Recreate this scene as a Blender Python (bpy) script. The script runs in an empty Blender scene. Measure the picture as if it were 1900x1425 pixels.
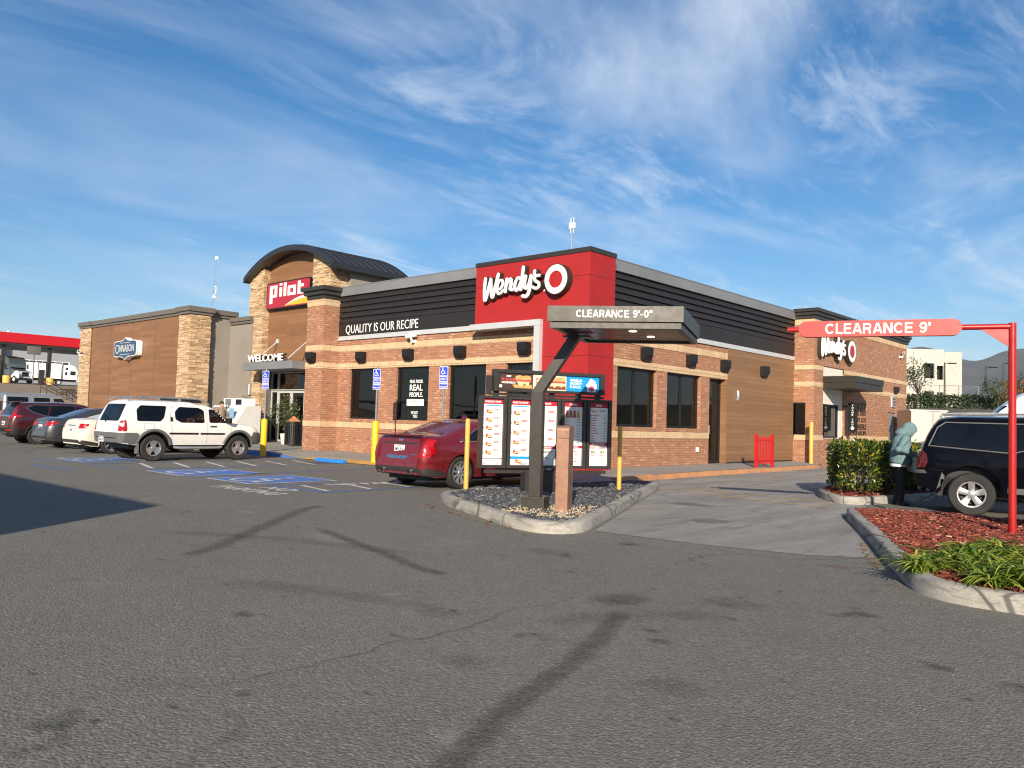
import bpy, bmesh, math, random
from math import sin, cos, pi, sqrt, radians
from mathutils import Vector, Matrix, noise
from mathutils.bvhtree import BVHTree
from mathutils.geometry import delaunay_2d_cdt
random.seed(7)
S = bpy.context.scene
COL = S.collection

# ---------------- camera ----------------
cd = bpy.data.cameras.new('camera'); cam = bpy.data.objects.new('camera', cd); COL.objects.link(cam)
CP = Vector((12.973, -17.272, 1.1916))
R_ = Vector((.7412, .6707, .0294)); U_ = Vector((.0102, -.0551, .9984)); F_ = Vector((-.6712, .7397, .0476))
cam.matrix_world = Matrix(((R_.x, U_.x, -F_.x, CP.x), (R_.y, U_.y, -F_.y, CP.y), (R_.z, U_.z, -F_.z, CP.z), (0, 0, 0, 1)))
cd.sensor_width = 36; cd.lens = 36 * 1503.35 / 1900; cd.clip_end = 9000; cd.clip_start = .05
S.camera = cam

# ---------------- sky and sun ----------------
SUN_EL = radians(20.5); SDIR = Vector((.59, -.807, 0)).normalized()      # horizontal direction towards the sun
sd = bpy.data.lights.new('sun', 'SUN'); sd.energy = 5.0; sd.angle = radians(.55); sd.color = (1, .87, .70)
so = bpy.data.objects.new('sun', sd); COL.objects.link(so)
tosun = Vector((SDIR.x * cos(SUN_EL), SDIR.y * cos(SUN_EL), sin(SUN_EL)))
so.rotation_euler = tosun.to_track_quat('Z', 'Y').to_euler(); so.location = (30, -40, 40)
W = bpy.data.worlds.new('World'); S.world = W; W.use_nodes = True
nt = W.node_tree; N = nt.nodes; L = nt.links; N.clear()
def wn(t, **k):
    n = N.new(t)
    for a, b in k.items(): setattr(n, a, b)
    return n
def wmath(op, a, b=None, c=None):
    n = wn('ShaderNodeMath', operation=op)
    for i, v in enumerate((a, b, c)):
        if v is None: continue
        if isinstance(v, (int, float)): n.inputs[i].default_value = v
        else: L.new(v, n.inputs[i])
    return n.outputs[0]
sky = wn('ShaderNodeTexSky', sky_type='NISHITA', sun_disc=False, sun_elevation=SUN_EL, sun_rotation=math.atan2(SDIR.x, SDIR.y),
         altitude=150, air_density=1.0, dust_density=.35, ozone_density=3.2)
tc = wn('ShaderNodeTexCoord'); sp = wn('ShaderNodeSeparateXYZ'); L.new(tc.outputs['Generated'], sp.inputs[0])
zz = wmath('ADD', wmath('MAXIMUM', sp.outputs[2], 0.0), .10)
cb = wn('ShaderNodeCombineXYZ'); L.new(wmath('DIVIDE', sp.outputs[0], zz), cb.inputs[0]); L.new(wmath('DIVIDE', sp.outputs[1], zz), cb.inputs[1])
def cloud(rot, sc, nscale, lo, hi, detail=7, rough=.62, dist=.6, off=0):
    mp = wn('ShaderNodeMapping'); mp.inputs['Rotation'].default_value[2] = radians(rot); mp.inputs['Scale'].default_value = sc
    mp.inputs['Location'].default_value = (off, off * .7, off * .3)
    L.new(cb.outputs[0], mp.inputs[0])
    no = wn('ShaderNodeTexNoise'); L.new(mp.outputs[0], no.inputs['Vector'])
    no.inputs['Scale'].default_value = nscale; no.inputs['Detail'].default_value = detail; no.inputs['Roughness'].default_value = rough; no.inputs['Distortion'].default_value = dist
    r = wn('ShaderNodeMapRange', interpolation_type='SMOOTHSTEP'); r.inputs['From Min'].default_value = lo; r.inputs['From Max'].default_value = hi
    L.new(no.outputs['Fac'], r.inputs[0]); return r.outputs[0]
c1 = cloud(-24, (1, .52, 1), 1.15, .44, .80, 10, .62, .55, 3.1)
c2 = cloud(8, (1.5, .45, 1), 2.6, .46, .78, 10, .68, .5, 8.3)
c4_ = cloud(55, (1, .6, 1), 2.2, .50, .78, 9, .64, .5, 5.7)
c3 = cloud(40, (1, .8, 1), .45, .38, .62, 4, .5, .3, 1.7)
cm = wmath('MULTIPLY', wmath('MAXIMUM', wmath('MAXIMUM', c1, wmath('MULTIPLY', c2, .85)), wmath('MULTIPLY', c4_, .8)), wmath('ADD', wmath('MULTIPLY', c3, .75), .30))
hz = wn('ShaderNodeMapRange'); hz.inputs['From Min'].default_value = .0; hz.inputs['From Max'].default_value = .42
hz.inputs['To Min'].default_value = .16; hz.inputs['To Max'].default_value = 0; L.new(sp.outputs[2], hz.inputs[0])
cm = wmath('MINIMUM', wmath('ADD', wmath('MULTIPLY', cm, .78), hz.outputs[0]), .93)
hsv = wn('ShaderNodeHueSaturation'); hsv.inputs['Saturation'].default_value = 1.36; L.new(sky.outputs[0], hsv.inputs['Color'])
mx = wn('ShaderNodeMix', data_type='RGBA'); L.new(cm, mx.inputs[0]); L.new(hsv.outputs[0], mx.inputs[6]); mx.inputs[7].default_value = (7.2, 7.9, 8.9, 1)
bg = wn('ShaderNodeBackground'); bg.inputs[1].default_value = .074; L.new(mx.outputs[2], bg.inputs[0])
wo = wn('ShaderNodeOutputWorld'); L.new(bg.outputs[0], wo.inputs[0])
S.view_settings.view_transform = 'Standard'; S.view_settings.look = 'None'; S.view_settings.exposure = 0.74; S.view_settings.gamma = 1
S.cycles.filter_width = 1.15; S.cycles.max_bounces = 6; S.cycles.diffuse_bounces = 3; S.cycles.glossy_bounces = 3; S.cycles.transmission_bounces = 3; S.cycles.transparent_max_bounces = 24
GZ = -.2                                                               # height of the parking lot

# ---------------- materials ----------------
def new_mat(name):
    m = bpy.data.materials.new(name); m.use_nodes = True
    return m, m.node_tree, m.node_tree.nodes['Principled BSDF']
def nd(t, typ, ins=None, **k):
    n = t.nodes.new(typ)
    for a, b in k.items(): setattr(n, a, b)
    for a, b in (ins or {}).items():
        s = n.inputs[a]
        if isinstance(b, bpy.types.NodeSocket): t.links.new(b, s)
        else: s.default_value = b
    return n
def c4(c): return (c[0], c[1], c[2], 1)
def noise_n(t, vec, scale, detail=3, rough=.55, dist=0):
    return nd(t, 'ShaderNodeTexNoise', {'Vector': vec, 'Scale': scale, 'Detail': detail, 'Roughness': rough, 'Distortion': dist}).outputs['Fac']
def ramp(t, fac, stops, interp='LINEAR'):
    n = nd(t, 'ShaderNodeValToRGB', {'Fac': fac}); e = n.color_ramp; e.interpolation = interp
    while len(e.elements) > 1: e.elements.remove(e.elements[-1])
    e.elements[0].position = stops[0][0]; e.elements[0].color = c4(stops[0][1])
    for p, c in stops[1:]: x = e.elements.new(p); x.color = c4(c)
    return n.outputs['Color']
def mixc(t, fac, a, b, blend='MIX'):
    n = nd(t, 'ShaderNodeMix', data_type='RGBA', blend_type=blend)
    for i, v in ((0, fac), (6, a), (7, b)):
        if isinstance(v, bpy.types.NodeSocket): t.links.new(v, n.inputs[i])
        else: n.inputs[i].default_value = v if i == 0 else c4(v)
    return n.outputs[2]
def mth(t, op, a, b=0.0):
    n = nd(t, 'ShaderNodeMath', operation=op)
    for i, v in enumerate((a, b)):
        if isinstance(v, bpy.types.NodeSocket): t.links.new(v, n.inputs[i])
        else: n.inputs[i].default_value = v
    return n.outputs[0]
def rng(t, v, a, b, c=0, d=1):
    return nd(t, 'ShaderNodeMapRange', {'Value': v, 'From Min': a, 'From Max': b, 'To Min': c, 'To Max': d}).outputs[0]
def bump(t, bs, h, strength=.4, dist=.01):
    n = nd(t, 'ShaderNodeBump', {'Height': h, 'Strength': strength, 'Distance': dist}); t.links.new(n.outputs[0], bs.inputs['Normal'])
def pm(name, col, rough=.55, metal=0, var=.12, vs=3.0, bmp=0, bs_=40, coat=0, spec=.5, dirt=0, col2=None, emit=0, dirtcol=(.22, .2, .17)):
    m, t, b = new_mat(name); o = nd(t, 'ShaderNodeTexCoord').outputs['Object']
    f = noise_n(t, o, vs, 5, .6)
    lo = col2 or tuple(c * (1 - var) for c in col); hi = tuple(min(1, c * (1 + var * .6)) for c in col)
    c = ramp(t, f, [(.3, lo), (.7, hi)])
    if dirt:
        d = rng(t, noise_n(t, o, vs * 2.3, 6, .7), .5, .8, 0, dirt); c = mixc(t, d, c, dirtcol)
    t.links.new(c, b.inputs['Base Color'])
    b.inputs['Metallic'].default_value = metal; b.inputs['Coat Weight'].default_value = coat; b.inputs['Coat Roughness'].default_value = .04
    b.inputs['Specular IOR Level'].default_value = spec
    t.links.new(rng(t, noise_n(t, o, vs * 4, 3), .3, .7, max(0, rough - .06), min(1, rough + .06)), b.inputs['Roughness'])
    if bmp: bump(t, b, noise_n(t, o, bs_, 3), bmp)
    if emit: t.links.new(c, b.inputs['Emission Color']); b.inputs['Emission Strength'].default_value = emit
    return m
def isl(t): return nd(t, 'ShaderNodeNewGeometry').outputs['Random Per Island']
def uvn(t): return nd(t, 'ShaderNodeTexCoord').outputs['UV']

def brick_mat():
    m, t, b = new_mat('brick'); uv = uvn(t)
    w = noise_n(t, uv, 6, 2); uvd = nd(t, 'ShaderNodeVectorMath', {0: uv, 1: (0, 0, 0)}, operation='ADD').outputs[0]
    br = nd(t, 'ShaderNodeTexBrick', {'Vector': uvd, 'Color1': (0, 0, 0, 1), 'Color2': (1, 1, 1, 1), 'Mortar': (.5, .5, .5, 1), 'Scale': 1, 'Mortar Size': .0075, 'Mortar Smooth': .3, 'Brick Width': .195, 'Row Height': .075})
    br.offset = .5
    col = ramp(t, br.outputs['Color'], [(0, (.21, .085, .05)), (.08, (.30, .130, .075)), (.4, (.36, .160, .086)), (.72, (.40, .190, .106)), (.9, (.46, .25, .15)), (1, (.53, .33, .215))])
    big = noise_n(t, uv, .7, 4, .6)
    col = mixc(t, .25, col, ramp(t, big, [(.3, (.27, .125, .07)), (.7, (.44, .225, .13))]))
    fine = noise_n(t, uv, 45, 3, .6); col = mixc(t, .22, col, ramp(t, fine, [(.25, (.17, .065, .035)), (.75, (.50, .28, .18))]))
    col = mixc(t, br.outputs['Fac'], col, (.20, .115, .075))
    t.links.new(col, b.inputs['Base Color']); b.inputs['Roughness'].default_value = .9
    h = mth(t, 'SUBTRACT', mth(t, 'MULTIPLY', fine, .35), br.outputs['Fac']); bump(t, b, h, .55, .008)
    return m
def block_mat():
    m, t, b = new_mat('split_face_block'); uv = uvn(t)
    br = nd(t, 'ShaderNodeTexBrick', {'Vector': uv, 'Color1': (0, 0, 0, 1), 'Color2': (1, 1, 1, 1), 'Scale': 1, 'Mortar Size': .005, 'Mortar Smooth': .2, 'Brick Width': .40, 'Row Height': .6}); br.offset = 0
    n1 = noise_n(t, uv, 16, 6, .7, .6)
    col = ramp(t, n1, [(.2, (.36, .23, .12)), (.5, (.58, .41, .24)), (.8, (.74, .57, .37))])
    col = mixc(t, .35, col, ramp(t, br.outputs['Color'], [(0, (.5, .35, .21)), (1, (.74, .57, .37))]))
    col = mixc(t, br.outputs['Fac'], col, (.36, .25, .16)); t.links.new(col, b.inputs['Base Color']); b.inputs['Roughness'].default_value = .92
    bump(t, b, mth(t, 'SUBTRACT', n1, br.outputs['Fac']), .9, .05); return m
def plank_mat(name, cs, rowh=.145, width=2.4):
    m, t, b = new_mat(name); uv = uvn(t)
    br = nd(t, 'ShaderNodeTexBrick', {'Vector': uv, 'Color1': (0, 0, 0, 1), 'Color2': (1, 1, 1, 1), 'Scale': 1, 'Mortar Size': .0022, 'Mortar Smooth': .1, 'Brick Width': width, 'Row Height': rowh}); br.offset = .37; br.offset_frequency = 2
    mp = nd(t, 'ShaderNodeMapping', {'Vector': uv, 'Scale': (1.4, 42, 1)}).outputs[0]
    off = nd(t, 'ShaderNodeVectorMath', {0: mp, 1: br.outputs['Color']}, operation='ADD').outputs[0]
    g = noise_n(t, off, 1.3, 6, .65, .4)
    col = ramp(t, br.outputs['Color'], [(0, cs[0]), (.5, cs[1]), (1, cs[2])])
    col = mixc(t, .5, col, ramp(t, g, [(.25, tuple(c * .62 for c in cs[0])), (.55, cs[1]), (.85, tuple(c * 1.2 for c in cs[2]))]))
    col = mixc(t, br.outputs['Fac'], col, tuple(c * .4 for c in cs[0]))
    t.links.new(col, b.inputs['Base Color']); b.inputs['Roughness'].default_value = .5; b.inputs['Specular IOR Level'].default_value = .35
    bump(t, b, mth(t, 'SUBTRACT', mth(t, 'MULTIPLY', g, .2), br.outputs['Fac']), .25, .005); return m
def ledge_mat():
    m, t, b = new_mat('ledgestone'); o = nd(t, 'ShaderNodeTexCoord').outputs['Object']
    col = ramp(t, isl(t), [(0, (.20, .125, .075)), (.2, (.36, .23, .13)), (.45, (.50, .34, .19)), (.7, (.60, .44, .27)), (.88, (.68, .54, .37)), (1, (.42, .32, .24))])
    n1 = noise_n(t, o, 14, 6, .7, .5); col = mixc(t, .45, col, ramp(t, n1, [(.25, (.17, .10, .06)), (.55, (.48, .33, .19)), (.8, (.74, .60, .42))]))
    t.links.new(col, b.inputs['Base Color']); b.inputs['Roughness'].default_value = .9; bump(t, b, n1, .8, .03); return m
def asphalt_mat():
    m, t, b = new_mat('asphalt'); o = nd(t, 'ShaderNodeTexCoord').outputs['Object']
    n1 = noise_n(t, o, .28, 6, .6, .3); n2 = noise_n(t, o, 2.1, 5, .7); n3 = noise_n(t, o, 60, 4, .75)
    vo = nd(t, 'ShaderNodeTexVoronoi', {'Vector': o, 'Scale': 55, 'Randomness': 1}); v = vo.outputs['Distance']
    rc = nd(t, 'ShaderNodeSeparateColor', {0: vo.outputs['Color']}).outputs[0]
    col = ramp(t, n1, [(.3, (.145, .137, .115)), (.55, (.185, .176, .150)), (.75, (.225, .214, .184))])
    col = mixc(t, .4, col, ramp(t, n2, [(.3, (.130, .123, .103)), (.7, (.235, .224, .193))]))
    st = ramp(t, rc, [(0, (.045, .042, .035)), (.4, (.12, .113, .095)), (.75, (.24, .228, .197)), (.94, (.36, .345, .30)), (1, (.46, .44, .39))])
    col = mixc(t, rng(t, v, .25, .7, .62, .05), col, st)
    col = mixc(t, .35, col, ramp(t, n3, [(.3, (.05, .047, .04)), (.7, (.24, .228, .197))]))
    # worn pale patches, oil spots and cracks
    wp = rng(t, noise_n(t, o, .75, 7, .68, 1.2), .62, .80, 0, .35); col = mixc(t, wp, col, (.29, .28, .245))
    sp_ = nd(t, 'ShaderNodeTexVoronoi', {'Vector': nd(t, 'ShaderNodeVectorMath', {0: o, 1: nd(t, 'ShaderNodeTexNoise', {'Vector': o, 'Scale': 3.}).outputs['Color']}, operation='ADD').outputs[0], 'Scale': .62})
    osp = mth(t, 'MULTIPLY', rng(t, sp_.outputs['Distance'], .05, .13, 1, 0), rng(t, n2, .42, .6, 0, .7)); col = mixc(t, osp, col, (.028, .026, .024))
    wv = nd(t, 'ShaderNodeVectorMath', {0: o, 1: nd(t, 'ShaderNodeTexNoise', {'Vector': o, 'Scale': 1.1, 'Detail': 5}).outputs['Color']}, operation='ADD').outputs[0]
    cr = nd(t, 'ShaderNodeTexVoronoi', {'Vector': wv, 'Scale': .16}, feature='DISTANCE_TO_EDGE').outputs['Distance']
    col = mixc(t, mth(t, 'MULTIPLY', rng(t, cr, .0012, .004, 1, 0), rng(t, n1, .44, .60, 0, .5)), col, (.035, .033, .03))
    t.links.new(col, b.inputs['Base Color']); b.inputs['Roughness'].default_value = .86; b.inputs['Specular IOR Level'].default_value = .3
    bump(t, b, mth(t, 'ADD', mth(t, 'MULTIPLY', v, -.8), n3), .75, .012); return m
def concrete_mat(name, base=(.24, .23, .21), sc=1, stain=.5):
    m, t, b = new_mat(name); o = nd(t, 'ShaderNodeTexCoord').outputs['Object']
    n1 = noise_n(t, o, .55 * sc, 7, .65, .6); n2 = noise_n(t, o, 5 * sc, 6, .7); n3 = noise_n(t, o, 90, 3, .7)
    col = ramp(t, n1, [(.3, tuple(c * .68 for c in base)), (.6, base), (.8, tuple(c * 1.25 for c in base))])
    col = mixc(t, .3, col, ramp(t, n2, [(.3, tuple(c * .7 for c in base)), (.7, tuple(c * 1.3 for c in base))]))
    col = mixc(t, .25, col, ramp(t, n3, [(.3, tuple(c * .5 for c in base)), (.7, tuple(c * 1.5 for c in base))]))
    col = mixc(t, rng(t, noise_n(t, o, 1.7 * sc, 6, .7, .8), .54, .78, 0, stain), col, tuple(c * .3 for c in base))
    t.links.new(col, b.inputs['Base Color']); b.inputs['Roughness'].default_value = .85; bump(t, b, mth(t, 'ADD', n3, n2), .3, .006); return m
def kerb_mat():
    m, t, b = new_mat('kerb_concrete'); o = nd(t, 'ShaderNodeTexCoord').outputs['Object']; z = nd(t, 'ShaderNodeSeparateXYZ', {0: o}).outputs[2]
    n1 = noise_n(t, o, 2.2, 7, .68, .6); n3 = noise_n(t, o, 70, 4, .75); st = noise_n(t, nd(t, 'ShaderNodeMapping', {'Vector': o, 'Scale': (1, 1, 4)}).outputs[0], 1.1, 7, .72, 1.2)
    col = ramp(t, n1, [(.3, (.24, .225, .195)), (.55, (.36, .34, .30)), (.8, (.46, .44, .39))]); col = mixc(t, .3, col, ramp(t, n3, [(.3, (.14, .13, .115)), (.7, (.5, .48, .43))]))
    col = mixc(t, rng(t, st, .50, .66, 0, .75), col, (.055, .052, .048)); j = nd(t, 'ShaderNodeTexVoronoi', {'Vector': o, 'Scale': .55}, feature='DISTANCE_TO_EDGE').outputs['Distance']; col = mixc(t, rng(t, j, .004, .010, .8, 0), col, (.06, .055, .05))
    t.links.new(col, b.inputs['Base Color']); b.inputs['Roughness'].default_value = .88; bump(t, b, mth(t, 'ADD', n3, n1), .5, .01); return m
def lane_mat():
    m, t, b = new_mat('lane_concrete'); o = nd(t, 'ShaderNodeTexCoord').outputs['Object']
    mp = nd(t, 'ShaderNodeMapping', {'Vector': o, 'Rotation': (0, 0, radians(-20)), 'Scale': (1.5, .25, 1)}).outputs[0]
    n1 = noise_n(t, mp, .9, 7, .6, .5); n2 = noise_n(t, o, 4, 6, .7); n3 = noise_n(t, o, 100, 3, .7)
    col = ramp(t, n1, [(.3, (.11, .104, .09)), (.5, (.22, .21, .187)), (.70, (.36, .345, .312))])
    col = mixc(t, .3, col, ramp(t, n2, [(.3, (.18, .17, .15)), (.7, (.40, .385, .355))]))
    col = mixc(t, .2, col, ramp(t, n3, [(.3, (.15, .14, .125)), (.7, (.42, .405, .37))]))
    col = mixc(t, rng(t, noise_n(t, mp, 2.6, 7, .7, 1), .52, .72, 0, .7), col, (.07, .065, .056))
    t.links.new(col, b.inputs['Base Color']); b.inputs['Roughness'].default_value = .8; bump(t, b, n3, .3, .005); return m
def paint_mat(name, col, wear=.5, sc=6.):
    m, t, b = new_mat(name); o = nd(t, 'ShaderNodeTexCoord').outputs['Object']
    w = mth(t, 'ADD', mth(t, 'MULTIPLY', noise_n(t, o, sc, 7, .75, .4), .6), mth(t, 'MULTIPLY', noise_n(t, o, 70, 3, .7), .4))
    f = rng(t, w, .52 - (wear - .5) * .2, .60 - (wear - .5) * .2, 0, .92)
    c = mixc(t, f, col, (.085, .081, .074)); c = mixc(t, rng(t, noise_n(t, o, 2, 4), .4, .7, 0, .4), c, (.12, .115, .105))
    t.links.new(c, b.inputs['Base Color']); b.inputs['Roughness'].default_value = .75; bump(t, b, noise_n(t, o, 80, 3), .4, .006); return m
def car_mat(name, col, metal=.0, rough=.3, dirt=.15, coat=.8, spec=.5):
    m, t, b = new_mat(name); o = nd(t, 'ShaderNodeTexCoord').outputs['Object']
    z = nd(t, 'ShaderNodeSeparateXYZ', {0: o}).outputs[2]
    n = noise_n(t, o, 7, 5, .7)
    low = mth(t, 'MULTIPLY', rng(t, z, .2, .95, 1, .25), rng(t, n, .35, .75, 0, dirt * 2.2))
    c = mixc(t, low, col, (.20, .175, .145)); t.links.new(c, b.inputs['Base Color'])
    b.inputs['Metallic'].default_value = metal; b.inputs['Coat Weight'].default_value = coat; b.inputs['Specular IOR Level'].default_value = spec; b.inputs['Coat Roughness'].default_value = .05
    t.links.new(rng(t, n, .3, .8, rough, rough + .15), b.inputs['Roughness'])
    fl = noise_n(t, o, 1.3, 2); bump(t, b, fl, .06, .08); return m
def leaf_mat(name, stops, trans=.25, rough=.45):
    m, t, b = new_mat(name)
    c = ramp(t, isl(t), stops); t.links.new(c, b.inputs['Base Color']); b.inputs['Roughness'].default_value = rough
    tr = nd(t, 'ShaderNodeBsdfTranslucent', {'Color': c}); ms = nd(t, 'ShaderNodeMixShader', {0: trans})
    t.links.new(b.outputs[0], ms.inputs[1]); t.links.new(tr.outputs[0], ms.inputs[2]); t.links.new(ms.outputs[0], t.nodes['Material Output'].inputs[0]); return m
def glass_mat(name, col=(.006, .008, .008), rough=.02, spec=.5):
    m, t, b = new_mat(name); o = nd(t, 'ShaderNodeTexCoord').outputs['Object']
    c = ramp(t, noise_n(t, o, .9, 3), [(.35, tuple(x * .5 for x in col)), (.7, tuple(x * 1.6 for x in col))]); t.links.new(c, b.inputs['Base Color'])
    b.inputs['Roughness'].default_value = rough; b.inputs['Specular IOR Level'].default_value = spec
    bump(t, b, noise_n(t, o, .8, 2), .02, .05); return m
def pane_mat():
    m, t, b = new_mat('window_glass'); o = nd(t, 'ShaderNodeTexCoord').outputs['Object']
    tr = nd(t, 'ShaderNodeBsdfTransparent', {'Color': (.34, .37, .36, 1)}); gl = nd(t, 'ShaderNodeBsdfGlossy', {'Roughness': .015}); bn = nd(t, 'ShaderNodeBump', {'Height': noise_n(t, o, .8, 2), 'Strength': .03, 'Distance': .05}); t.links.new(bn.outputs[0], gl.inputs['Normal'])
    fr = nd(t, 'ShaderNodeFresnel', {'IOR': 1.52}); ms = nd(t, 'ShaderNodeMixShader', {0: mth(t, 'ADD', mth(t, 'MULTIPLY', fr.outputs[0], 1.1), .015)}); t.links.new(tr.outputs[0], ms.inputs[1]); t.links.new(gl.outputs[0], ms.inputs[2]); t.links.new(ms.outputs[0], t.nodes['Material Output'].inputs[0]); return m
M = dict(brick=brick_mat(), block=block_mat(), ledge=ledge_mat(), asphalt=asphalt_mat(), lane=lane_mat(),
    walk=concrete_mat('walk_concrete', (.27, .255, .23), 1, .3), kerb=kerb_mat(),
    tilt=concrete_mat('tilt_up_concrete', (.50, .47, .41), .5, .25),
    wood=plank_mat('wood_panel', ((.17, .080, .038), (.225, .112, .055), (.28, .145, .072))),
    wood2=plank_mat('tan_wood_panel', ((.185, .098, .047), (.23, .127, .064), (.27, .155, .080)), .15, 5.),
    red=pm('red_stucco', (.33, .010, .012), .75, var=.14, vs=1.6, bmp=.12, bs_=120), redpaint=pm('red_paint', (.36, .012, .012), .34, var=.12, spec=.5, dirt=.06),
    redfence=pm('red_fence_paint', (.48, .008, .012), .35, var=.06), fascia=pm('red_fascia', (.50, .004, .010), .4, var=.05),
    siding=pm('dark_siding', (.018, .0155, .0145), .5, var=.14, vs=1.2), dark=pm('dark_bronze', (.030, .027, .022), .42, var=.12), roofm=pm('standing_seam', (.018, .018, .021), .38, var=.15, spec=.6),
    bronze=pm('canopy_bronze', (.028, .025, .019), .45, var=.10, dirt=.12), alu=pm('aluminium', (.56, .57, .58), .4, .25, var=.08), alug=pm('grey_flashing', (.23, .235, .245), .5, .3, var=.12, vs=.8),
    stucco=pm('grey_stucco', (.235, .212, .180), .9, var=.10, vs=.7, bmp=.3, bs_=90), stuccoc=pm('dark_cornice', (.125, .112, .098), .7, var=.1), white=pm('white_face', (.82, .81, .78), .4, var=.03),
    sill=pm('white_panel', (.66, .62, .55), .7, var=.06), black=pm('black_plastic', (.007, .007, .008), .5, var=.2), rubber=pm('rubber', (.020, .019, .018), .85, var=.25, dirt=.35, dirtcol=(.07, .062, .055)),
    glass=pane_mat(), cglass=glass_mat('car_glass', (.004, .005, .006), .03, .42), chrome=pm('chrome', (.72, .72, .73), .14, 1, var=.04), rim=pm('alloy', (.52, .52, .53), .3, .8, var=.1, dirt=.2),
    yellow=pm('safety_yellow', (.80, .46, .01), .5, var=.06, dirt=.12), orange=pm('yellow_orange', (.72, .36, .07), .55, var=.1, dirt=.1), blue=pm('sign_blue', (.01, .045, .50), .4, var=.05),
    taillight=pm('tail_lens', (.34, .003, .006), .12, var=.1, coat=.6), lens=pm('clear_lens', (.6, .6, .58), .12, var=.05, coat=.5), copper=pm('copper_post', (.30, .165, .11), .45, .35, var=.18, vs=6, dirt=.15),
    charcoal=pm('charcoal_frame', (.030, .027, .026), .42, var=.15), crimson=pm('crimson_print', (.38, .012, .035), .5, var=.04), print=pm('menu_print', (.76, .74, .70), .4, var=.03), txt=pm('grey_print', (.18, .17, .17), .5, var=.1), rtxt=pm('red_print', (.52, .06, .07), .5, var=.1),
    bun=pm('bun_print', (.60, .33, .12), .5, var=.35, vs=14), meat=pm('patty_print', (.20, .07, .035), .5, var=.4, vs=20), cheese=pm('cheese_print', (.78, .60, .30), .5, var=.15, vs=20), green=pm('salad_print', (.12, .22, .06), .5, var=.5, vs=25), cyan=pm('blue_print', (.01, .27, .58), .4, var=.06), brownp=pm('brown_print', (.055, .03, .022), .45, var=.1), cream=pm('cream_print', (.70, .62, .46), .45, var=.05), pink=pm('pink_print', (.55, .08, .2), .5, var=.05),
    pilotred=pm('sign_red', (.36, .016, .03), .35, var=.05), gold=pm('sign_gold', (.72, .38, .03), .4, var=.08), navy=pm('sign_navy', (.035, .075, .14), .4, var=.08),
    soil=concrete_mat('dry_soil', (.27, .20, .13), .8, .35), galv=pm('galvanised', (.45, .46, .47), .35, .7, var=.15),
    lamp=pm('lit_downlight', (1, .82, .5), .4, var=.01, emit=2.5), tube=pm('lit_ceiling_lamp', (1, .95, .85), .4, var=.01, emit=2.2),
    pblue=paint_mat('blue_paint', (.06, .17, .50), .25), pwhite=paint_mat('white_paint', (.60, .58, .54), .3), pyellow=paint_mat('yellow_paint', (.56, .33, .06), .45), kblue=paint_mat('kerb_blue', (.03, .15, .50), .15), korange=paint_mat('kerb_orange', (.50, .23, .10), .32), domes=paint_mat('tactile_yellow', (.62, .36, .07), .25), stopblue=pm('wheel_stop_blue', (.02, .20, .62), .6, var=.15, dirt=.2))
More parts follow.
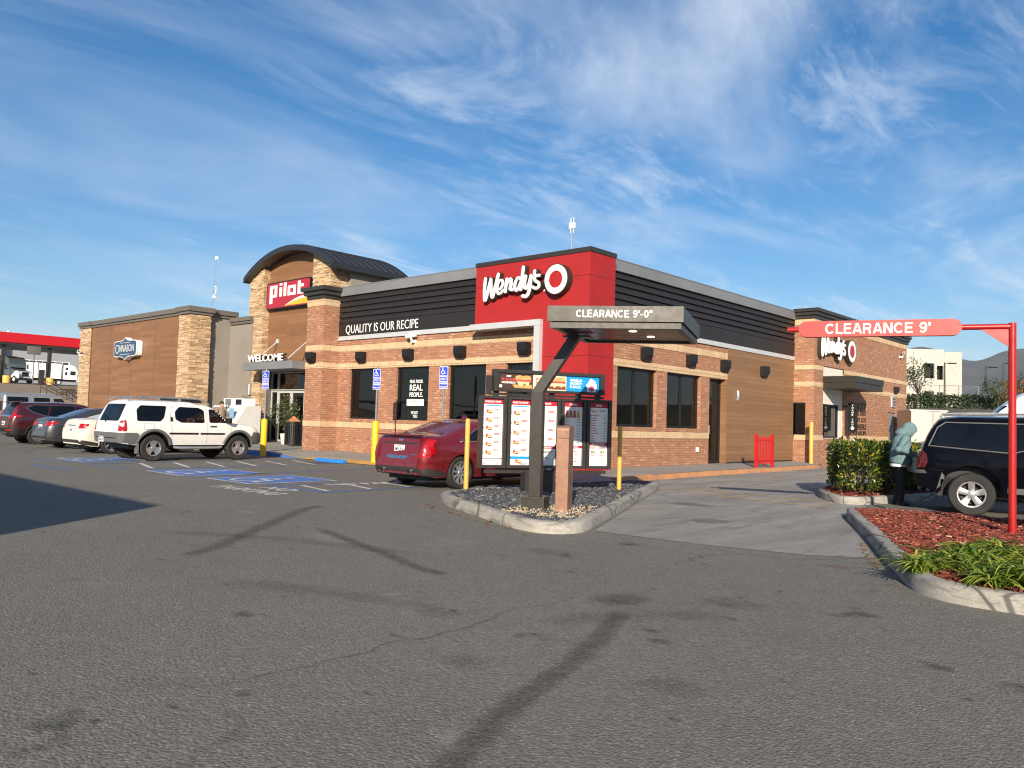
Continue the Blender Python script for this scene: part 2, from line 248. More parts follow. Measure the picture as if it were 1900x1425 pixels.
# ---------------- mesh helpers ----------------
class MB:
    def __init__(s): s.v = []; s.f = []; s.mi = []; s.sm = []
    def add(s, vs, fs, mi=0, sm=False):
        o = len(s.v); s.v += [tuple(v) for v in vs]
        for f in fs: s.f.append(tuple(i + o for i in f)); s.mi.append(mi); s.sm.append(sm)
        return s
    def box(s, a, b, mi=0, M_=None):
        x0, y0, z0 = a; x1, y1, z1 = b
        vs = [(x0, y0, z0), (x1, y0, z0), (x1, y1, z0), (x0, y1, z0), (x0, y0, z1), (x1, y0, z1), (x1, y1, z1), (x0, y1, z1)]
        if M_: vs = [M_ @ Vector(v) for v in vs]
        return s.add(vs, [(3, 2, 1, 0), (4, 5, 6, 7), (0, 1, 5, 4), (1, 2, 6, 5), (2, 3, 7, 6), (3, 0, 4, 7)], mi)
    def bbox(s, a, b, bev=.01, mi=0, M_=None):          # box with bevelled edges
        bm = bmesh.new(); bmesh.ops.create_cube(bm, size=1)
        for v in bm.verts: v.co = Vector([a[i] + (v.co[i] + .5) * (b[i] - a[i]) for i in range(3)])
        bmesh.ops.bevel(bm, geom=bm.edges[:], offset=bev, segments=2, affect='EDGES', profile=.6)
        vs = [(M_ @ v.co if M_ else v.co) for v in bm.verts]; s.add(vs, [[v.index for v in f.verts] for f in bm.faces], mi); bm.free(); return s
    def prism(s, pts, ext, mi=0, base=None, sm=False):           # 3-D polygon pts swept by vector ext
        n = len(pts); e = Vector(ext); p = [Vector(q) for q in pts]
        vs = p + [q + e for q in p]
        nv = Vector((0, 0, 0))
        for i in range(n): nv += p[i].cross(p[(i + 1) % n])
        fl = nv.dot(e) > 0
        a = list(range(n)); b = list(range(n, 2 * n))
        fs = [a[::-1] if fl else a, b if fl else b[::-1]]
        for i in range(n):
            j = (i + 1) % n; q = (i, j, n + j, n + i); fs.append(q if fl else q[::-1])
        return s.add(vs, fs, mi)
    def tube(s, path, r, n=10, mi=0, cap=True, sm=True, sc=None):
        P = [Vector(p) for p in path]; rr = r if isinstance(r, (list, tuple)) else [r] * len(P); vs = []; prev = None
        for i, p in enumerate(P):
            d = ((P[min(i + 1, len(P) - 1)] - P[max(i - 1, 0)])).normalized()
            if prev is None: u = d.orthogonal().normalized() if abs(d.z) > .99 else d.cross(Vector((0, 0, 1))).normalized()
            else: u = (prev - d * prev.dot(d)).normalized()
            prev = u; w = d.cross(u)
            for k in range(n): a = 2 * pi * k / n; vs.append(p + (u * cos(a) + w * sin(a)) * rr[i])
        fs = []
        for i in range(len(P) - 1):
            for k in range(n): k2 = (k + 1) % n; fs.append((i * n + k, i * n + k2, (i + 1) * n + k2, (i + 1) * n + k))
        if cap: fs += [tuple(range(n))[::-1], tuple(range((len(P) - 1) * n, len(P) * n))]
        return s.add(vs, fs, mi, sm)
    def lathe(s, prof, M_=None, n=24, mi=0, sm=True, mis=None):     # prof: (r, h) about local z
        vs = []; fs = []; k = len(prof)
        for i in range(n):
            a = 2 * pi * i / n
            for r, h in prof:
                v = Vector((r * cos(a), r * sin(a), h)); vs.append(M_ @ v if M_ else v)
        for i in range(n):
            j = (i + 1) % n
            for q in range(k - 1): fs.append((i * k + q, j * k + q, j * k + q + 1, i * k + q + 1))
        o = len(s.f); s.add(vs, fs, mi, sm)
        if mis:
            for i in range(n):
                for q in range(k - 1): s.mi[o + i * (k - 1) + q] = mis[q]
        return s
    def ell(s, c, r, mi=0, n=8, m=6, M_=None):
        vs = []; fs = []
        for i in range(m + 1):
            t = pi * i / m
            for k in range(n):
                a = 2 * pi * k / n; v = Vector((r[0] * sin(t) * cos(a), r[1] * sin(t) * sin(a), r[2] * cos(t)))
                vs.append((M_ @ v if M_ else v) + Vector(c))
        for i in range(m):
            for k in range(n): k2 = (k + 1) % n; fs.append((i * n + k, (i + 1) * n + k, (i + 1) * n + k2, i * n + k2))
        return s.add(vs, fs, mi, True)
    def poly(s, pts, mi=0): return s.add(pts, [tuple(range(len(pts)))], mi)
    def text(s, txt, o, r, u, h, w=None, depth=.01, bold=0, mi=0, align='L', sp=1.0):
        vs, fs = text_geo(txt, bold, depth / h, sp); xs = [v[0] for v in vs]; ys = [v[1] for v in vs]
        x0, x1, y1 = min(xs), max(xs), max(ys); hh = y1 - (min(ys) if txt.isupper() and 'Q' not in txt else 0)
        sy = h / max(hh, 1e-6); sx = sy if w is None else w / (x1 - x0); o = Vector(o); r = Vector(r).normalized(); u = Vector(u).normalized(); n = r.cross(u)
        sh = 0 if align == 'L' else (-(x1 - x0) * sx / 2 if align == 'C' else -(x1 - x0) * sx)
        y0 = 0
        return s.add([o + r * ((v[0] - x0) * sx + sh) + u * ((v[1] - y0) * sy) + n * (v[2] * h) for v in vs], fs, mi)
    def build(s, name, mats, parent=None, loc=None, world=True, ang=40, flat=False):
        me = bpy.data.meshes.new(name)
        off = Vector((0, 0, 0))
        if parent is not None and world:
            q = parent
            while q is not None: off += Vector(q.location); q = q.parent
        elif loc is not None: off = Vector(loc)
        me.from_pydata([Vector(v) - off for v in s.v], [], s.f); me.update()
        for m in (mats if isinstance(mats, (list, tuple)) else [mats]): me.materials.append(m)
        me.polygons.foreach_set('material_index', s.mi)
        uv = me.uv_layers.new(name='UVMap').data
        for p in me.polygons:
            n = p.normal; ax = 0 if abs(n.x) >= abs(n.y) and abs(n.x) > abs(n.z) else (1 if abs(n.y) > abs(n.z) else 2)
            for li in p.loop_indices:
                c = me.vertices[me.loops[li].vertex_index].co + off
                uv[li].uv = (c.y, c.z) if ax == 0 else ((c.x, c.z) if ax == 1 else (c.x, c.y))
        if any(s.sm) and not flat:
            me.polygons.foreach_set('use_smooth', [True] * len(me.polygons)); me.set_sharp_from_angle(angle=radians(ang))
        ob = bpy.data.objects.new(name, me); COL.objects.link(ob)
        if parent is not None: ob.parent = parent
        elif loc is not None: ob.location = loc
        return ob
TG = {}
def text_geo(txt, bold, depth, sp):
    k = (txt, bold, round(depth, 4), sp)
    if k in TG: return TG[k]
    cu = bpy.data.curves.new('t', 'FONT'); cu.body = txt; cu.offset = bold; cu.extrude = depth * .36; cu.resolution_u = 3; cu.space_character = sp
    ob = bpy.data.objects.new('t', cu); COL.objects.link(ob)
    me = bpy.data.meshes.new_from_object(ob.evaluated_get(bpy.context.evaluated_depsgraph_get()))
    vs = [(v.co.x, v.co.y, v.co.z) for v in me.vertices]; fs = [tuple(p.vertices) for p in me.polygons]
    bpy.data.objects.remove(ob); bpy.data.curves.remove(cu); bpy.data.meshes.remove(me)
    TG[k] = (vs, fs); return TG[k]
def tag(o, label=None, cat=None, group=None, kind=None):
    if label: o['label'] = label
    if cat: o['category'] = cat
    if group: o['group'] = group
    if kind: o['kind'] = kind
    return o
def thing(name, label, cat, loc=(0, 0, 0), rz=0, group=None):
    o = bpy.data.objects.new(name, None); COL.objects.link(o); o.location = loc; o.rotation_euler = (0, 0, rz); o.empty_display_size = .2
    return tag(o, label, cat, group)
def copy_tree(o, parent=None):
    kids = [c for c in bpy.data.objects if c.parent == o]
    c = o.copy(); COL.objects.link(c)
    if parent is not None: c.parent = parent
    for k in kids: copy_tree(k, c)
    return c
def struct(name, mb, m, label=None, cat=None, **k): return tag(mb.build(name, m, **k), label, cat, kind='structure')
def chaikin(p, it=2, closed=True):
    for _ in range(it):
        q = []; n = len(p)
        for i in range(n if closed else n - 1):
            a, b = Vector(p[i]), Vector(p[(i + 1) % n]); q += [a * .75 + b * .25, a * .25 + b * .75]
        if not closed: q = [Vector(p[0])] + q + [Vector(p[-1])]
        p = q
    return p
def smooth_path(p, n=6):
    P = [Vector(q) for q in p]; P = [P[0] * 2 - P[1]] + P + [P[-1] * 2 - P[-2]]; out = []
    for i in range(1, len(P) - 2):
        for k in range(n):
            t = k / n; a, b, c, d = P[i - 1:i + 3]
            out.append(.5 * ((2 * b) + (c - a) * t + (2 * a - 5 * b + 4 * c - d) * t * t + (3 * b - a - 3 * c + d) * t ** 3))
    return out + [P[-2]]
def sheet(poly, name, m, off, label=None, cat=None):
    mb = MB(); mb.poly([(p[0], p[1], GZ + off) for p in poly]); o = mb.build(name, m)
    if o.data.polygons[0].normal.z < 0: o.data.flip_normals()
    return tag(o, label, cat, kind='structure')
def lcam(px, py, z): pass

# heavy grotesque capitals drawn as strokes, for the clearance signs
def _el(cx, cy, rx, ry, a0, a1, n=18): return [(cx + rx * cos(radians(a0 + (a1 - a0) * i / n)), cy + ry * sin(radians(a0 + (a1 - a0) * i / n))) for i in range(n + 1)]
GLY = {'C': (.82, [_el(.41, .5, .335, .415, 42, 318)]), 'L': (.60, [[(.085, 0), (.085, 1)], [(.17, .085), (.6, .085)]]), 'E': (.66, [[(.085, 0), (.085, 1)], [(.17, .085), (.65, .085)], [(.17, .51), (.60, .51)], [(.17, .915), (.64, .915)]]),
 'A': (.80, [[(.075, 0), (.37, 1)], [(.43, 1), (.725, 0)], [(.2, .285), (.6, .285)]]), 'R': (.74, [[(.085, 0), (.085, 1)], [(.17, .915), (.42, .915)] + _el(.42, .70, .20, .215, 80, -80, 10) + [(.42, .485), (.17, .485)], [(.40, .43), (.55, .33), (.60, .0)]]),
 'N': (.76, [[(.085, 0), (.085, 1)], [(.675, 0), (.675, 1)], [(.15, .97), (.61, .03)]]), '9': (.62, [_el(.31, .67, .225, .245, 0, 360), [(.535, .66), (.53, .42), (.47, .20), (.34, .085), (.2, .09), (.09, .20)]]), '0': (.64, [_el(.32, .5, .235, .415, 0, 360)]), "'": (.2, [[(.1, .66), (.1, 1)]]), '"': (.42, [[(.1, .66), (.1, 1)], [(.32, .66), (.32, 1)]]), '-': (.40, [[(.04, .40), (.36, .40)]]), ' ': (.34, [])}
def block_text(mb, txt, o, r, u, h, w, mi=0, t=.17, gap=.10):
    o = Vector(o); r = Vector(r).normalized(); u = Vector(u).normalized(); n = r.cross(u); tot = sum(GLY[c][0] + gap for c in txt) - gap; sx = w / tot; x = 0; k = 0
    for c in txt:
        for st in GLY[c][1]:
            P = [Vector((x + a, b)) for a, b in st]; L_, R2 = [], []
            for i, p in enumerate(P):
                cl = (P[0] - P[-1]).length < 1e-4; a = P[i - 1] if i else (P[-2] if cl else p); b = P[i + 1] if i < len(P) - 1 else (P[1] if cl else p); d = (b - a).normalized(); q = Vector((-d.y, d.x)) * t / 2 * (1.0 if len(st) > 2 or abs(d.x) < 1e-3 or abs(d.y) < 1e-3 else .95)
                L_.append(p + q); R2.append(p - q)
            f = lambda p: o + r * p.x * sx + u * p.y * h + n * (.0015 + .0004 * (k % 5))
            for i in range(len(P) - 1): mb.add([f(R2[i]), f(R2[i + 1]), f(L_[i + 1]), f(L_[i])], [(0, 1, 2, 3)], mi)
            k += 1
        x += GLY[c][0] + gap
# wall with rectangular openings; plane given by origin o, horizontal dir h, outward normal n
def wall(mb, o, h, n, w, z0, z1, holes=(), t=.22, mi=0):
    o = Vector(o); h = Vector(h); n = Vector(n); up = Vector((0, 0, 1))
    us = sorted({0, w, *[x for q in holes for x in q[:2]]}); zs = sorted({z0, z1, *[x for q in holes for x in q[2:]]})
    pt = lambda u, z, d=0: o + h * u + up * z - n * d
    fl = h.cross(up).dot(n) < 0
    def q(a, b, c, d): mb.add([a, b, c, d], [(3, 2, 1, 0) if fl else (0, 1, 2, 3)], mi)
    for i in range(len(us) - 1):
        for j in range(len(zs) - 1):
            cu, cz = (us[i] + us[i + 1]) / 2, (zs[j] + zs[j + 1]) / 2
            if any(a < cu < b and c < cz < d for a, b, c, d in holes): continue
            q(pt(us[i], zs[j]), pt(us[i + 1], zs[j]), pt(us[i + 1], zs[j + 1]), pt(us[i], zs[j + 1]))
    for a, b, c, d in holes:
        q(pt(a, c), pt(b, c), pt(b, c, t), pt(a, c, t)); q(pt(a, d, t), pt(b, d, t), pt(b, d), pt(a, d))
        q(pt(a, c, t), pt(a, d, t), pt(a, d), pt(a, c)); q(pt(b, c), pt(b, d), pt(b, d, t), pt(b, c, t))
# window: frame part + pane sub-part
def window(parent, o, h, n, a, b, c, d, rec=.12, mull=(), fw=.07, fm='black', gm='glass', hb=(), name='window'):
    o = Vector(o); h = Vector(h); n = Vector(n); up = Vector((0, 0, 1)); f = MB()
    def bar(u0, u1, z0, z1, d0, d1): f.prism([o + h * u0 + up * z0 - n * d0, o + h * u1 + up * z0 - n * d0, o + h * u1 + up * z1 - n * d0, o + h * u0 + up * z1 - n * d0], -n * (d1 - d0))
    e = .003
    bar(a + e, b - e, c + e, c + fw, rec, rec + .08); bar(a + e, b - e, d - fw, d - e, rec, rec + .08); bar(a + e, a + fw, c + fw, d - fw, rec, rec + .08); bar(b - fw, b - e, c + fw, d - fw, rec, rec + .08)
    for m_ in mull: bar(m_ - fw / 2, m_ + fw / 2, c + fw, d - fw, rec + .004, rec + .07)
    for z in hb: bar(a + fw, b - fw, z - fw / 2, z + fw / 2, rec + .006, rec + .07)
    fr = f.build(name, M[fm], parent); p = MB()
    p.prism([o + h * (a + .01) + up * (c + .01) - n * (rec + .045), o + h * (b - .01) + up * (c + .01) - n * (rec + .045), o + h * (b - .01) + up * (d - .01) - n * (rec + .045), o + h * (a + .01) + up * (d - .01) - n * (rec + .045)], -n * .012)
    p.build('pane', M[gm], fr); return fr
# ---------------- setting: ground, lane, pavement, kerbs, hills ----------------
g = MB()
xs = [-4000, -300, -120, -60, -30, -10, 10, 30, 60, 150, 600, 4000]; ys = [-4000, -300, -60, -30, -15, -5, 5, 20, 40, 100, 400, 4000]
for i in range(len(xs) - 1):
    for j in range(len(ys) - 1): g.poly([(xs[i], ys[j], GZ), (xs[i + 1], ys[j], GZ), (xs[i + 1], ys[j + 1], GZ), (xs[i], ys[j + 1], GZ)])
struct('ground', g, M['asphalt'])
ISL_F = [(2.42, -7.40), (2.86, -7.88), (4.48, -8.65), (5.72, -9.24), (6.25, -9.36), (6.52, -9.22), (6.63, -8.95), (6.55, -8.6), (3.40, -1.95), (3.20, -1.45), (2.92, -1.25), (2.45, -1.25), (2.24, -1.5), (2.16, -3.28), (2.18, -5.5), (2.2, -7.0)]
MUL = [(8.12, -3.35), (8.01, -3.55), (9.04, -5.70), (9.83, -7.45), (10.39, -8.68), (10.72, -9.40), (11.0, -9.70), (11.4, -9.80), (13.0, -9.72), (17, -9.6), (17, -2.5), (13, -2.62), (10.45, -2.80), (9.74, -2.80), (9.09, -2.78), (8.4, -3.15)]
HED = [(5.68, 1.75), (5.75, 1.2), (6.1, .2), (6.55, -.62), (6.96, -1.1), (7.25, -1.22), (7.45, -1.05), (7.62, -.4), (7.9, .9), (8.3, 3.2), (8.3, 6.2), (6.6, 6.6), (5.8, 4.2)]
lane = [(6.60, -8.55), (8.1, -8.48), (9.3, -8.2), (9.88, -7.76), (9.0, -5.6), (7.98, -3.5), (8.1, -3.3), (7.6, -1.2), (6.96, -1.05), (5.7, 1.4), (5.75, 4.2), (6.6, 6.7), (6.8, 40), (.2, 40), (.3, 14), (.9, 9), (1.3, 2.2), (1.7, -.6), (3.3, -1.6), (4.9, -5)]
sheet(lane, 'drive_lane', M['lane'], .004)
def kerb(name, path, w=.16, h=.15, m='kerb', closed=True, z=GZ, rad=.03):
    P = [Vector((p[0], p[1], 0)) for p in path]; n = len(P); mb = MB(); area = sum(P[i].x * P[(i + 1) % n].y - P[(i + 1) % n].x * P[i].y for i in range(n)); sg = 1 if area > 0 else -1
    prof = [(0, -.05), (.012, h - rad), (rad * .6 + .01, h - rad * .3), (rad + .02, h), (w, h), (w, -.05)]; vs = []
    for i, p in enumerate(P):
        a = P[i - 1] if closed or i else p; b = P[(i + 1) % n] if closed or i < n - 1 else p
        d1 = (p - a).normalized() if (p - a).length > 0 else (b - p).normalized(); d2 = (b - p).normalized() if (b - p).length > 0 else d1
        n1 = Vector((-d1.y, d1.x, 0)); n2 = Vector((-d2.y, d2.x, 0)); nn = (n1 + n2); nn = nn / max(.6, nn.length_squared / 2) * sg
        for q, zq in prof: vs.append((p.x + nn.x * q, p.y + nn.y * q, z + zq + (noise.noise((p.x * 3, p.y * 3, q * 9)) * .006 if zq > 0 else 0)))
    k = len(prof); fs = []
    for i in range(n if closed else n - 1):
        j = (i + 1) % n
        for q in range(k - 1): f = (i * k + q, j * k + q, j * k + q + 1, i * k + q + 1); fs.append(f if sg > 0 else f[::-1])
    if not closed: fs += [tuple(range(k)), tuple(range((n - 1) * k, n * k))[::-1]]
    mb.add(vs, fs, 0, True); return struct(name, mb, M[m], ang=35)
def dens(p, d=.35, closed=True):
    out = []; n = len(p)
    for i in range(n if closed else n - 1):
        a, b = Vector(p[i]).to_2d(), Vector(p[(i + 1) % n]).to_2d(); k = max(1, int((b - a).length / d))
        out += [a + (b - a) * t / k for t in range(k)]
    return out if closed else out + [Vector(p[-1]).to_2d()]
I2 = dens(chaikin([(a, b, 0) for a, b in ISL_F], 1)); kerb('kerb', I2)
M2 = dens(chaikin([(a, b, 0) for a, b in MUL], 1)); kerb('kerb', M2)
H2 = dens(chaikin([(a, b, 0) for a, b in HED], 1)); kerb('kerb', H2)
def inset(p, d):
    n = len(p); out = []
    area = sum(p[i].x * p[(i + 1) % n].y - p[(i + 1) % n].x * p[i].y for i in range(n)); sg = 1 if area > 0 else -1
    for i in range(n):
        t = (p[(i + 1) % n] - p[i - 1]).normalized(); out.append(p[i] + Vector((-t.y, t.x)) * d * sg)
    return out
def inside(x, y, p):
    c = False; n = len(p)
    for i in range(n):
        a, b = p[i], p[i - 1]
        if (a.y > y) != (b.y > y) and x < (b.x - a.x) * (y - a.y) / (b.y - a.y) + a.x: c = not c
    return c
def bumpy(poly, name, m, zc, amp, step=.12, bulge=0):
    x0, x1 = min(p.x for p in poly), max(p.x for p in poly); y0, y1 = min(p.y for p in poly), max(p.y for p in poly); pts = [p.copy() for p in poly]; e = [(i, (i + 1) % len(poly)) for i in range(len(poly))]
    x = x0
    while x < x1:
        y = y0
        while y < y1:
            if inside(x, y, poly): pts.append(Vector((x + random.uniform(-.04, .04), y + random.uniform(-.04, .04))))
            y += step
        x += step
    v, _, f, *_r = delaunay_2d_cdt(pts, e, [], 1, 1e-5); mb = MB()
    mb.add([(a.x, a.y, zc + amp * noise.noise((a.x * 3.1, a.y * 3.1, 0)) + amp * .5 * noise.noise((a.x * 11, a.y * 11, 3))) for a in v], f, 0, True)
    o = mb.build(name, m, ang=180)
    if o.data.polygons[0].normal.z < 0: o.data.flip_normals()
    return o
sand = pm('sand', (.52, .42, .29), .95, var=.3, vs=4, bmp=.5, bs_=60)
tag(bumpy(inset(I2, .13), 'ground', sand, GZ + .11, .03), kind='structure')
mulch_b = pm('mulch_bed', (.13, .028, .016), .95, var=.5, vs=14, bmp=.8, bs_=50)
def mound(poly, nm): return tag(bumpy(poly, nm, mulch_b, GZ + .135, .03, .14), kind='structure')
mound(inset(M2, .13), 'ground'); mound(inset(H2, .13), 'ground')
# mulch chips: uncountable
def chips(poly, n, name, mat, zc, lmin, lmax, keep=None):
    mb = MB(); x0, x1 = min(p.x for p in poly), max(p.x for p in poly); y0, y1 = min(p.y for p in poly), max(p.y for p in poly); k = 0
    while k < n:
        x, y = random.uniform(x0, x1), random.uniform(y0, y1)
        if x > 14.2 or not inside(x, y, poly) or (keep and not keep(x, y)): continue
        k += 1; l = random.uniform(lmin, lmax); w = l * random.uniform(.18, .4); a = random.uniform(0, 2 * pi); tl = random.uniform(-.35, .35); rl = random.uniform(-.5, .5)
        Mx = Matrix.Translation((x, y, zc + random.uniform(0, .035))) @ Matrix.Rotation(a, 4, 'Z') @ Matrix.Rotation(tl, 4, 'Y') @ Matrix.Rotation(rl, 4, 'X')
        mb.box((-l / 2, -w / 2, 0), (l / 2, w / 2, random.uniform(.006, .014)), 0, Mx)
    return tag(mb.build(name, mat), kind='stuff')
mchip = leaf_mat('mulch_chip', [(0, (.06, .014, .010)), (.4, (.15, .030, .018)), (.75, (.24, .048, .026)), (.95, (.30, .085, .05)), (1, (.48, .33, .24))], 0, .9)
tag(chips(inset(M2, .15), 22000, 'mulch', mchip, GZ + .13, .02, .07), 'red bark mulch covering the bed below the red clearance bar', 'mulch')
tag(chips(inset(H2, .15), 3200, 'mulch', mchip, GZ + .13, .02, .07), 'red bark mulch under the clipped hedge', 'mulch')
# pebbles round the menu board
peb = leaf_mat('river_pebble', [(0, (.022, .024, .027)), (.5, (.055, .060, .066)), (.85, (.085, .092, .10)), (.98, (.13, .135, .14)), (1, (.30, .27, .22))], 0, .55)
mb = MB(); pin = inset(I2, .19); k = 0
bm = bmesh.new(); bmesh.ops.create_icosphere(bm, subdivisions=1, radius=1); iv = [v.co.copy() for v in bm.verts]; jf = [[v.index for v in f.verts] for f in bm.faces]; bm.free()
while k < 9000:
    x, y = random.uniform(2.1, 6.7), random.uniform(-9.3, -1.2)
    if not inside(x, y, pin): continue
    dsp = min((Vector((x, y)) - Vector(c)).length / r for c, r in (((5.75, -8.05), .75), ((5.9, -7.5), .5), ((5.2, -8.45), .4)))
    if dsp < 1 and random.random() < .93: continue
    k += 1; s_ = random.uniform(.017, .042)
    Mx = Matrix.Translation((x, y, GZ + .125 + random.uniform(-.01, .025))) @ Matrix.Rotation(random.uniform(0, 6.3), 4, 'Z') @ Matrix.Rotation(random.gauss(0, .3), 4, 'X') @ Matrix.Diagonal((s_ * random.uniform(1, 1.5), s_, s_ * random.uniform(.4, .6), 1))
    mb.add([Mx @ q for q in iv], jf, 0, True)
tag(mb.build('pebbles', peb, ang=180), 'dark river pebbles filling the island under the menu board', 'pebbles', kind='stuff')
tag(chips(inset(I2, .2), 500, 'gravel', leaf_mat('grit', [(0, (.35, .27, .18)), (1, (.62, .52, .38))], 0, .9), GZ + .125, .01, .03, lambda x, y: (Vector((x, y)) - Vector((5.75, -8.0))).length < .9), 'pale sand and grit spilt round the copper post', 'gravel', kind='stuff')

# pavement round the building
w = MB()
def slab(p): w.poly(p)
FY = -2.12
for x0, x1 in ((-46, -37), (-37, -30), (-30, -24), (-24, -18), (-18, -12.2)): slab([(x0, FY, GZ + .15), (x1, FY, GZ + .15), (x1, 3.3, 0), (x0, 3.3, 0)])
slab([(-12.2, FY, GZ + .15), (-10.2, FY, GZ + .01), (-10.2, .5, -.02), (-12.2, .5, 0)])
slab([(-10.2, FY, GZ + .01), (.9, FY, GZ + .01), (.9, .5, -.03), (-10.2, .5, -.02)])
slab([(.9, FY, GZ + .01), (1.75, -1.1, GZ + .01), (1.45, 1.2, GZ + .15), (.9, .5, -.03)])
slab([(-.5, .5, -.03), (.9, .5, -.03), (1.45, 1.2, GZ + .15), (1.27, 4.5, GZ + .15), (-.5, 4.5, 0)])
slab([(-.5, 4.5, 0), (1.27, 4.5, GZ + .15), (1.18, 8, GZ + .15), (1.05, 11.5, GZ + .15), (.85, 14.2, GZ + .15), (-.5, 14.2, 0)])
o = struct('pavement', w, M['walk'])
for p in o.data.polygons:
    if p.normal.z < 0: p.flip()
kerb('kerb', dens([(-46, FY), (-14.6, FY)], .5, False), m='kerb', closed=False)
kerb('kerb', dens([(-14.6, FY), (-13.9, FY)], .3, False), m='korange', closed=False)
kerb('kerb', dens([(-13.9, FY), (-12.2, FY)], .3, False), m='kblue', closed=False)
mb = MB(); mb.prism([(-12.2, FY - .012, GZ - .03), (-10.3, FY - .012, GZ - .03), (-10.3, FY - .012, GZ + .02), (-12.2, FY - .012, GZ + .155)], (0, .17, 0)); struct('kerb', mb, M['kblue'])
kerb('kerb', dens([(1.82, -1.15), (1.62, .2), (1.46, 1.2), (1.29, 4.5), (1.20, 8), (1.07, 11.5), (.93, 13.4), (.82, 14.05), (.5, 14.3)], .4, False), m='korange', closed=False, w=.15)
def pave_patch(p, nm, m):
    mb = MB(); vs = []
    for x, y, z in p: vs.append((x, y, z))
    mb.poly(vs); o = mb.build(nm, m)
    if o.data.polygons[0].normal.z < 0: o.data.flip_normals()
    return tag(o, kind='structure')
zr = lambda y, a=GZ + .01, b=-.02: a + (b - a) * (y - FY) / (.5 - FY) + .006
pave_patch([(-10.1, FY, zr(FY)), (-4.2, FY, zr(FY)), (-4.2, FY + .75, zr(FY + .75)), (-10.1, FY + .75, zr(FY + .75))], 'tactile_strip', M['domes'])
pave_patch([(-.6, FY, zr(FY)), (.85, FY, zr(FY)), (.85, FY + .75, zr(FY + .75)), (-.6, FY + .75, zr(FY + .75))], 'tactile_strip', M['domes'])
sheet([(-.7, -3.3), (1.9, -3.3), (2.0, -2.35), (-.7, -2.25)], 'painted_patch', M['pyellow'], .005)
# painted markings
def line(a, b, wd, m, off=.005, name='painted_line'):
    a, b = Vector(a), Vector(b); d = (b - a).normalized(); n = Vector((-d.y, d.x)) * wd / 2
    return sheet([a - n, b - n, b + n, a + n], name, m, off)
def wheelchair(mb, o, r, u, s, mi=0, off=None):             # accessible-parking figure, unit square
    o = Vector(o); r = Vector(r); u = Vector(u); n = r.cross(u).normalized() * (off or .002)
    def st(p, wd): ribbon(mb, [o + r * a * s + u * b * s + n for a, b in p], r, u, wd * s, mi)
    st([(.42 + .25 * cos(t), .30 + .25 * sin(t)) for t in [radians(100 + 26 * i) for i in range(11)]], .07)
    st([(.40, .80), (.42, .45), (.66, .45), (.76, .12), (.86, .15)], .085); st([(.42, .62), (.62, .60)], .06)
    mb.poly([o + r * (.39 + .075 * cos(t)) * s + u * (.90 + .075 * sin(t)) * s + n for t in [2 * pi * i / 12 for i in range(12)]], mi)
def ribbon(mb, p, r, u, w, mi=0):
    p = [Vector(q) for q in p]; r = Vector(r).normalized(); u = Vector(u).normalized(); L_ = []; R2 = []
    for i, q in enumerate(p):
        d = (p[min(i + 1, len(p) - 1)] - p[max(i - 1, 0)]); a, b = d.dot(r), d.dot(u); l = sqrt(a * a + b * b) or 1; n = (r * (-b) + u * a) / l * w / 2
        L_.append(q + n); R2.append(q - n)
    for i in range(len(p) - 1): mb.add([R2[i], R2[i + 1], L_[i + 1], L_[i]], [(0, 1, 2, 3)], mi)
for k, (x0, x1, y0, y1) in enumerate(((-12.0, -10.2, -8.75, -7.1), (-6.25, -4.45, -8.75, -6.85), (-3.6, -1.95, -8.6, -6.6))):
    sheet([(x0 - .08, y0 - .08), (x1 + .08, y0 - .08), (x1 + .08, y1 + .08), (x0 - .08, y1 + .08)], 'painted_symbol', M['pwhite'], .005)
    sheet([(x0, y0), (x1, y0), (x1, y1), (x0, y1)], 'painted_symbol', M['pblue'], .009)
    mb = MB(); wheelchair(mb, (x0 + .1, y0 + .05, GZ + .011), (1, 0, 0), (0, 1, 0), 1.6); struct('painted_symbol', mb, M['pwhite'])
for a, b, wd, m in (((-9.3, -8.9), (-9.3, -2.4), .10, 'pblue'), ((-6.9, -8.6), (-7.4, -2.5), .10, 'pblue'), ((-4.05, -8.8), (-5.3, -2.5), .10, 'pblue'), ((-1.5, -8.5), (-.75, -4.6), .10, 'pblue'), ((-1.5, -8.5), (.3, -8.4), .10, 'pblue'), ((.3, -8.4), (.2, -4.3), .10, 'pblue'),
                    ((-9.6, -10.3), (-7.2, -10.1), .1, 'pblue'), ((-9.25, -9.0), (-7.2, -8.9), .10, 'pblue'), ((-12.3, -9.4), (-9.3, -8.9), .1, 'pblue'), ((-12.4, -8.6), (-12.4, -2.5), .10, 'pwhite'), ((-15.8, -8.2), (-15.8, -2.6), .1, 'pwhite'), ((-19.6, -8), (-19.6, -2.6), .1, 'pwhite'), ((-23.6, -8), (-23.6, -2.6), .1, 'pwhite'), ((-27.4, -8), (-27.4, -2.6), .1, 'pwhite')): line(a, b, wd, M[m])
for k in range(6): line((-9.2, -7.7 + k * .95), (-7.1, -8.3 + k * .95), .11, M['pwhite'], .006)
for k in range(3): line((-1.2 + .05 * k, -7.9 + k * 1.0), (.15, -8.2 + k * 1.0), .10, M['pwhite'], .006)
mb = MB(); mb.text('NO', (-1.05, -8.95, GZ + .008), (1, 0, 0), (0, 1, 0), .42, .9, .002, .01); mb.text('PARKING', (-1.75, -9.55, GZ + .008), (1, 0, 0), (0, 1, 0), .42, 2.1, .002, .01); struct('painted_lettering', mb, M['pwhite'])
mb = MB(); mb.text('NO PARKING', (-.85, -7.4, GZ + .008), (.12, 1, 0), (-1, .12, 0), .38, 2.6, .002, .01); struct('painted_lettering', mb, M['pwhite'])
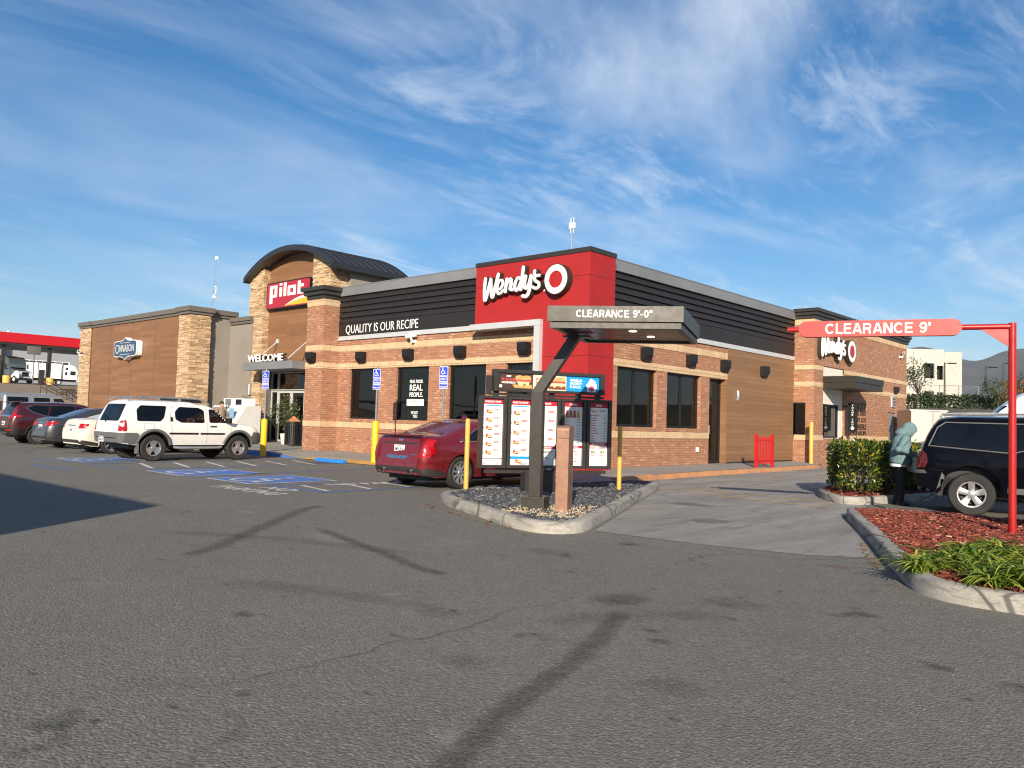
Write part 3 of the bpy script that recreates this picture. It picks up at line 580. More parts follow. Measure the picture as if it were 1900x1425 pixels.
for a, b in (((4.95, -1.0), (6.95, -1.12)), ((5.35, -1.9), (7.5, -2.3))): line(a, b, .10, M['pyellow'], .007)
line((3.2, -.4), (5.2, -1.0), .10, M['pyellow'], .007); line((3.0, -1.3), (5.4, -1.9), .10, M['pyellow'], .0075)
# stains and tyre marks on the asphalt
def fade_mat(name, col, k=.0, sc=9., al=.42):
    m, t, b = new_mat(name); o = nd(t, 'ShaderNodeTexCoord').outputs['Object']; a = nd(t, 'ShaderNodeAttribute', attribute_name='fade').outputs['Fac']
    nz = mth(t, 'ADD', mth(t, 'MULTIPLY', noise_n(t, o, sc, 7, .8, .8), .62), mth(t, 'MULTIPLY', noise_n(t, o, 45, 3, .8), .38))
    f = rng(t, mth(t, 'ADD', nz, mth(t, 'MULTIPLY', a, .36)), .66 - k, .98 - k, 0, al)
    b.inputs['Base Color'].default_value = c4(col); b.inputs['Roughness'].default_value = .8; bump(t, b, noise_n(t, o, 60, 4, .75), .6, .01)
    tr = nd(t, 'ShaderNodeBsdfTransparent'); ms = nd(t, 'ShaderNodeMixShader', {0: f}); t.links.new(tr.outputs[0], ms.inputs[1]); t.links.new(b.outputs[0], ms.inputs[2]); t.links.new(ms.outputs[0], t.nodes['Material Output'].inputs[0]); return m
stain = fade_mat('oil_stain', (.024, .022, .020), .02); stain2 = fade_mat('faint_stain', (.05, .046, .040), -.04, 5., .3); pale = fade_mat('pale_scuff', (.42, .40, .355), -.05, 14., .55)
def fade_obj(mb, fa, m):
    o = struct('road_stain', mb, m); at = o.data.attributes.new('fade', 'FLOAT', 'POINT'); at.data.foreach_set('value', fa)
    if o.data.polygons[0].normal.z < 0: o.data.flip_normals()
    return o
LAY = [0.0]
def lay():
    LAY[0] += .00009; return .0012 + LAY[0]
def streak(path, w0, m, seed, off=.004):
    off = lay()
    rnd = random.Random(seed); P = smooth_path([(a, b, 0) for a, b in path], 8); vs = []; fa = []
    for i, p in enumerate(P):
        d = (P[min(i + 1, len(P) - 1)] - P[max(i - 1, 0)]).normalized(); n = Vector((-d.y, d.x, 0)); e = min(1, i / 4, (len(P) - 1 - i) / 4)
        for q, f in ((-1.9, 0), (-.8, .8), (0, 1), (.8, .8), (1.9, 0)): x = p + n * w0 * q * rnd.uniform(.85, 1.1); vs.append((x.x, x.y, GZ + off)); fa.append(f * e)
    mb = MB(); mb.add(vs, [(i * 5 + j, i * 5 + j + 1, i * 5 + j + 6, i * 5 + j + 5) for i in range(len(P) - 1) for j in range(4)]); return fade_obj(mb, fa, m)
def blob(c, rx, ry, m, seed, off=.0045):
    off = lay() + (.0075 if off == .008 else 0)
    rnd = random.Random(seed); vs = [(c[0], c[1], GZ + off)]; fa = [1]; n = 20
    for r, f in ((.6, .9), (1.5, 0)):
        for i in range(n): t_ = 2 * pi * i / n; k_ = r * rnd.uniform(.85, 1.15); vs.append((c[0] + rx * k_ * cos(t_), c[1] + ry * k_ * sin(t_), GZ + off)); fa.append(f)
    mb = MB(); mb.add(vs, [(0, 1 + i, 1 + (i + 1) % n) for i in range(n)] + [(1 + i, 1 + n + i, 1 + n + (i + 1) % n, 1 + (i + 1) % n) for i in range(n)]); return fade_obj(mb, fa, m)
streak([(5.43, -13.71), (4.96, -12.98), (4.1, -12.05), (2.95, -10.79), (2.33, -10.06), (2.22, -9.64)], .10, stain, 1)
streak([(4.08, -11.21), (5.28, -11.57), (6.28, -11.83), (7.22, -12.13), (7.73, -12.13)], .075, stain, 2)
streak([(4.49, -11.51), (5.2, -11.75), (5.94, -11.99)], .13, pale, 3); streak([(7.68, -12.93), (8.2, -13.2), (8.83, -13.5)], .10, pale, 4)
streak([(10.2, -14.63), (10.4, -14.75), (10.57, -14.85)], .07, pale, 5); streak([(1.94, -11.1), (2.3, -11.14), (2.71, -11.16)], .11, pale, 6)
streak([(9.3, -11.8), (9.75, -12.7), (10.05, -13.5), (10.28, -14.24), (10.52, -14.8), (10.7, -15.2)], .075, stain, 7)
blob((9.25, -11.8), .22, .3, stain, 8); blob((7.77, -14.26), .10, .07, stain, 9); blob((10.13, -12.64), .10, .06, stain, 10); blob((9.25, -15.1), .06, .05, stain, 12); blob((8.23, -15.73), .05, .03, stain, 13); blob((9.14, -15.76), .04, .03, stain, 14); blob((11.6, -11.87), .1, .08, stain, 15); blob((9.95, -12.45), .07, .05, stain, 18)
blob((5.5, -4.1), .5, .3, stain, 16, .008); blob((6.98, -6.2), .35, .35, stain, 17, .008); blob((-7.9, -2.9), .8, .5, stain, 19)
rs = random.Random(5)
for k in range(46):
    x, y = rs.uniform(2, 12), rs.uniform(-15.6, -9.6)
    blob((x, y), rs.uniform(.02, .07), rs.uniform(.015, .05), stain if rs.random() < .8 else pale, 100 + k, .0048 + k * .00003)
for k, (a, b, c_) in enumerate(((8.6, -13.2, .3), (9.6, -13.9, .22), (9.9, -11.2, .35), (7.4, -10.4, .4), (10.7, -13.4, .25))): blob((a, b), c_, c_ * .7, stain2, 200 + k, .0042 + k * .00003)
for k, p in enumerate(([(3.2, -13.2), (4.4, -12.4), (5.6, -11.9), (7.2, -11.6)], [(6.2, -14.0), (7.6, -13.4), (9.0, -13.0)], [(10.4, -11.4), (9.6, -12.2), (9.2, -13.2)])): streak(p, .16, stain2, 300 + k, .0036 + k * .0001)
redsc = fade_mat('red_scuff', (.22, .06, .05), -.06, 12.); streak([(9.5, -8.75), (9.8, -8.72), (10.1, -8.76)], .12, redsc, 20)
litter = pm('dry_leaf', (.16, .09, .05), .8, var=.4); mb = MB()
for k in range(60):
    a = random.random(); x, y = 2.7 + 3.6 * a + random.gauss(0, .1), -8.15 - 1.3 * a - abs(random.gauss(0, .12)); 
    if k > 34: x, y = random.uniform(9.3, 10.2), random.uniform(-8.6, -6.6) ; x = 9.83 - (y + 7.45) * .42 - .08 + random.uniform(-.1, .0)
    Mx = Matrix.Translation((x, y, GZ + .012)) @ Matrix.Rotation(random.uniform(0, 6), 4, 'Z') @ Matrix.Rotation(random.gauss(0, .3), 4, 'X'); l = random.uniform(.012, .035); mb.box((-l, -l * .5, -.003), (l, l * .5, .003), 0, Mx)
tag(mb.build('debris', litter), 'dry leaf litter and grit lying along the kerbs', 'debris', kind='stuff')
# dirt bank and plateau beyond the shop on the left, hill on the right, far mountains
def terrain(name, pts_fn, us, vs_, m):
    mb = MB(); n = len(vs_); P = [pts_fn(u, v) for u in us for v in vs_]
    fs = [(i * n + j, (i + 1) * n + j, (i + 1) * n + j + 1, i * n + j + 1) for i in range(len(us) - 1) for j in range(n - 1)]
    mb.add(P, fs, 0, True); o = struct(name, mb, m, ang=180)
    if sum(p.normal.z for p in o.data.polygons) < 0: o.data.flip_normals()
    return o
def bank_z(x):
    pr = [(-400, 9), (-140, 5.55), (-110, 4.5), (-92, 3.92), (-88, 3.75), (-62, 2.2), (-55, .2), (-52, -.3)]
    for (a, za), (b, zb) in zip(pr, pr[1:]):
        if a <= x <= b: return za + (zb - za) * (x - a) / (b - a)
    return -.3
terrain('dirt_bank', lambda u, v: (u, v, bank_z(u) + (.22 * noise.noise((u * .5, v * .5, 0)) + .1 * noise.noise((u * 1.7, v * 1.7, 4)) if u > -92 else 0)), [-92 + 1.0 * i for i in range(41)], [-40 + 2.0 * i for i in range(41)], M['soil'])
terrain('truck_yard', lambda u, v: (u, v, bank_z(u) - .03), [-400, -250, -140, -110, -91], [-150, -40, 0, 40, 90, 200], M['asphalt'])
hillm = pm('hill_scrub', (.105, .098, .062), .95, var=.45, vs=.08)
def hill(u, v):       # slope behind the drive-through
    t = max(0, min(1, (v - 33) / 14)); return (u, v, GZ - .05 + 3.3 * t * t * (3 - 2 * t) + max(0, v - 47) * .035 + .15 * noise.noise((u * .4, v * .4, 0)))
terrain('hillside', hill, [-60 + 4 * i for i in range(31)], [31 + 1.5 * i for i in range(14)] + [60, 80, 110, 160, 300, 700], hillm)
mtm, mt_, mb_ = new_mat('mountain_scrub'); oc = nd(mt_, 'ShaderNodeTexCoord').outputs['Object']
cc = ramp(mt_, noise_n(mt_, oc, .012, 8, .62, .6), [(.3, (.030, .034, .028)), (.55, (.052, .056, .042)), (.70, (.085, .078, .060)), (.78, (.26, .22, .18))]); mt_.links.new(cc, mb_.inputs['Base Color']); mb_.inputs['Roughness'].default_value = 1
def mtn(u, v):        # u along the ridge, v up the face
    rz = 236 + 22 * noise.noise((u * .0021, 1.3, 0)) + 9 * noise.noise((u * .009, 2, 0)) + 4 * noise.noise((u * .03, 5, 0)); t = v
    x = -1500 + u; y = 1950 + (u - 900) * .55 + v * 900
    return (x + 30 * noise.noise((u * .01, v * 4, 0)), y + 110 * noise.noise((u * .006, v * 3, 7)), -5 + rz * (t ** .8) + 26 * noise.noise((u * .008, v * 5, 3)) * t * (1 - t) * 4)
terrain('mountains', mtn, [i * 22 for i in range(140)], [i / 24 for i in range(25)] + [1.3], mtm)
# ---------------- the shop building ----------------
B = thing('shop_building', 'brick truck stop shop with a red restaurant corner and an arched entrance', 'building')
A_ = .394; X_, Y_, Z_ = Vector((1, 0, 0)), Vector((0, 1, 0)), Vector((0, 0, 1)); NF, NR = -Y_, X_
BZ = -.35
WIN = [(-10.98, -9.30), (-8.38, -6.72), (-5.80, -4.14), (-3.33, -1.9)]
mb = MB(); ox = -11.66
wall(mb, (ox, A_, 0), X_, NF, 11.66 - A_, BZ, 4.05, [(a - ox, b - ox, 1.17, 2.95) for a, b in WIN]); mb.build('brick_wall', M['brick'], B)
WR = [(1.95, 4.06), (4.65, 6.76)]
mb = MB(); oy = A_
wall(mb, (-A_, oy, 0), Y_, NR, 14.11 - oy, BZ, 4.05, [(a - oy, b - oy, 1.17, 2.91) for a, b in WR] + [(7.34 - oy, 8.52 - oy, .0, 2.89)], .3); mb.build('brick_wall', M['brick'], B)
for a, b in WIN: window(B, (0, A_, 0), X_, NF, a, b, 1.17, 2.95, .10)
for a, b in WR: window(B, (-A_, 0, 0), Y_, NR, a, b, 1.17, 2.91, .12, mull=((a + b) / 2,))
# stone bands and sills
def band(x0, x1, y, z0, z1, d=.015, par=B, mat='block', nm='stone_band'):
    m_ = MB(); m_.box((x0, y - d, z0), (x1, y + .05, z1)); return m_.build(nm, M[mat], par)
def bandr(y0, y1, x, z0, z1, d=.015, mat='block', nm='stone_band'):
    m_ = MB(); m_.box((x - .05, y0, z0), (x + d, y1, z1)); return m_.build(nm, M[mat], B)
band(-11.66, -.41, A_, 3.58, 3.80); band(-11.66, -.41, A_, 2.953, 3.16); band(-11.66, -.41, A_, .85, 1.05)
bandr(.41, 8.6, -A_, 3.60, 3.82); bandr(.41, 8.6, -A_, 2.913, 3.12); bandr(.41, 7.33, -A_, .85, 1.05)
for a, b in WIN: band(a - .1, b + .1, A_, 1.06, 1.168, .035, B, 'brick', 'brick_sill')
for a, b in WR: bandr(a - .1, b + .1, -A_, 1.06, 1.168, .035, 'brick', 'brick_sill')
# dark slatted parapet, flashing and coping
def ribs(axis, a, b, c, z0, z1, n, name, k=1):
    m_ = MB(); h = (z1 - z0) / n
    for i in range(n):
        z = z0 + i * h; pr = [(.0, z), (.075, z + .012), (.06, z + h * .55), (.02, z + h - .012), (0, z + h - .012)]
        if axis == 'x': m_.prism([(a, c - d, q) for d, q in pr], (b - a, 0, 0))
        else: m_.prism([(c + d, a, q) for d, q in pr], (0, b - a, 0))
    return m_.build(name, M['siding'], B)
mb = MB(); mb.box((-11.66, A_ - .06, 4.0), (-4.27, A_ + .02, 4.15)); mb.build('flashing', M['alu'], B)
mb = MB(); mb.box((-11.66, A_ - .05, 4.152), (-4.27, A_ + .02, 4.62)); mb.build('fascia_panel', M['siding'], B)
ribs('x', -11.66, -4.27, A_ + .01, 4.62, 5.615, 5, 'slatted_siding')
mb = MB(); mb.box((-11.66, A_ - .10, 5.62), (-4.27, A_ + .35, 5.93)); mb.box((-11.66, A_ - .112, 5.935), (-4.27, A_ + .36, 5.96)); mb.build('coping', M['alug'], B)
mb = MB(); mb.box((-A_ - .02, 1.16, 4.0), (-A_ + .06, 14.10, 4.15)); mb.build('flashing', M['alu'], B)
mb = MB(); mb.box((-A_ - .02, 1.16, 4.152), (-A_ + .05, 14.10, 4.62)); mb.build('fascia_panel', M['siding'], B)
ribs('y', 1.16, 14.10, -A_ - .01, 4.62, 5.615, 5, 'slatted_siding')
mb = MB(); mb.box((-A_ - .35, 1.16, 5.62), (-A_ + .10, 14.08, 5.93)); mb.box((-A_ - .36, 1.16, 5.935), (-A_ + .112, 14.08, 5.96)); mb.build('coping', M['alug'], B)
mb = MB(); mb.box((-11.6, .5, 4.06), (-.5, 24, 5.6)); mb.box((-15.4, 3.6, -.3), (-1, 24, 4.04)); mb.build('roof_deck', M['stucco'], B)
# dining room seen through the panes
mb = MB(); mb.box((-11.5, .65, -.03), (-.65, 9.6, .0)); mb.build('dining_floor', pm('dining_floor', (.10, .075, .055), .4, var=.3), B)
mb = MB(); mb.box((-11.5, 9.4, 0), (-.65, 9.6, 4.0)); mb.box((-11.6, .65, 0), (-11.5, 9.4, 4.0)); mb.build('dining_wall', pm('dining_wall', (.20, .15, .10), .8, var=.15), B)
mb = MB(); mb.box((-11.5, .65, 3.6), (-.65, 9.4, 3.7)); cg_ = mb.build('dining_ceiling', pm('dining_ceiling', (.16, .15, .14), .8), B); mb = MB()
for k in range(4):
    for j in range(3): mb.box((-10 + k * 2.6, 2.2 + j * 2.4, 3.57), (-9.2 + k * 2.6, 2.5 + j * 2.4, 3.596))
mb.build('ceiling_lamp', pm('dim_ceiling_lamp', (1, .88, .7), .4, var=.01, emit=.9), cg_); mb = MB()
for k in range(5): x = -10.4 + k * 2.2; mb.box((x, 1.3, .72), (x + 1.1, 2.0, .76)); mb.box((x + .5, 1.6, 0), (x + .6, 1.7, .72)); mb.box((x - .35, 1.2, 0), (x - .25, 2.0, 1.1)); mb.box((x - .35, 1.2, .42), (x - .02, 2.0, .48))
for k in range(4): y = 3.2 + k * 1.6; mb.box((-2.0, y, .72), (-1.2, y + .8, .76)); mb.box((-1.65, y + .35, 0), (-1.55, y + .45, .72)); mb.box((-2.0, y - .3, 0), (-1.2, y - .2, 1.1))
mb.build('dining_furniture', pm('dining_wood', (.13, .075, .04), .5, var=.2), B)
# red corner tower with silver portal frame
mb = MB(); mb.prism([(-4.29, 0, 4.11), (0, 0, 4.11), (0, 1.175, 4.11), (-4.29, 1.175, 4.11)], (0, 0, 1.74)); mb.prism([(-1.6, .001, BZ), (0, .001, BZ), (0, 1.174, BZ), (-1.6, 1.174, BZ)], (0, 0, 4.459)); mb.build('red_tower', M['red'], B)
mb = MB()
for z in (5.22, 4.075, 3.05):
    x0 = -4.29 if z > 4.2 else -1.6
    mb.box((x0, -.002, z - .008), (.002, .02, z + .008)); mb.box((-.02, -.002, z - .008), (.002, 1.17, z + .008))
mb.build('joint', pm('red_joint', (.12, .006, .008), .9), B)
mb = MB(); mb.box((-4.31, -.025, 5.85), (.025, 1.2, 5.975)); mb.build('coping', M['dark'], B)
mb = MB(); mb.box((-4.38, -.13, 3.935), (-1.6, .36, 4.105)); mb.box((-1.82, -.128, BZ), (-1.602, .36, 3.93)); mb.build('portal_frame', M['alu'], B)
# side entrance door and wood panel
D_ = window(B, (-A_, 0, 0), Y_, NR, 7.34, 8.52, .005, 2.89, .2, hb=(2.22,), fw=.10, name='door')
mb = MB(); mb.box((-A_ - .17, 7.60, 1.0), (-A_ - .13, 7.63, 1.3)); mb.build('handle', M['alu'], D_)
mb = MB(); mb.box((-A_ - .05, 8.60, .05), (-A_ + .03, 11.105, 3.995)); mb.box((-A_ - .05, 11.113, .05), (-A_ + .03, 14.10, 3.995)); mb.build('wood_panel', M['wood2'], B)
mb = MB(); mb.box((-A_ - .3, 8.50, .02), (-A_ + .034, 8.597, 2.91)); mb.box((-A_ - .05, 8.56, 2.915), (-A_ + .034, 8.598, 3.995)); mb.build('wood_trim', M['wood2'], B)
mb = MB(); mb.box((-A_ - .05, 8.60, -.3), (-A_ + .01, 14.10, .045)); mb.build('plinth', M['dark'], B)
# brick pavilion with the drive-through window
PX0, PY0, PY1 = .45, 14.11, 25.74
mb = MB(); wall(mb, (-A_, PY0, 0), X_, NF, PX0 + A_, BZ, 5.66, [(-.45 + A_, .12 + A_, .94, 2.32)], .12)
wall(mb, (PX0, PY0, 0), Y_, NR, PY1 - PY0, BZ, 5.66, [(15.03 - PY0, 17.27 - PY0, .93, 3.83), (23.0 - PY0, 24.1 - PY0, -.2, 2.2)], .12)
mb.box((-.38, 25.6, BZ), (.44, PY1, 5.6)); mb.build('brick_wall', M['brick'], B)
window(B, (0, PY0, 0), X_, NF, -.45, .12, .94, 2.32, .04, fw=.05)
mb = MB(); wall(mb, (PX0 - .05, 15.032, 0), Y_, NR, 2.236, .932, 3.828, [(.03, 1.80, 0.95, 2.31)], .06); mb.build('white_panel', M['sill'], B)
window(B, (PX0 - .05, 0, 0), Y_, NR, 15.065, 16.83, .952, 2.308, .02, fw=.06, name='service_window')
mb = MB(); mb.box((PX0 - .1, 23.02, -.2), (PX0 - .06, 24.08, 2.18)); mb.build('door', pm('grey_door', (.22, .21, .2), .6), B)
for z0, z1 in ((5.39, 5.64), (3.63, 3.81), (2.953, 3.15), (.85, 1.05)):
    band(-A_ + .06, PX0 + .015, PY0, z0, z1)
    bandr(PY0 + .052, 15.03 if z0 < 4 else PY1, PX0, z0, z1)
    if z0 < 4: bandr(17.27, 23.0 if z0 < 2 else PY1, PX0, z0, z1)
mb = MB()
for i, (z0, z1) in enumerate(((5.645, 5.77), (5.775, 5.90), (5.905, 6.03))):
    d = .07 + i * .075; mb.prism([(-.33, PY0 - d, z0), (PX0 + d, PY0 - d, z0), (PX0 + d, PY1 + .1, z0), (-.33, PY1 + .1, z0)], (0, 0, z1 - z0))
mb.build('cornice', M['dark'], B)
mb = MB(); mb.box((PX0 + .01, 15.0, 2.92), (1.72, 18.2, 3.16)); mb.box((PX0 + .01, 14.98, 3.17), (1.75, 18.23, 3.41)); mb.build('awning', M['dark'], B)
# brick pier left of the restaurant
mb = MB(); mb.prism([(-12.73, -.31, BZ), (-11.665, -.31, BZ), (-11.665, 1.5, BZ), (-12.73, 1.5, BZ)], (0, 0, 5.85)); mb.build('brick_pier', M['brick'], B)
for z0, z1 in ((5.24, 5.46), (3.58, 3.80), (2.953, 3.16), (.85, 1.05)):
    mb = MB(); mb.prism([(-12.745, -.325, z0), (-11.65, -.325, z0), (-11.65, .374, z0), (-12.745, .374, z0)], (0, 0, z1 - z0)); mb.build('stone_band', M['block'], B)
mb = MB()
for i, (z0, z1) in enumerate(((5.50, 5.63), (5.635, 5.78), (5.785, 5.93))):
    d = .03 + i * .09; mb.prism([(-12.73 - d, -.31 - d, z0), (-11.665 + d, -.31 - d, z0), (-11.665 + d, .8, z0), (-12.73 - d, .8, z0)], (0, 0, z1 - z0))
mb.build('cornice', M['dark'], B)
mb = MB(); mb.box((-12.6, 1.4, BZ), (-12.4, 8, 5.9)); mb.box((-12.5, 7.9, BZ), (-11.7, 8, 5.9)); mb.build('stucco_wall', M['stucco'], B)
# arched entrance tower
TY = 2.9
def arch(x, base=7.60, crown=8.70, cx=-18.45, hw=3.5):
    R = (hw * hw + (crown - base) ** 2) / (2 * (crown - base)); return crown - R + sqrt(max(0, R * R - (x - cx) ** 2))
def stones(name, faces, par=B):       # stacked ledgestone: real stones of uneven length and depth
    m_ = MB(); rnd = random.Random(hash(name) % 97 + len(faces))
    for (p0, h, n, wd, z0, ztop) in faces:
        p0 = Vector(p0); h = Vector(h); n = Vector(n); z = z0
        while z < (ztop if not callable(ztop) else 9):
            rh = rnd.uniform(.055, .13); u = -rnd.uniform(0, .03)
            while u < wd:
                l = min(rnd.uniform(.16, .52), wd - u + .02); zt = ztop(u + l / 2) if callable(ztop) else ztop
                if wd - u - l < .1: l = wd - u + rnd.uniform(0, .02)
                if z + rh * .3 < zt:
                    d = rnd.uniform(.012, .055); z1 = min(z + rh - .004, zt)
                    a = p0 + h * (u + .003) + Z_ * z; b_ = h * (l - .006); q = [a, a + b_, a + b_ + Z_ * (z1 - z), a + Z_ * (z1 - z)]
                    o_ = n * d; c = .25; ctr = sum(q, Vector()) / 4
                    q2 = [x_ + o_ + Vector((rnd.uniform(-.006, .006), rnd.uniform(-.006, .006), rnd.uniform(-.006, .006))) + (ctr - x_).normalized() * .008 for x_ in q]; q0 = [x_ - n * .03 for x_ in q]
                    m_.add(q0 + q2, [(4, 5, 6, 7), (0, 1, 5, 4), (1, 2, 6, 5), (2, 3, 7, 6), (3, 0, 4, 7)])
                u += l
            z += rh
    o = m_.build(name, M['ledge'], par); return o
def core(a, b):
    m_ = MB(); m_.box(a, b); return m_
mb = core((-21.93, 2.59, BZ), (-20.8, 3.5, 7.55)); mb.box((-16.78, 2.59, BZ), (-15.55, 3.5, 7.45)); mb.build('pier_core', M['stuccoc'], B)
stones('stone_pier', [((-21.93, 2.59, 0), X_, NF, 1.13, -.2, lambda u: arch(-21.93 + u) - .12), ((-20.8, 2.59, 0), Y_, NR, .36, -.2, 8.0), ((-21.93, 3.4, 0), -Y_, -X_, .8, -.2, 7.5)])
stones('stone_pier', [((-16.78, 2.59, 0), X_, NF, 1.23, -.2, lambda u: arch(-16.78 + u) - .12), ((-15.55, 2.59, 0), Y_, NR, .9, -.2, 7.5), ((-16.78, 3.4, 0), -Y_, -X_, .8, -.2, 7.9)])
mb = MB()
for x0, x1 in ((-20.8, -18.655), (-18.645, -16.78)):
    k = 12; pts = [(x0, TY, 3.22), (x1, TY, 3.22)] + [(x1 + (x0 - x1) * i / k, TY, arch(x1 + (x0 - x1) * i / k) - .1) for i in range(k + 1)]; mb.prism(pts, (0, .2, 0))
mb.build('wood_panel', M['wood'], B)
mb = MB(); n_ = 36; xs_ = [-21.97 + 7.04 * i / n_ for i in range(n_ + 1)]
top = [(x, arch(x, 7.64, 8.73)) for x in xs_]; prof = [(x, 2.2, z) for x, z in top] + [(x, 2.2, z - .24) for x, z in top[::-1]]
mb.prism(prof, (0, 4.1, 0))
for k in range(10):
    y = 2.45 + k * .41
    for (xa, za), (xb, zb) in zip(top, top[1:]): mb.add([(xa, y, za), (xb, y, zb), (xb, y, zb + .045), (xa, y, za + .045), (xa, y + .03, za), (xb, y + .03, zb), (xb, y + .03, zb + .045), (xa, y + .03, za + .045)], [(0, 1, 2, 3), (7, 6, 5, 4), (3, 2, 6, 7)])
mb.build('vaulted_roof', M['roofm'], B)
mb = MB(); pts = [(x, 3.5, arch(x, 7.64, 8.73) - .25) for x in xs_[2:-2]]; mb.prism([(xs_[2], 3.5, 3.3)] + [(xs_[-3], 3.5, 3.3)] + pts[::-1], (0, 2.6, 0)); mb.build('stucco_wall', M['stucco'], B)
# storefront doors
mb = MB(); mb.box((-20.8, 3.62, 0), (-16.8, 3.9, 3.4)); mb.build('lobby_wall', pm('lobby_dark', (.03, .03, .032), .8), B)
mb = MB()
for i, (x, z) in enumerate(((-19.7, 3.0), (-19.3, 2.84), (-18.8, 2.72))): mb.box((x, 3.55, z), (x + .75, 3.60, z + .035))
mb.build('ceiling_lamp', M['tube'], B)
for a, b, z0, z1, nm in ((-20.78, -20.2, 2.36, 3.2, 'window'), (-20.18, -18.0, 2.36, 3.2, 'window'), (-20.78, -20.2, .02, 2.33, 'window'), (-20.18, -19.1, .02, 2.33, 'door'), (-19.09, -18.0, .02, 2.33, 'door'), (-17.98, -16.8, .02, 3.2, 'window')):
    window(B, (0, 3.2, 0), X_, NF, a, b, z0, z1, 0, fm='alu', fw=.085 if nm == 'door' else .05, name=nm)
mb = MB(); mb.box((-20.5, 1.5, 3.19), (-16.45, 2.88, 3.52)); mb.build('entrance_canopy', M['alug'], B)
for x in (-19.9, -17.3):
    mb = MB(); mb.tube([(x, 1.65, 3.5), (x, 2.9, 4.6)], .028, 8); mb.box((x - .09, 2.85, 4.5), (x + .09, 2.90, 4.7)); mb.build('tie_rod', M['alu'], B)
# stone-and-wood bakery wing
mb = MB(); mb.box((-35.0, .42, BZ), (-24.2, .6, 5.8)); mb.build('wood_panel', M['wood'], B)
mb = MB()
for x in (-32.35, -29.65, -26.95): mb.box((x - .012, .40, BZ), (x + .012, .43, 5.78))
mb.build('joint', M['stuccoc'], B)
mb = core((-36.4, .34, BZ), (-35.0, 1.0, 5.8)); mb.box((-24.28, .34, BZ), (-23.24, 1.3, 5.8)); mb.build('pier_core', M['stuccoc'], B)
stones('stone_pier', [((-36.4, .34, 0), X_, NF, 1.42, -.2, 5.8)])
stones('stone_pier', [((-24.28, .34, 0), X_, NF, 1.04, -.2, 5.8), ((-23.24, .34, 0), Y_, NR, 1.0, -.2, 5.8)])
mb = MB(); mb.box((-36.3, .9, BZ), (-23.5, 12, 5.8)); mb.box((-23.5, 2.5, BZ), (-21.5, 3.2, 5.5)); mb.build('stucco_wall', M['stucco'], B)
mb = MB()
for z0, z1, d in ((5.805, 5.93, .0), (5.935, 6.16, .07)):
    mb.prism([(x, y, z0) for x, y in ((-36.5 - d, .26 - d), (-34.9 + d, .26 - d), (-34.9 + d, .36 - d), (-24.4 - d, .36 - d), (-24.4 - d, .24 - d), (-23.14 + d, .24 - d), (-23.14 + d, 1.4 + d), (-23.42 + d, 1.4 + d), (-23.42 + d, 2.75 + d), (-36.5 - d, 2.75 + d))], (0, 0, z1 - z0))
mb.box((-23.4, 2.42, 5.50), (-21.5, 3.2, 5.62)); mb.box((-23.4, 2.36, 5.625), (-21.5, 3.2, 5.82)); mb.build('cornice', M['stuccoc'], B)
mb = MB()
def spikes(a, b, n, h=.12):
    a = Vector(a); b = Vector(b)
    for i in range(n):
        p = a + (b - a) * (i / n); q = p + Vector((random.gauss(0, .03), random.gauss(0, .03), h)); mb.tube([p, q], .003, 3, cap=False)
spikes((-36.4, .3, 6.16), (-24.3, .3, 6.16), 50, .13); spikes((-24.3, .25, 6.16), (-23.2, .25, 6.16), 8, .13); spikes((-23.2, .3, 6.16), (-23.2, 2.6, 6.16), 14, .13); spikes((-.3, 13.85, 6.03), (.6, 13.85, 6.03), 22); spikes((.65, 13.85, 6.03), (.65, 25.7, 6.03), 70)
mb.build('bird_spike', M['alu'], B, flat=True)

# wall lights: dark shrouded boxes
def wall_light(p, n, label, s=1.0):
    p = Vector(p); n = Vector(n); h = Vector((-n.y, n.x, 0)); t = thing('wall_light', label, 'wall light', p, 0, 'dark box lights on the brick walls'); m_ = MB()
    f = lambda u, d, z: p + h * u * s + n * d * s + Z_ * z * s
    for (u, d0, z0, z1, d1) in ((.185, 0.0, -.13, .17, .22),):
        a = [f(-u, 0, z1), f(u, 0, z1), f(u, d1, z1), f(-u, d1, z1)]; b = [f(-u, 0, -.20), f(u, 0, -.20), f(u, .13, -.20), f(-u, .13, -.20)]; c = [f(-u, 0, -.06), f(u, 0, -.06), f(u, d1, -.06), f(-u, d1, -.06)]
        m_.add(a + c + b, [(3, 2, 1, 0), (0, 1, 5, 4), (1, 2, 6, 5), (2, 3, 7, 6), (3, 0, 4, 7), (4, 5, 9, 8), (5, 6, 10, 9), (6, 7, 11, 10), (7, 4, 8, 11), (8, 9, 10, 11)])
    bod = m_.build('housing', M['black'], t); m_ = MB(); m_.prism([f(-.15, .02, -.205), f(.15, .02, -.205), f(.15, .11, -.205), f(-.15, .11, -.205)], (0, 0, -.012)); m_.build('lens', M['charcoal'], bod)
for x, y, lb in ((-12.25, -.31, 'black box light on the brick pier beside the entrance doors'), (-10.22, A_, 'black box light above the first front window, next to the entrance pier'), (-7.67, A_, 'black box light above the window with white slogan lettering'), (-5.2, A_, 'black box light above the window behind the red sedan roof'), (-2.53, A_, 'black box light inside the silver portal frame')): wall_light((x, y, 3.36), NF, lb)
for y, lb in ((3.3, 'black box light above the side window nearest the red tower'), (5.95, 'black box light above the second side window'), (8.25, 'black box light above the side door'), (11.27, 'black box light on the tan wood panel')): wall_light((-A_ + (.03 if y > 9 else 0), y, 3.38), NR, lb)
wall_light((PX0, 23.9, 3.3), NR, 'small black light above the grey service door', .85)
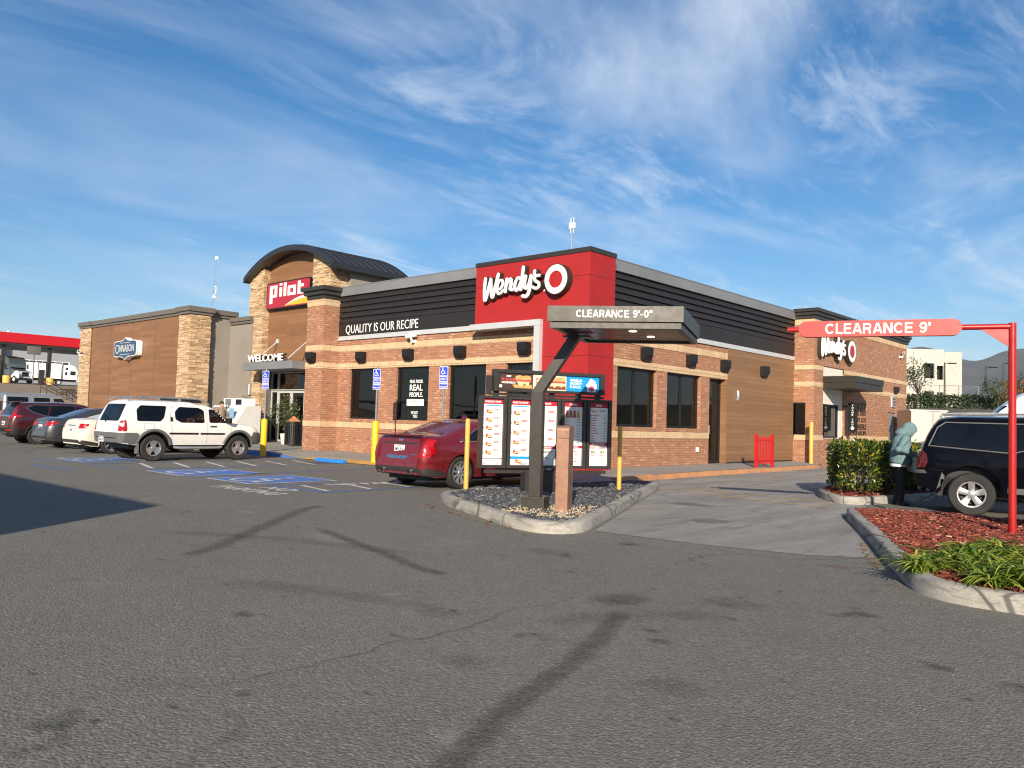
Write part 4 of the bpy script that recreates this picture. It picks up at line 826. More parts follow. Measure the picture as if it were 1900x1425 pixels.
def camera_thing(p, n, a, label, sc=1.0):
    p = Vector(p); n = Vector(n); a = Vector(a).normalized(); t = thing('security_camera', label, 'security camera', p, 0, 'white security cameras on the shop walls'); m_ = MB()
    m_.tube([p, p + n * .14, p + n * .2 + Z_ * .12], [.07, .05, .03], 10); m_.build('bracket', M['white'], t); m_ = MB(); q = p + n * .2 + Z_ * .17
    m_.tube([q - a * .2, q + a * .18], .055 * sc, 12); m_.prism([q - a * .2 + Z_ * .055 + a.cross(Z_) * .06, q + a * .24 + Z_ * .055 + a.cross(Z_) * .06, q + a * .24 + Z_ * .055 - a.cross(Z_) * .06, q - a * .2 + Z_ * .055 - a.cross(Z_) * .06], (0, 0, .02)); m_.build('housing', M['white'], t)
    m_ = MB(); m_.tube([q + a * .181, q + a * .19], .04 * sc, 10); m_.build('lens', M['black'], t)
camera_thing((-7.45, A_, 3.78), NF, (-.9, -.45, -.15), 'white bullet camera on the front wall under the slogan band')
camera_thing((-36.0, .30, 4.30), NF, (.95, -.3, .1), 'white bullet camera on the far stone pier of the bakery wing', 1.5)
camera_thing((PX0, 24.6, 4.95), NR, (.3, -.9, -.1), 'white bullet camera high on the pavilion corner above the service door')
mb = MB(); mb.bbox((PX0, 23.35, 2.46), (PX0 + .06, 23.85, 2.98), .01)
for i in range(6): mb.box((PX0 + .06, 23.42, 2.52 + i * .075), (PX0 + .09, 23.78, 2.55 + i * .075), 1)
tag(mb.build('wall_vent', [M['alu'], M['black']], loc=(PX0, 23.6, 2.46)), 'louvred grey vent on the pavilion wall above the service door', 'vent')
mb = MB(); mb.bbox((-A_, 6.5, .41), (-A_ + .05, 6.63, .57), .008); tag(mb.build('outlet_cover', M['white'], loc=(-A_, 6.56, .41)), 'small white outlet cover on the brick below the side windows', 'outlet')
mb = MB(); mb.tube([(-A_ + .045, 9.28, 2.22), (-A_ + .07, 9.28, 2.26), (-A_ + .07, 9.28, 2.50), (-A_ + .045, 9.28, 2.54)], .055, 12); tag(mb.build('sconce', M['galv'], loc=(-A_ + .03, 9.28, 2.2)), 'slim grey lozenge fitting on the tan wood panel', 'sconce')
mb = MB(); mb.lathe([(.0, 0), (.09, 0), (.09, .5), (.0, .5)], Matrix.Translation((-21.5, 2.49, 2.13)), 16); mb.box((-21.56, 2.5, 2.3), (-21.44, 2.6, 2.45)); tag(mb.build('sconce', M['galv'], loc=(-21.5, 2.5, 2.13)), 'silver cylinder lamp on the stone pier beside the doors', 'sconce')
mb = MB(); mb.box((-21.3, 2.48, 1.25), (-21.02, 2.52, 1.62)); mb.poly([(-21.2 + .07 * cos(t), 2.478, 1.44 + .07 * sin(t)) for t in [2 * pi * i / 12 for i in range(12)]], 1); tag(mb.build('notice', [M['white'], M['rtxt']], loc=(-21.2, 2.5, 1.25)), 'small white notice with a red mark on the stone pier', 'notice')
# roof aerials
def mast(base, topp, label, kind):
    t = thing('aerial', label, 'aerial', base); b_ = Vector(base); tp = Vector(topp); m_ = MB(); m_.tube([b_, tp], [.03, .018], 8); m_.build('pole', M['galv'], t); m_ = MB()
    if kind == 0:
        m_.box(tp - Vector((.1, .05, .12)), tp + Vector((.1, .05, .1))); q = b_.lerp(tp, .55); m_.tube([q, q + Vector((.35, 0, .1)), q + Vector((.4, 0, .5)), q + Vector((.1, 0, .6))], .025, 6); m_.tube([q + Vector((.1, 0, -.15)), q + Vector((.2, 0, -.1))], .1, 8)
    else:
        m_.bbox(tp - Vector((.12, .04, .2)), tp + Vector((.12, .04, .0)), .02)
        for dx in (-.06, .06): m_.tube([tp + Vector((dx, 0, 0)), tp + Vector((dx, 0, .18))], .012, 6); m_.tube([tp + Vector((dx, 0, -.2)), tp + Vector((dx, 0, -.34))], .012, 6)
    m_.build('antenna', M['white'], t)
mast((-36.26, 7.9, 5.8), (-35.89, 8.04, 11.2), 'thin leaning whip aerial on the bakery wing roof', 0)
mast((-3.8, 4, 5.6), (-3.8, 4, 7.98), 'white twin antenna on a pole behind the red tower', 1)
# ---------------- signs on the building ----------------
SCRIPT = [[(-1.43, .33), (-1.46, .01), (-1.43, -.32), (-1.32, -.06), (-1.21, .29)], [(-1.21, .29), (-1.19, 0), (-1.13, -.25), (-1.03, .02), (-.91, .41)],
 [(-.94, -.04), (-.81, -.02), (-.72, .10), (-.74, .21), (-.84, .22), (-.92, .11), (-.94, -.04), (-.89, -.16), (-.79, -.15), (-.68, -.07)], [(-.56, .23), (-.59, .06), (-.61, -.12)],
 [(-.59, .04), (-.5, .19), (-.4, .21), (-.39, .07), (-.42, -.06), (-.33, -.09)], [(.07, .51), (.03, .21), (-.01, -.11)], [(0, .17), (-.11, .23), (-.21, .13), (-.24, -.02), (-.18, -.13), (-.09, -.06), (-.02, .09)],
 [(.17, .24), (.13, .08), (.14, -.06), (.22, -.09), (.31, .04), (.37, .23)], [(.37, .23), (.34, -.06), (.29, -.24), (.2, -.33), (.08, -.31)], [(.51, .36), (.49, .28)], [(.69, .22), (.58, .22), (.5, .16), (.55, .07), (.66, .01), (.67, -.09), (.57, -.14), (.45, -.09)]]
def script_sign(label, o, r, n, s, sx=1.0):
    o = Vector(o); r = Vector(r); n = Vector(n); t = thing('restaurant_sign', label, 'sign', o, 0, 'raised script name signs of the restaurant'); wf = MB(); bk = MB()
    for i, st in enumerate(SCRIPT):
        P = smooth_path([(a, b, 0) for a, b in st], 6); ww = {2: .041, 10: .046, 9: .048, 6: .048}.get(i, .054)
        def sec(P, hw, d0, d1, dome, mb, mi):
            k = 9; vs = []; fs = []; m = len(P)
            ext = [P[0] - (P[1] - P[0]).normalized() * hw * .98] + [P[0] - (P[1] - P[0]).normalized() * hw * .6] + P + [P[-1] + (P[-1] - P[-2]).normalized() * hw * .6, P[-1] + (P[-1] - P[-2]).normalized() * hw * .98]; wd = [.18, .8] + [1] * m + [.8, .18]
            for j, p in enumerate(ext):
                d = (ext[min(j + 1, len(ext) - 1)] - ext[max(j - 1, 0)]).normalized(); q = Vector((-d.y, d.x, 0))
                for a in range(k):
                    th = pi * a / (k - 1); c = cos(th) * hw * wd[j]; h = d0 + (d1 - d0) * (1 if not dome else sin(th) ** .5 * (.75 + .25 * wd[j]))
                    if a in (0, k - 1): h = 0 if not dome else d0
                    x = p + q * c; vs.append(o + r * x.x * s * sx + Z_ * x.y * s + n * h)
            for j in range(len(ext) - 1):
                for a in range(k - 1): fs.append((j * k + a, (j + 1) * k + a, (j + 1) * k + a + 1, j * k + a + 1))
            mb.add(vs, fs, mi, True)
        sec(P, ww, .155 + .002 * i, .20 + .002 * i, True, wf, 0); sec(P, ww + .022, 0, .15 + .0017 * i, False, bk, 0)
    b_ = bk.build('letter_return', M['bronze'], t, ang=30); wf.build('lettering', M['white'], t, ang=180)
    c = o + r * 1.31 * s * sx + Z_ * .05 * s; m_ = MB()
    rad = .42 * s; fr = lambda a, q, h: c + r * cos(a) * q * sx + Z_ * sin(a) * q * 1.02 + n * h
    A = [2 * pi * i / 40 for i in range(40)]
    m_.prism([fr(a, rad, 0) for a in A], n * .22, 1); m_.prism([fr(a, rad * .94, .22) for a in A], n * .008, 0)
    m_.build('badge', [M['white'], M['bronze']], t)
    m_ = MB(); m_.prism([fr(a, rad * .55, .229) for a in A], n * .006, 0); m_.build('badge_spot', M['redpaint'], t)      # plain spot, no figure
    if s > .95: m_ = MB(); m_.prism([o + r * (.76 + .025 * cos(a)) + Z_ * (-.19 + .025 * sin(a)) for a in A[::4]], n * .05); m_.build('dot', M['white'], t)
script_sign('white raised script name with round badge on the red corner tower', (-2.3, -.005, 5.1), X_, NF, 1.0)
script_sign('white raised script name with round badge on the brick pavilion by the drive-through', (PX0 + .004, 16.1, 4.55), Y_, NR, 1.12, 1.0)
t = thing('slogan_lettering', 'white thin lettering of a recipe slogan on the dark band', 'sign', (-11.2, A_ - .055, 4.25)); mb = MB()
mb.text('QUALITY IS OUR RECIPE', (-11.22, A_ - .058, 4.235), X_, Z_, .30, 3.95, .012, -.008); mb.build('lettering', M['white'], t)
t = thing('slogan_lettering', 'black lettering in five lines beside the drive-through window', 'sign', (PX0, 18.3, 1.1)); mb = MB()
for z, tx, h in ((2.22, 'QUALITY', .30), (1.95, 'SERVICE THAT', .19), (1.66, "DOESN'T CUT", .19), (1.34, 'CORNERS', .24), (1.10, '& OUR RECIPE', .17)): mb.text(tx, (PX0 + .012, 17.98, z), Y_, Z_, h, 2.0, .012, .012)
mb.build('lettering', M['black'], t)
t = thing('blade_sign', 'narrow black vertical sign with white letters under the awning', 'sign', (PX0, 17.7, 1.2)); mb = MB(); y0, x0 = 17.1, PX0
mb.prism([(x0 + .25, y0, 2.42), (x0 + .62, y0, 2.42), (x0 + .62, y0, 1.28), (x0 + .435, y0, 1.16), (x0 + .25, y0, 1.28)], (0, .05, 0)); mb.box((x0, y0 + .01, 2.25), (x0 + .26, y0 + .04, 2.30)); mb.build('panel', M['black'], t)
mb = MB()
for i, ch in enumerate('THANK YOU'):
    if ch != ' ': mb.text(ch, (x0 + .435, y0 - .006, 2.28 - i * .098), X_, Z_, .075, None, .006, .03, align='C')
mb.poly([(x0 + .435 + .07 * cos(a), y0 - .006, 1.38 + .07 * sin(a)) for a in [2 * pi * i / 16 for i in range(16)]]); mb.build('lettering', M['white'], t)
# fuel brand sign on the entrance tower
t = thing('fuel_brand_sign', 'dark red panel sign with heavy white letters and a yellow swoosh on the entrance tower', 'sign', (-18.9, TY, 6.05))
x0, x1, z0, z1, yy = -20.66, -17.14, 6.06, 7.29, TY - .22; rr = chaikin([(x0, 0, z0), (x1, 0, z0), (x1, 0, z1), (x0, 0, z1)], 1)
def rrect(x0, x1, z0, z1, y, rad=.1):
    out = []
    for cx, cz, a0 in ((x1 - rad, z1 - rad, 0), (x0 + rad, z1 - rad, 90), (x0 + rad, z0 + rad, 180), (x1 - rad, z0 + rad, 270)): out += [(cx + rad * cos(radians(a0 + 18 * i)), y, cz + rad * sin(radians(a0 + 18 * i))) for i in range(6)]
    return out
mb = MB(); mb.prism(rrect(x0, x1, z0, z1, yy, .12), (0, .21, 0), 1); mb.prism(rrect(x0 + .05, x1 - .05, z0 + .05, z1 - .05, yy - .006, .1), (0, .005, 0), 0); mb.build('panel', [M['pilotred'], M['black']], t)
mb = MB(); yf = yy - .012; zb = 6.60; ls = [[(0, -.27, .17, .52), (.17, .40, .43, .52), (.28, 0, .43, .40), (.17, 0, .28, .115)], [(.56, 0, .71, .40), (.56, .48, .71, .58)], [(.80, 0, .95, .58)], [(1.03, 0, 1.17, .42), (1.34, 0, 1.48, .42), (1.17, .30, 1.34, .42), (1.17, 0, 1.34, .115)], [(1.58, 0, 1.73, .56), (1.73, .30, 1.9, .42), (1.73, 0, 1.92, .115)]]
sc_ = 1.44; X0 = x0 + .28
for l in ls:
    for a, b, c, d in l: mb.prism([(X0 + a * sc_ + (b) * .0, yf, zb + b * 1.05), (X0 + c * sc_, yf, zb + b * 1.05), (X0 + c * sc_, yf, zb + d * 1.05), (X0 + a * sc_, yf, zb + d * 1.05)], (0, .004, 0))
mb.build('lettering', M['white'], t)
mb = MB(); k = 16; cr = lambda q, h: [(x0 + 1.55 + 1.9 * i / k, yf, z0 + .10 + h * sin(pi / 2 * min(1, (i / k) * 1.15)) * q) for i in range(k + 1)]
a = cr(1, .36); b = cr(1, .25); b0 = [(p[0] + .10, yf - .002, z0 + .09) for p in a]
for i in range(k): mb.add([b[i], b[i + 1], a[i + 1], a[i]], [(0, 1, 2, 3)], 0)
for i in range(k): mb.add([(b[i][0], yf, z0 + .095), (b[i + 1][0], yf, z0 + .095), b[i + 1], b[i]], [(0, 1, 2, 3)], 1)
mb.build('swoosh', [M['white'], M['gold']], t)
t = thing('welcome_lettering', 'white raised greeting letters standing on the grey entrance canopy', 'sign', (-18.7, 1.55, 3.52)); mb = MB(); mb.text('WELCOME', (-20.1, 1.55, 3.55), X_, Z_, .31, 2.85, .05, .012); mb.build('lettering', M['white'], t); mb = MB(); mb.text('WELCOME', (-20.06, 1.64, 3.53), X_, Z_, .33, 2.9, .10, .03); mb.build('letter_return', M['black'], t)
# bakery plaque
t = thing('bakery_sign', 'navy ornate plaque with white rim on the wood wall of the bakery wing', 'sign', (-29.75, .4, 3.9)); cx, cz = -29.72, 4.41
def plaque(w, h, y):
    q = [(-w, -h * .42), (-w * .96, -h * .66), (-w * .80, -h * .74), (-w * .40, -h * .76), (-w * .17, -h * .84), (0, -h * 1.06), (w * .17, -h * .84), (w * .40, -h * .76), (w * .80, -h * .74), (w * .96, -h * .66), (w, -h * .42)]
    q += [(a, -b) for a, b in q[::-1]]; return [(cx + a, y, cz + b) for a, b in q]
mb = MB(); mb.prism(plaque(1.38, .55, .10), (0, .29, 0)); mb.build('panel', M['white'], t); mb = MB(); mb.prism(plaque(1.33, .51, .09), (0, .008, 0)); mb.build('face', M['navy'], t)
mb = MB(); mb.text('C', (cx - 1.14, .082, cz - .24), X_, Z_, .46, .34, .006, -.015); mb.text('INNABON', (cx - .74, .082, cz - .17), X_, Z_, .36, 1.82, .006, -.015)
for z in (-.30, .30): mb.box((cx - .6, .084, cz + z - .008), (cx + .6, .088, cz + z + .008))
mb.build('lettering', M['white'], t)
# window decals
t = thing('window_decal', 'white slogan lettering stuck inside the second front window', 'decal', (-7.4, A_ + .13, 1.6)); mb = MB(); yd = A_ + .137
for z, tx, h, w_ in ((2.42, 'REAL FOOD.', .11, .66), (2.17, 'REAL', .20, .64), (1.96, 'PEOPLE.', .15, .66), (1.38, 'WE GOT', .10, .34), (1.26, '    YOU', .10, .22)): mb.text(tx.strip(), (-7.80 + (.10 if z < 1.5 else 0) + (.1 if z < 1.3 else 0), yd, z), X_, Z_, h, w_, .004, .02)
mb.box((-7.93, yd - .002, 1.66), (-7.08, yd + .002, 1.88)); mb.build('lettering', M['white'], t)
mb = MB(); mb.text('TEXT APPLY TO', (-7.74, yd - .006, 1.79), X_, Z_, .05, .48, .002, .01); mb.text('JOIN THE TEAM', (-7.74, yd - .006, 1.70), X_, Z_, .05, .48, .002, .01); mb.build('small_print', M['rtxt'], t)

# ---------------- parking signs in yellow bollards ----------------
def park_sign(x, y, zb, label):
    t = thing('accessible_parking_sign', label, 'parking sign', (x, y, zb), 0, 'blue accessible parking signs in yellow bollards'); m_ = MB()
    m_.lathe([(.0, 0), (.1, 0), (.105, .03), (.105, 1.22), (.085, 1.27), (.0, 1.28)], Matrix.Translation((x, y, zb)), 20); m_.build('bollard', M['yellow'], t)
    m_ = MB(); m_.tube([(x, y, zb + 1.27), (x, y, 2.78)], .028, 8); m_.build('pole', M['galv'], t)
    d = Vector((.45, -.89, 0)); h = Vector((.89, .45, 0)); o = Vector((x, y, 0)) + d * .035; f = lambda u, z, e=0: o + h * u + Z_ * z + d * e
    def pl(z0, z1): m2 = [f(.125 * a * (1 if abs(b) < 1 else .86), (z0 + z1) / 2 + (z1 - z0) / 2 * (b if abs(b) < 1 else math.copysign(1, b))) for a, b in ((-1, -.9), (-1, -1), (1, -1), (1, -.9), (1, .9), (1, 1), (-1, 1), (-1, .9))]; return m2
    m_ = MB()
    for z0, z1 in ((2.09, 2.29), (2.30, 2.72)): m_.prism(pl(z0, z1), d * .006, 1); q = [p + d * .0062 for p in pl(z0 + .012, z1 - .012)]; q = [o + h * ((p - o).dot(h) * .94) + Z_ * p.z + d * ((p - o).dot(d)) for p in q]; m_.prism(q, d * .002, 0)
    pn = m_.build('sign_panel', [M['blue'], M['white']], t); m_ = MB(); wheelchair(m_, f(-.11, 2.50, .009), h, Z_, .20, 0, .003)
    for z, tx, hh in ((2.42, 'PARKING', .055), (2.345, 'ONLY', .055), (2.215, 'MINIMUM', .05), (2.125, 'FINE $250', .05)): m_.text(tx, f(0, z, .0105), h, Z_, hh, .20, .002, .01, align='C')
    m_.build('symbol', M['white'], pn)
park_sign(-11.97, -2.35, GZ, 'blue parking sign in the yellow bollard by the white SUV front bumper'); park_sign(-6.85, -1.6, -.15, 'blue parking sign in the yellow bollard left of the red sedan'); park_sign(-3.85, -1.6, -.15, 'blue parking sign whose bollard is hidden behind the red sedan')
mb = MB(); mb.bbox((-8.75, -2.12 - .35, GZ), (-7.3, -2.12 - .17, GZ + .12), .03); tag(mb.build('wheel_stop', M['stopblue'], loc=(-8, -2.4, GZ)), 'bright blue painted concrete wheel stop in the empty stall', 'wheel stop')
def pole_thing(x, y, z0, z1, label, r=.045):
    m_ = MB(); m_.lathe([(0, z0), (r, z0), (r, z1 - .02), (r * .8, z1), (0, z1)], Matrix.Translation((x, y, 0)), 16); tag(m_.build('bollard', M['orange'], loc=(x, y, z0)), label, 'bollard', 'thin yellow marker posts')
pole_thing(2.36, -6.75, GZ + .1, 1.24, 'thin yellow post in the pebbles in front of the red sedan wheel'); pole_thing(3.84, -4.0, GZ + .1, 1.19, 'thin yellow post in the pebbles right of the menu board'); pole_thing(.55, 13.65, GZ + .14, 1.55, 'thick yellow bollard at the pavement end by the brick pavilion', .075)
# red picket panel
t = thing('railing', 'short red picket railing standing on the pavement', 'railing', (1.05, 8.45, GZ + .15)); mb = MB(); p0, p1 = Vector((1.02, 7.92, 0)), Vector((1.07, 9.06, 0)); dv = p1 - p0
for p in (p0, p1): mb.box((p.x - .04, p.y - .04, GZ + .14), (p.x + .04, p.y + .04, 1.03)); mb.box((p.x - .05, p.y - .05, 1.03), (p.x + .05, p.y + .05, 1.05))
mb.build('post', M['redfence'], t); mb = MB()
for z in (.16, .84): mb.prism([p0 + Vector((-.02, .04, z)), p1 + Vector((-.02, -.04, z)), p1 + Vector((.02, -.04, z)), p0 + Vector((.02, .04, z))], (0, 0, .04))
mb.build('rail', M['redfence'], t); mb = MB()
for i in range(10): q = p0 + dv * ((i + 1) / 11); mb.box((q.x - .013, q.y - .013, .06), (q.x + .013, q.y + .013, .98))
mb.build('picket', M['redfence'], t)
# trash can
t = thing('litter_bin', 'black slatted litter bin with a pointed lid by the entrance', 'litter bin', (-15.77, 1.25, -.01)); T_ = Matrix.Translation((-15.77, 1.25, 0)); mb = MB()
for i in range(28):
    a = 2 * pi * i / 28; mb.box((-.012, -.022, .06), (.012, .022, .92), 0, T_ @ Matrix.Rotation(a, 4, 'Z') @ Matrix.Translation((.33, 0, 0)))
for z in (.05, .82, .93): mb.lathe([(.31, z), (.345, z), (.345, z + .04), (.31, z + .04), (.31, z)], T_, 28)
mb.build('cage', M['black'], t); mb = MB(); mb.lathe([(0, .03), (.29, .03), (.29, .9), (0, .9)], T_, 20); mb.build('liner', M['black'], t)
mb = MB(); mb.lathe([(.30, .98), (.30, 1.0), (.10, 1.14), (.04, 1.2), (0, 1.2)], T_ @ Matrix.Rotation(.4, 4, 'Z'), 4, sm=False)
for a in range(4): q = radians(45 + 90 * a); mb.box((-.02, -.02, .9), (.02, .02, 1.0), 0, T_ @ Matrix.Translation((.25 * cos(q), .25 * sin(q), 0)))
mb.build('lid', [pm('terracotta_lid', (.42, .17, .08), .7)], t)
# ice chest against the link wall
t = thing('ice_chest', 'white ice chest with slanted front and a grille box on top', 'ice chest', (-20.3, .9, -.02)); mb = MB()
mb.prism([(-21.8, 1.6, 0), (-21.8, .5, 0), (-21.8, .5, .95), (-21.8, .95, 1.58), (-21.8, 1.6, 1.58)], (2.9, 0, 0)); mb.build('cabinet', pm('chest_white', (.60, .60, .58), .5, var=.06, dirt=.1), t); mb = MB()
mb.prism([(-21.7, .54, 1.0), (-20.4, .54, 1.0), (-20.4, .9, 1.5), (-21.7, .9, 1.5)], (0, -.02, .015)); mb.build('door', M['alug'], t); mb = MB(); mb.box((-20.95, .95, 1.58), (-19.3, 1.55, 1.9)); cb_ = mb.build('compressor_box', M['white'], t); mb = MB(); mb.box((-20.8, .94, 1.60), (-20.3, .949, 1.88), 0); mb.box((-19.9, .94, 1.62), (-19.4, .949, 1.86), 1); mb.build('grille', [M['alug'], M['black']], cb_); mb = MB(); mb.box((-19.55, .47, 1.05), (-19.2, .495, 1.45)); mb.build('notice', pm('pale_blue_notice', (.20, .36, .55), .5), t)

# ---------------- order canopy over the lane ----------------
E1 = Vector((.838, .546, 0)); N1 = Vector((-.546, .838, 0)); LN = Vector((-.432, .902, 0)); LE = Vector((.902, .432, 0))
cA, cB, cC = Vector((5.95, -8.80, 0)), Vector((7.42, -7.84, 0)), Vector((6.61, -5.97, 0)); cD = cA + cC - cB
t = thing('order_canopy', 'bronze cantilever clearance canopy leaning over the drive-through lane', 'canopy', (5.2, -8.1, GZ + .1))
e1 = (cB - cA).normalized(); n1 = (cC - cB).normalized(); zc = 2.50
def ringbox(mb, a, b, c, d, z0, z1, w, mi=0):      # hollow frame
    o_ = [a, b, c, d]; ctr = (a + b + c + d) / 4; inn = []
    for p in o_: q = p - ctr; inn.append(ctr + q * (1 - w / q.length * 1.3))
    for i in range(4):
        j = (i + 1) % 4; mb.prism([o_[i] + Z_ * z0, o_[j] + Z_ * z0, inn[j] + Z_ * z0, inn[i] + Z_ * z0], (0, 0, z1 - z0), mi)
mb = MB(); ringbox(mb, cA, cB, cC, cD, zc, zc + .075, .10); mb.build('lower_frame', M['bronze'], t)
ex = lambda p, k: p + (p - (cA + cC) / 2).normalized() * k
mb = MB(); q = [ex(p, .045) for p in (cA, cB, cC, cD)]; mb.prism([p + Z_ * (zc + .088) for p in q], (0, 0, .21)); fa = mb.build('fascia', M['bronze'], t)
mb = MB(); fo = q[0].lerp(q[1], .215) - n1 * .004 + Z_ * (zc + .143); block_text(mb, "CLEARANCE 9'-0\"", fo, (q[1] - q[0]), Z_, .10, (q[1] - q[0]).length * .56); mb.build('lettering', M['white'], fa)
mb = MB(); k = 9
for i in range(k):
    a0, b0 = cD.lerp(cA, (i + .04) / k), cC.lerp(cB, (i + .04) / k); a1, b1 = cD.lerp(cA, (i + .93) / k), cC.lerp(cB, (i + .93) / k); s_ = .06; mb.prism([a0.lerp(b0, s_) + Z_ * (zc + .03), a0.lerp(b0, 1 - s_) + Z_ * (zc + .03), a1.lerp(b1, 1 - s_) + Z_ * (zc + .03), a1.lerp(b1, s_) + Z_ * (zc + .03)], (0, 0, .055))
sf = mb.build('soffit', pm('soffit_bronze', (.05, .038, .028), .3, .25, var=.1), t)
for u, v in ((.58, .28), (.66, .62)):
    p = cA.lerp(cB, u) + (cD - cA) * v; mb = MB(); mb.lathe([(0, zc + .022), (.052, zc + .022), (.06, zc + .028), (0, zc + .03)], Matrix.Translation(p), 16); mb.build('downlight', M['lamp'], sf)
def sq_tube(mb, P, wx, wy, ax, ay):
    vs = []; n = len(P)
    for p in P: vs += [p - ax * wx - ay * wy, p + ax * wx - ay * wy, p + ax * wx + ay * wy, p - ax * wx + ay * wy]
    fs = [(i * 4 + k, i * 4 + (k + 1) % 4, i * 4 + 4 + (k + 1) % 4, i * 4 + 4 + k) for i in range(n - 1) for k in range(4)] + [(3, 2, 1, 0), tuple(range(n * 4 - 4, n * 4))]; mb.add(vs, fs)
mb = MB(); sq_tube(mb, [Vector((5.17, -8.08, GZ + .3)), Vector((5.17, -8.08, 1.66)), Vector((5.62, -7.79, 2.50))], .085, .085, LE, LN); mb.build('post', M['dark'], t)
mb = MB(); M_ = Matrix.Translation((5.17, -8.08, 0)) @ Matrix.Rotation(math.atan2(LE.y, LE.x), 4, 'Z'); mb.bbox((-.17, -.17, GZ + .08), (.17, .17, .12), .01, 0, M_); mb.build('base_cover', M['dark'], t)
mb = MB(); M_ = Matrix.Translation((5.64, -7.77, 0)) @ Matrix.Rotation(math.atan2(LE.y, LE.x), 4, 'Z'); mb.box((-.2, -.14, 2.475), (.2, .14, 2.50), 0, M_); mb.build('flange', M['dark'], t)
# copper speaker post
t = thing('speaker_post', 'copper coloured speaker post with rounded top in the island', 'speaker post', (5.55, -7.9, GZ + .08)); M_ = Matrix.Translation((5.52, -7.85, 0)) @ Matrix.Rotation(math.atan2(LE.y, LE.x), 4, 'Z'); mb = MB()
pr = [(-.165, GZ + .05), (.165, GZ + .05), (.165, .985), (-.165, .985)]; mb.prism([M_ @ Vector((-.09, a, z)) for a, z in pr], M_.to_3x3() @ Vector((.18, 0, 0))); mb.build('body', M['copper'], t)
mb = MB(); pr = [(-.165, .992), (.165, .992), (.165, 1.10)] + [(.165 - .07 + .07 * cos(a), 1.10 + .07 * sin(a)) for a in (.5, 1.0, 1.57)] + [(-.165 + .07 - .07 * sin(a), 1.10 + .07 * cos(a)) for a in (0, .6, 1.1, 1.57)]
mb.prism([M_ @ Vector((-.092, a, z)) for a, z in pr], M_.to_3x3() @ Vector((.184, 0, 0))); mb.build('cap', M['copper'], t)
mb = MB(); mb.box((-.125, -.04, .80), (-.09, .06, .93), 0, M_); mb.box((-.125, -.04, .42), (-.09, .06, .52), 0, M_); mb.box((-.115, -.1, .36), (-.09, .1, .38), 0, M_); mb.build('bracket', M['copper'], t)
mb = MB(); mb.box((.09, -.035, .30), (.094, .02, .46), 0, M_); mb.box((.09, -.1, .62), (.094, .1, .63), 0, M_); mb.build('slot', M['dark'], t)
# menu board
DB = Vector((.468, .884, 0)).normalized(); NB = Vector((DB.y, -DB.x, 0)); MC = Vector((3.30, -5.80, 0))
P_ = lambda s, z, d=0: MC + DB * s + NB * d + Z_ * z
t = thing('menu_board', 'five panel drive-through menu board with a picture strip on top', 'menu board', (3.30, -5.80, GZ + .1))
def mbx(mb, s0, s1, z0, z1, d0, d1, mi=0): mb.prism([P_(s0, z0, d0), P_(s1, z0, d0), P_(s1, z1, d0), P_(s0, z1, d0)], NB * (d1 - d0), mi)
mb = MB(); mbx(mb, -.32, .32, GZ + .08, .30, -.12, .12); mb.build('pedestal', M['charcoal'], t)
mb = MB(); mbx(mb, -1.05, 1.38, .27, .33, -.10, -.03); mb.build('support_rail', M['charcoal'], t); mb = MB(); mbx(mb, -1.0, 1.32, 1.69, 1.73, -.12, -.06)
for s in (-.85, -.3, .25, .8, 1.2): mbx(mb, s - .05, s + .05, 1.62, 1.80, -.13, -.07)
mb.build('support_rail', M['charcoal'], t)
HEAD = ['EVERYDAY FAVES', 'MADE TO CRAVE', 'SALADS', 'DRINKS', 'SIDES']
rnd = random.Random(3)
def food(mb, s, z, d, w=.10, kind=0):        # little printed pictures: cup, burger
    L_ = lambda a, b, e: P_(s + a, z + b, d + e)
    el = lambda a, b, rx, rz, mi, e: mb.poly([L_(a + rx * cos(q), b + rz * sin(q), e) for q in [2 * pi * i / 12 for i in range(12)]], mi)
    if kind == 0:
        mb.poly([L_(-.05, -.03, .001), L_(-.015, -.03, .001), L_(-.01, .04, .001), L_(-.055, .04, .001)], 2); el(.005, -.025, .05, .015, 5, .0015); el(.02, -.012, .045, .024, 3, .002); el(.02, .008, .043, .020, 4, .0025); el(.02, -.006, .046, .008, 6, .003)
    elif kind == 1: el(0, 0, .045, .028, 7, .001); el(.005, .005, .025, .014, 6, .002); el(-.012, -.004, .012, .009, 2, .003)
    elif kind == 2:
        for i in range(4): mb.poly([L_(-.15 + i * .075 + a, b, .001) for a, b in ((0, -.05), (.045, -.05), (.07, -.07), (.07, -.085), (.005, -.085), (.005, .05), (.05, .05), (.045, -.03))][:6] , (2, 7, 2, 4)[i])
        for i in range(4): mb.poly([L_(-.15 + i * .075, -.08, .002), L_(-.09 + i * .075, -.08, .002), L_(-.09 + i * .075, -.045, .002), L_(-.105 + i * .075, .05, .002), L_(-.15 + i * .075, .05, .002)], (2, 7, 2, 4)[i])
    else: el(0, 0, .065, .022, 4, .001); el(.01, .008, .04, .014, 6, .002)
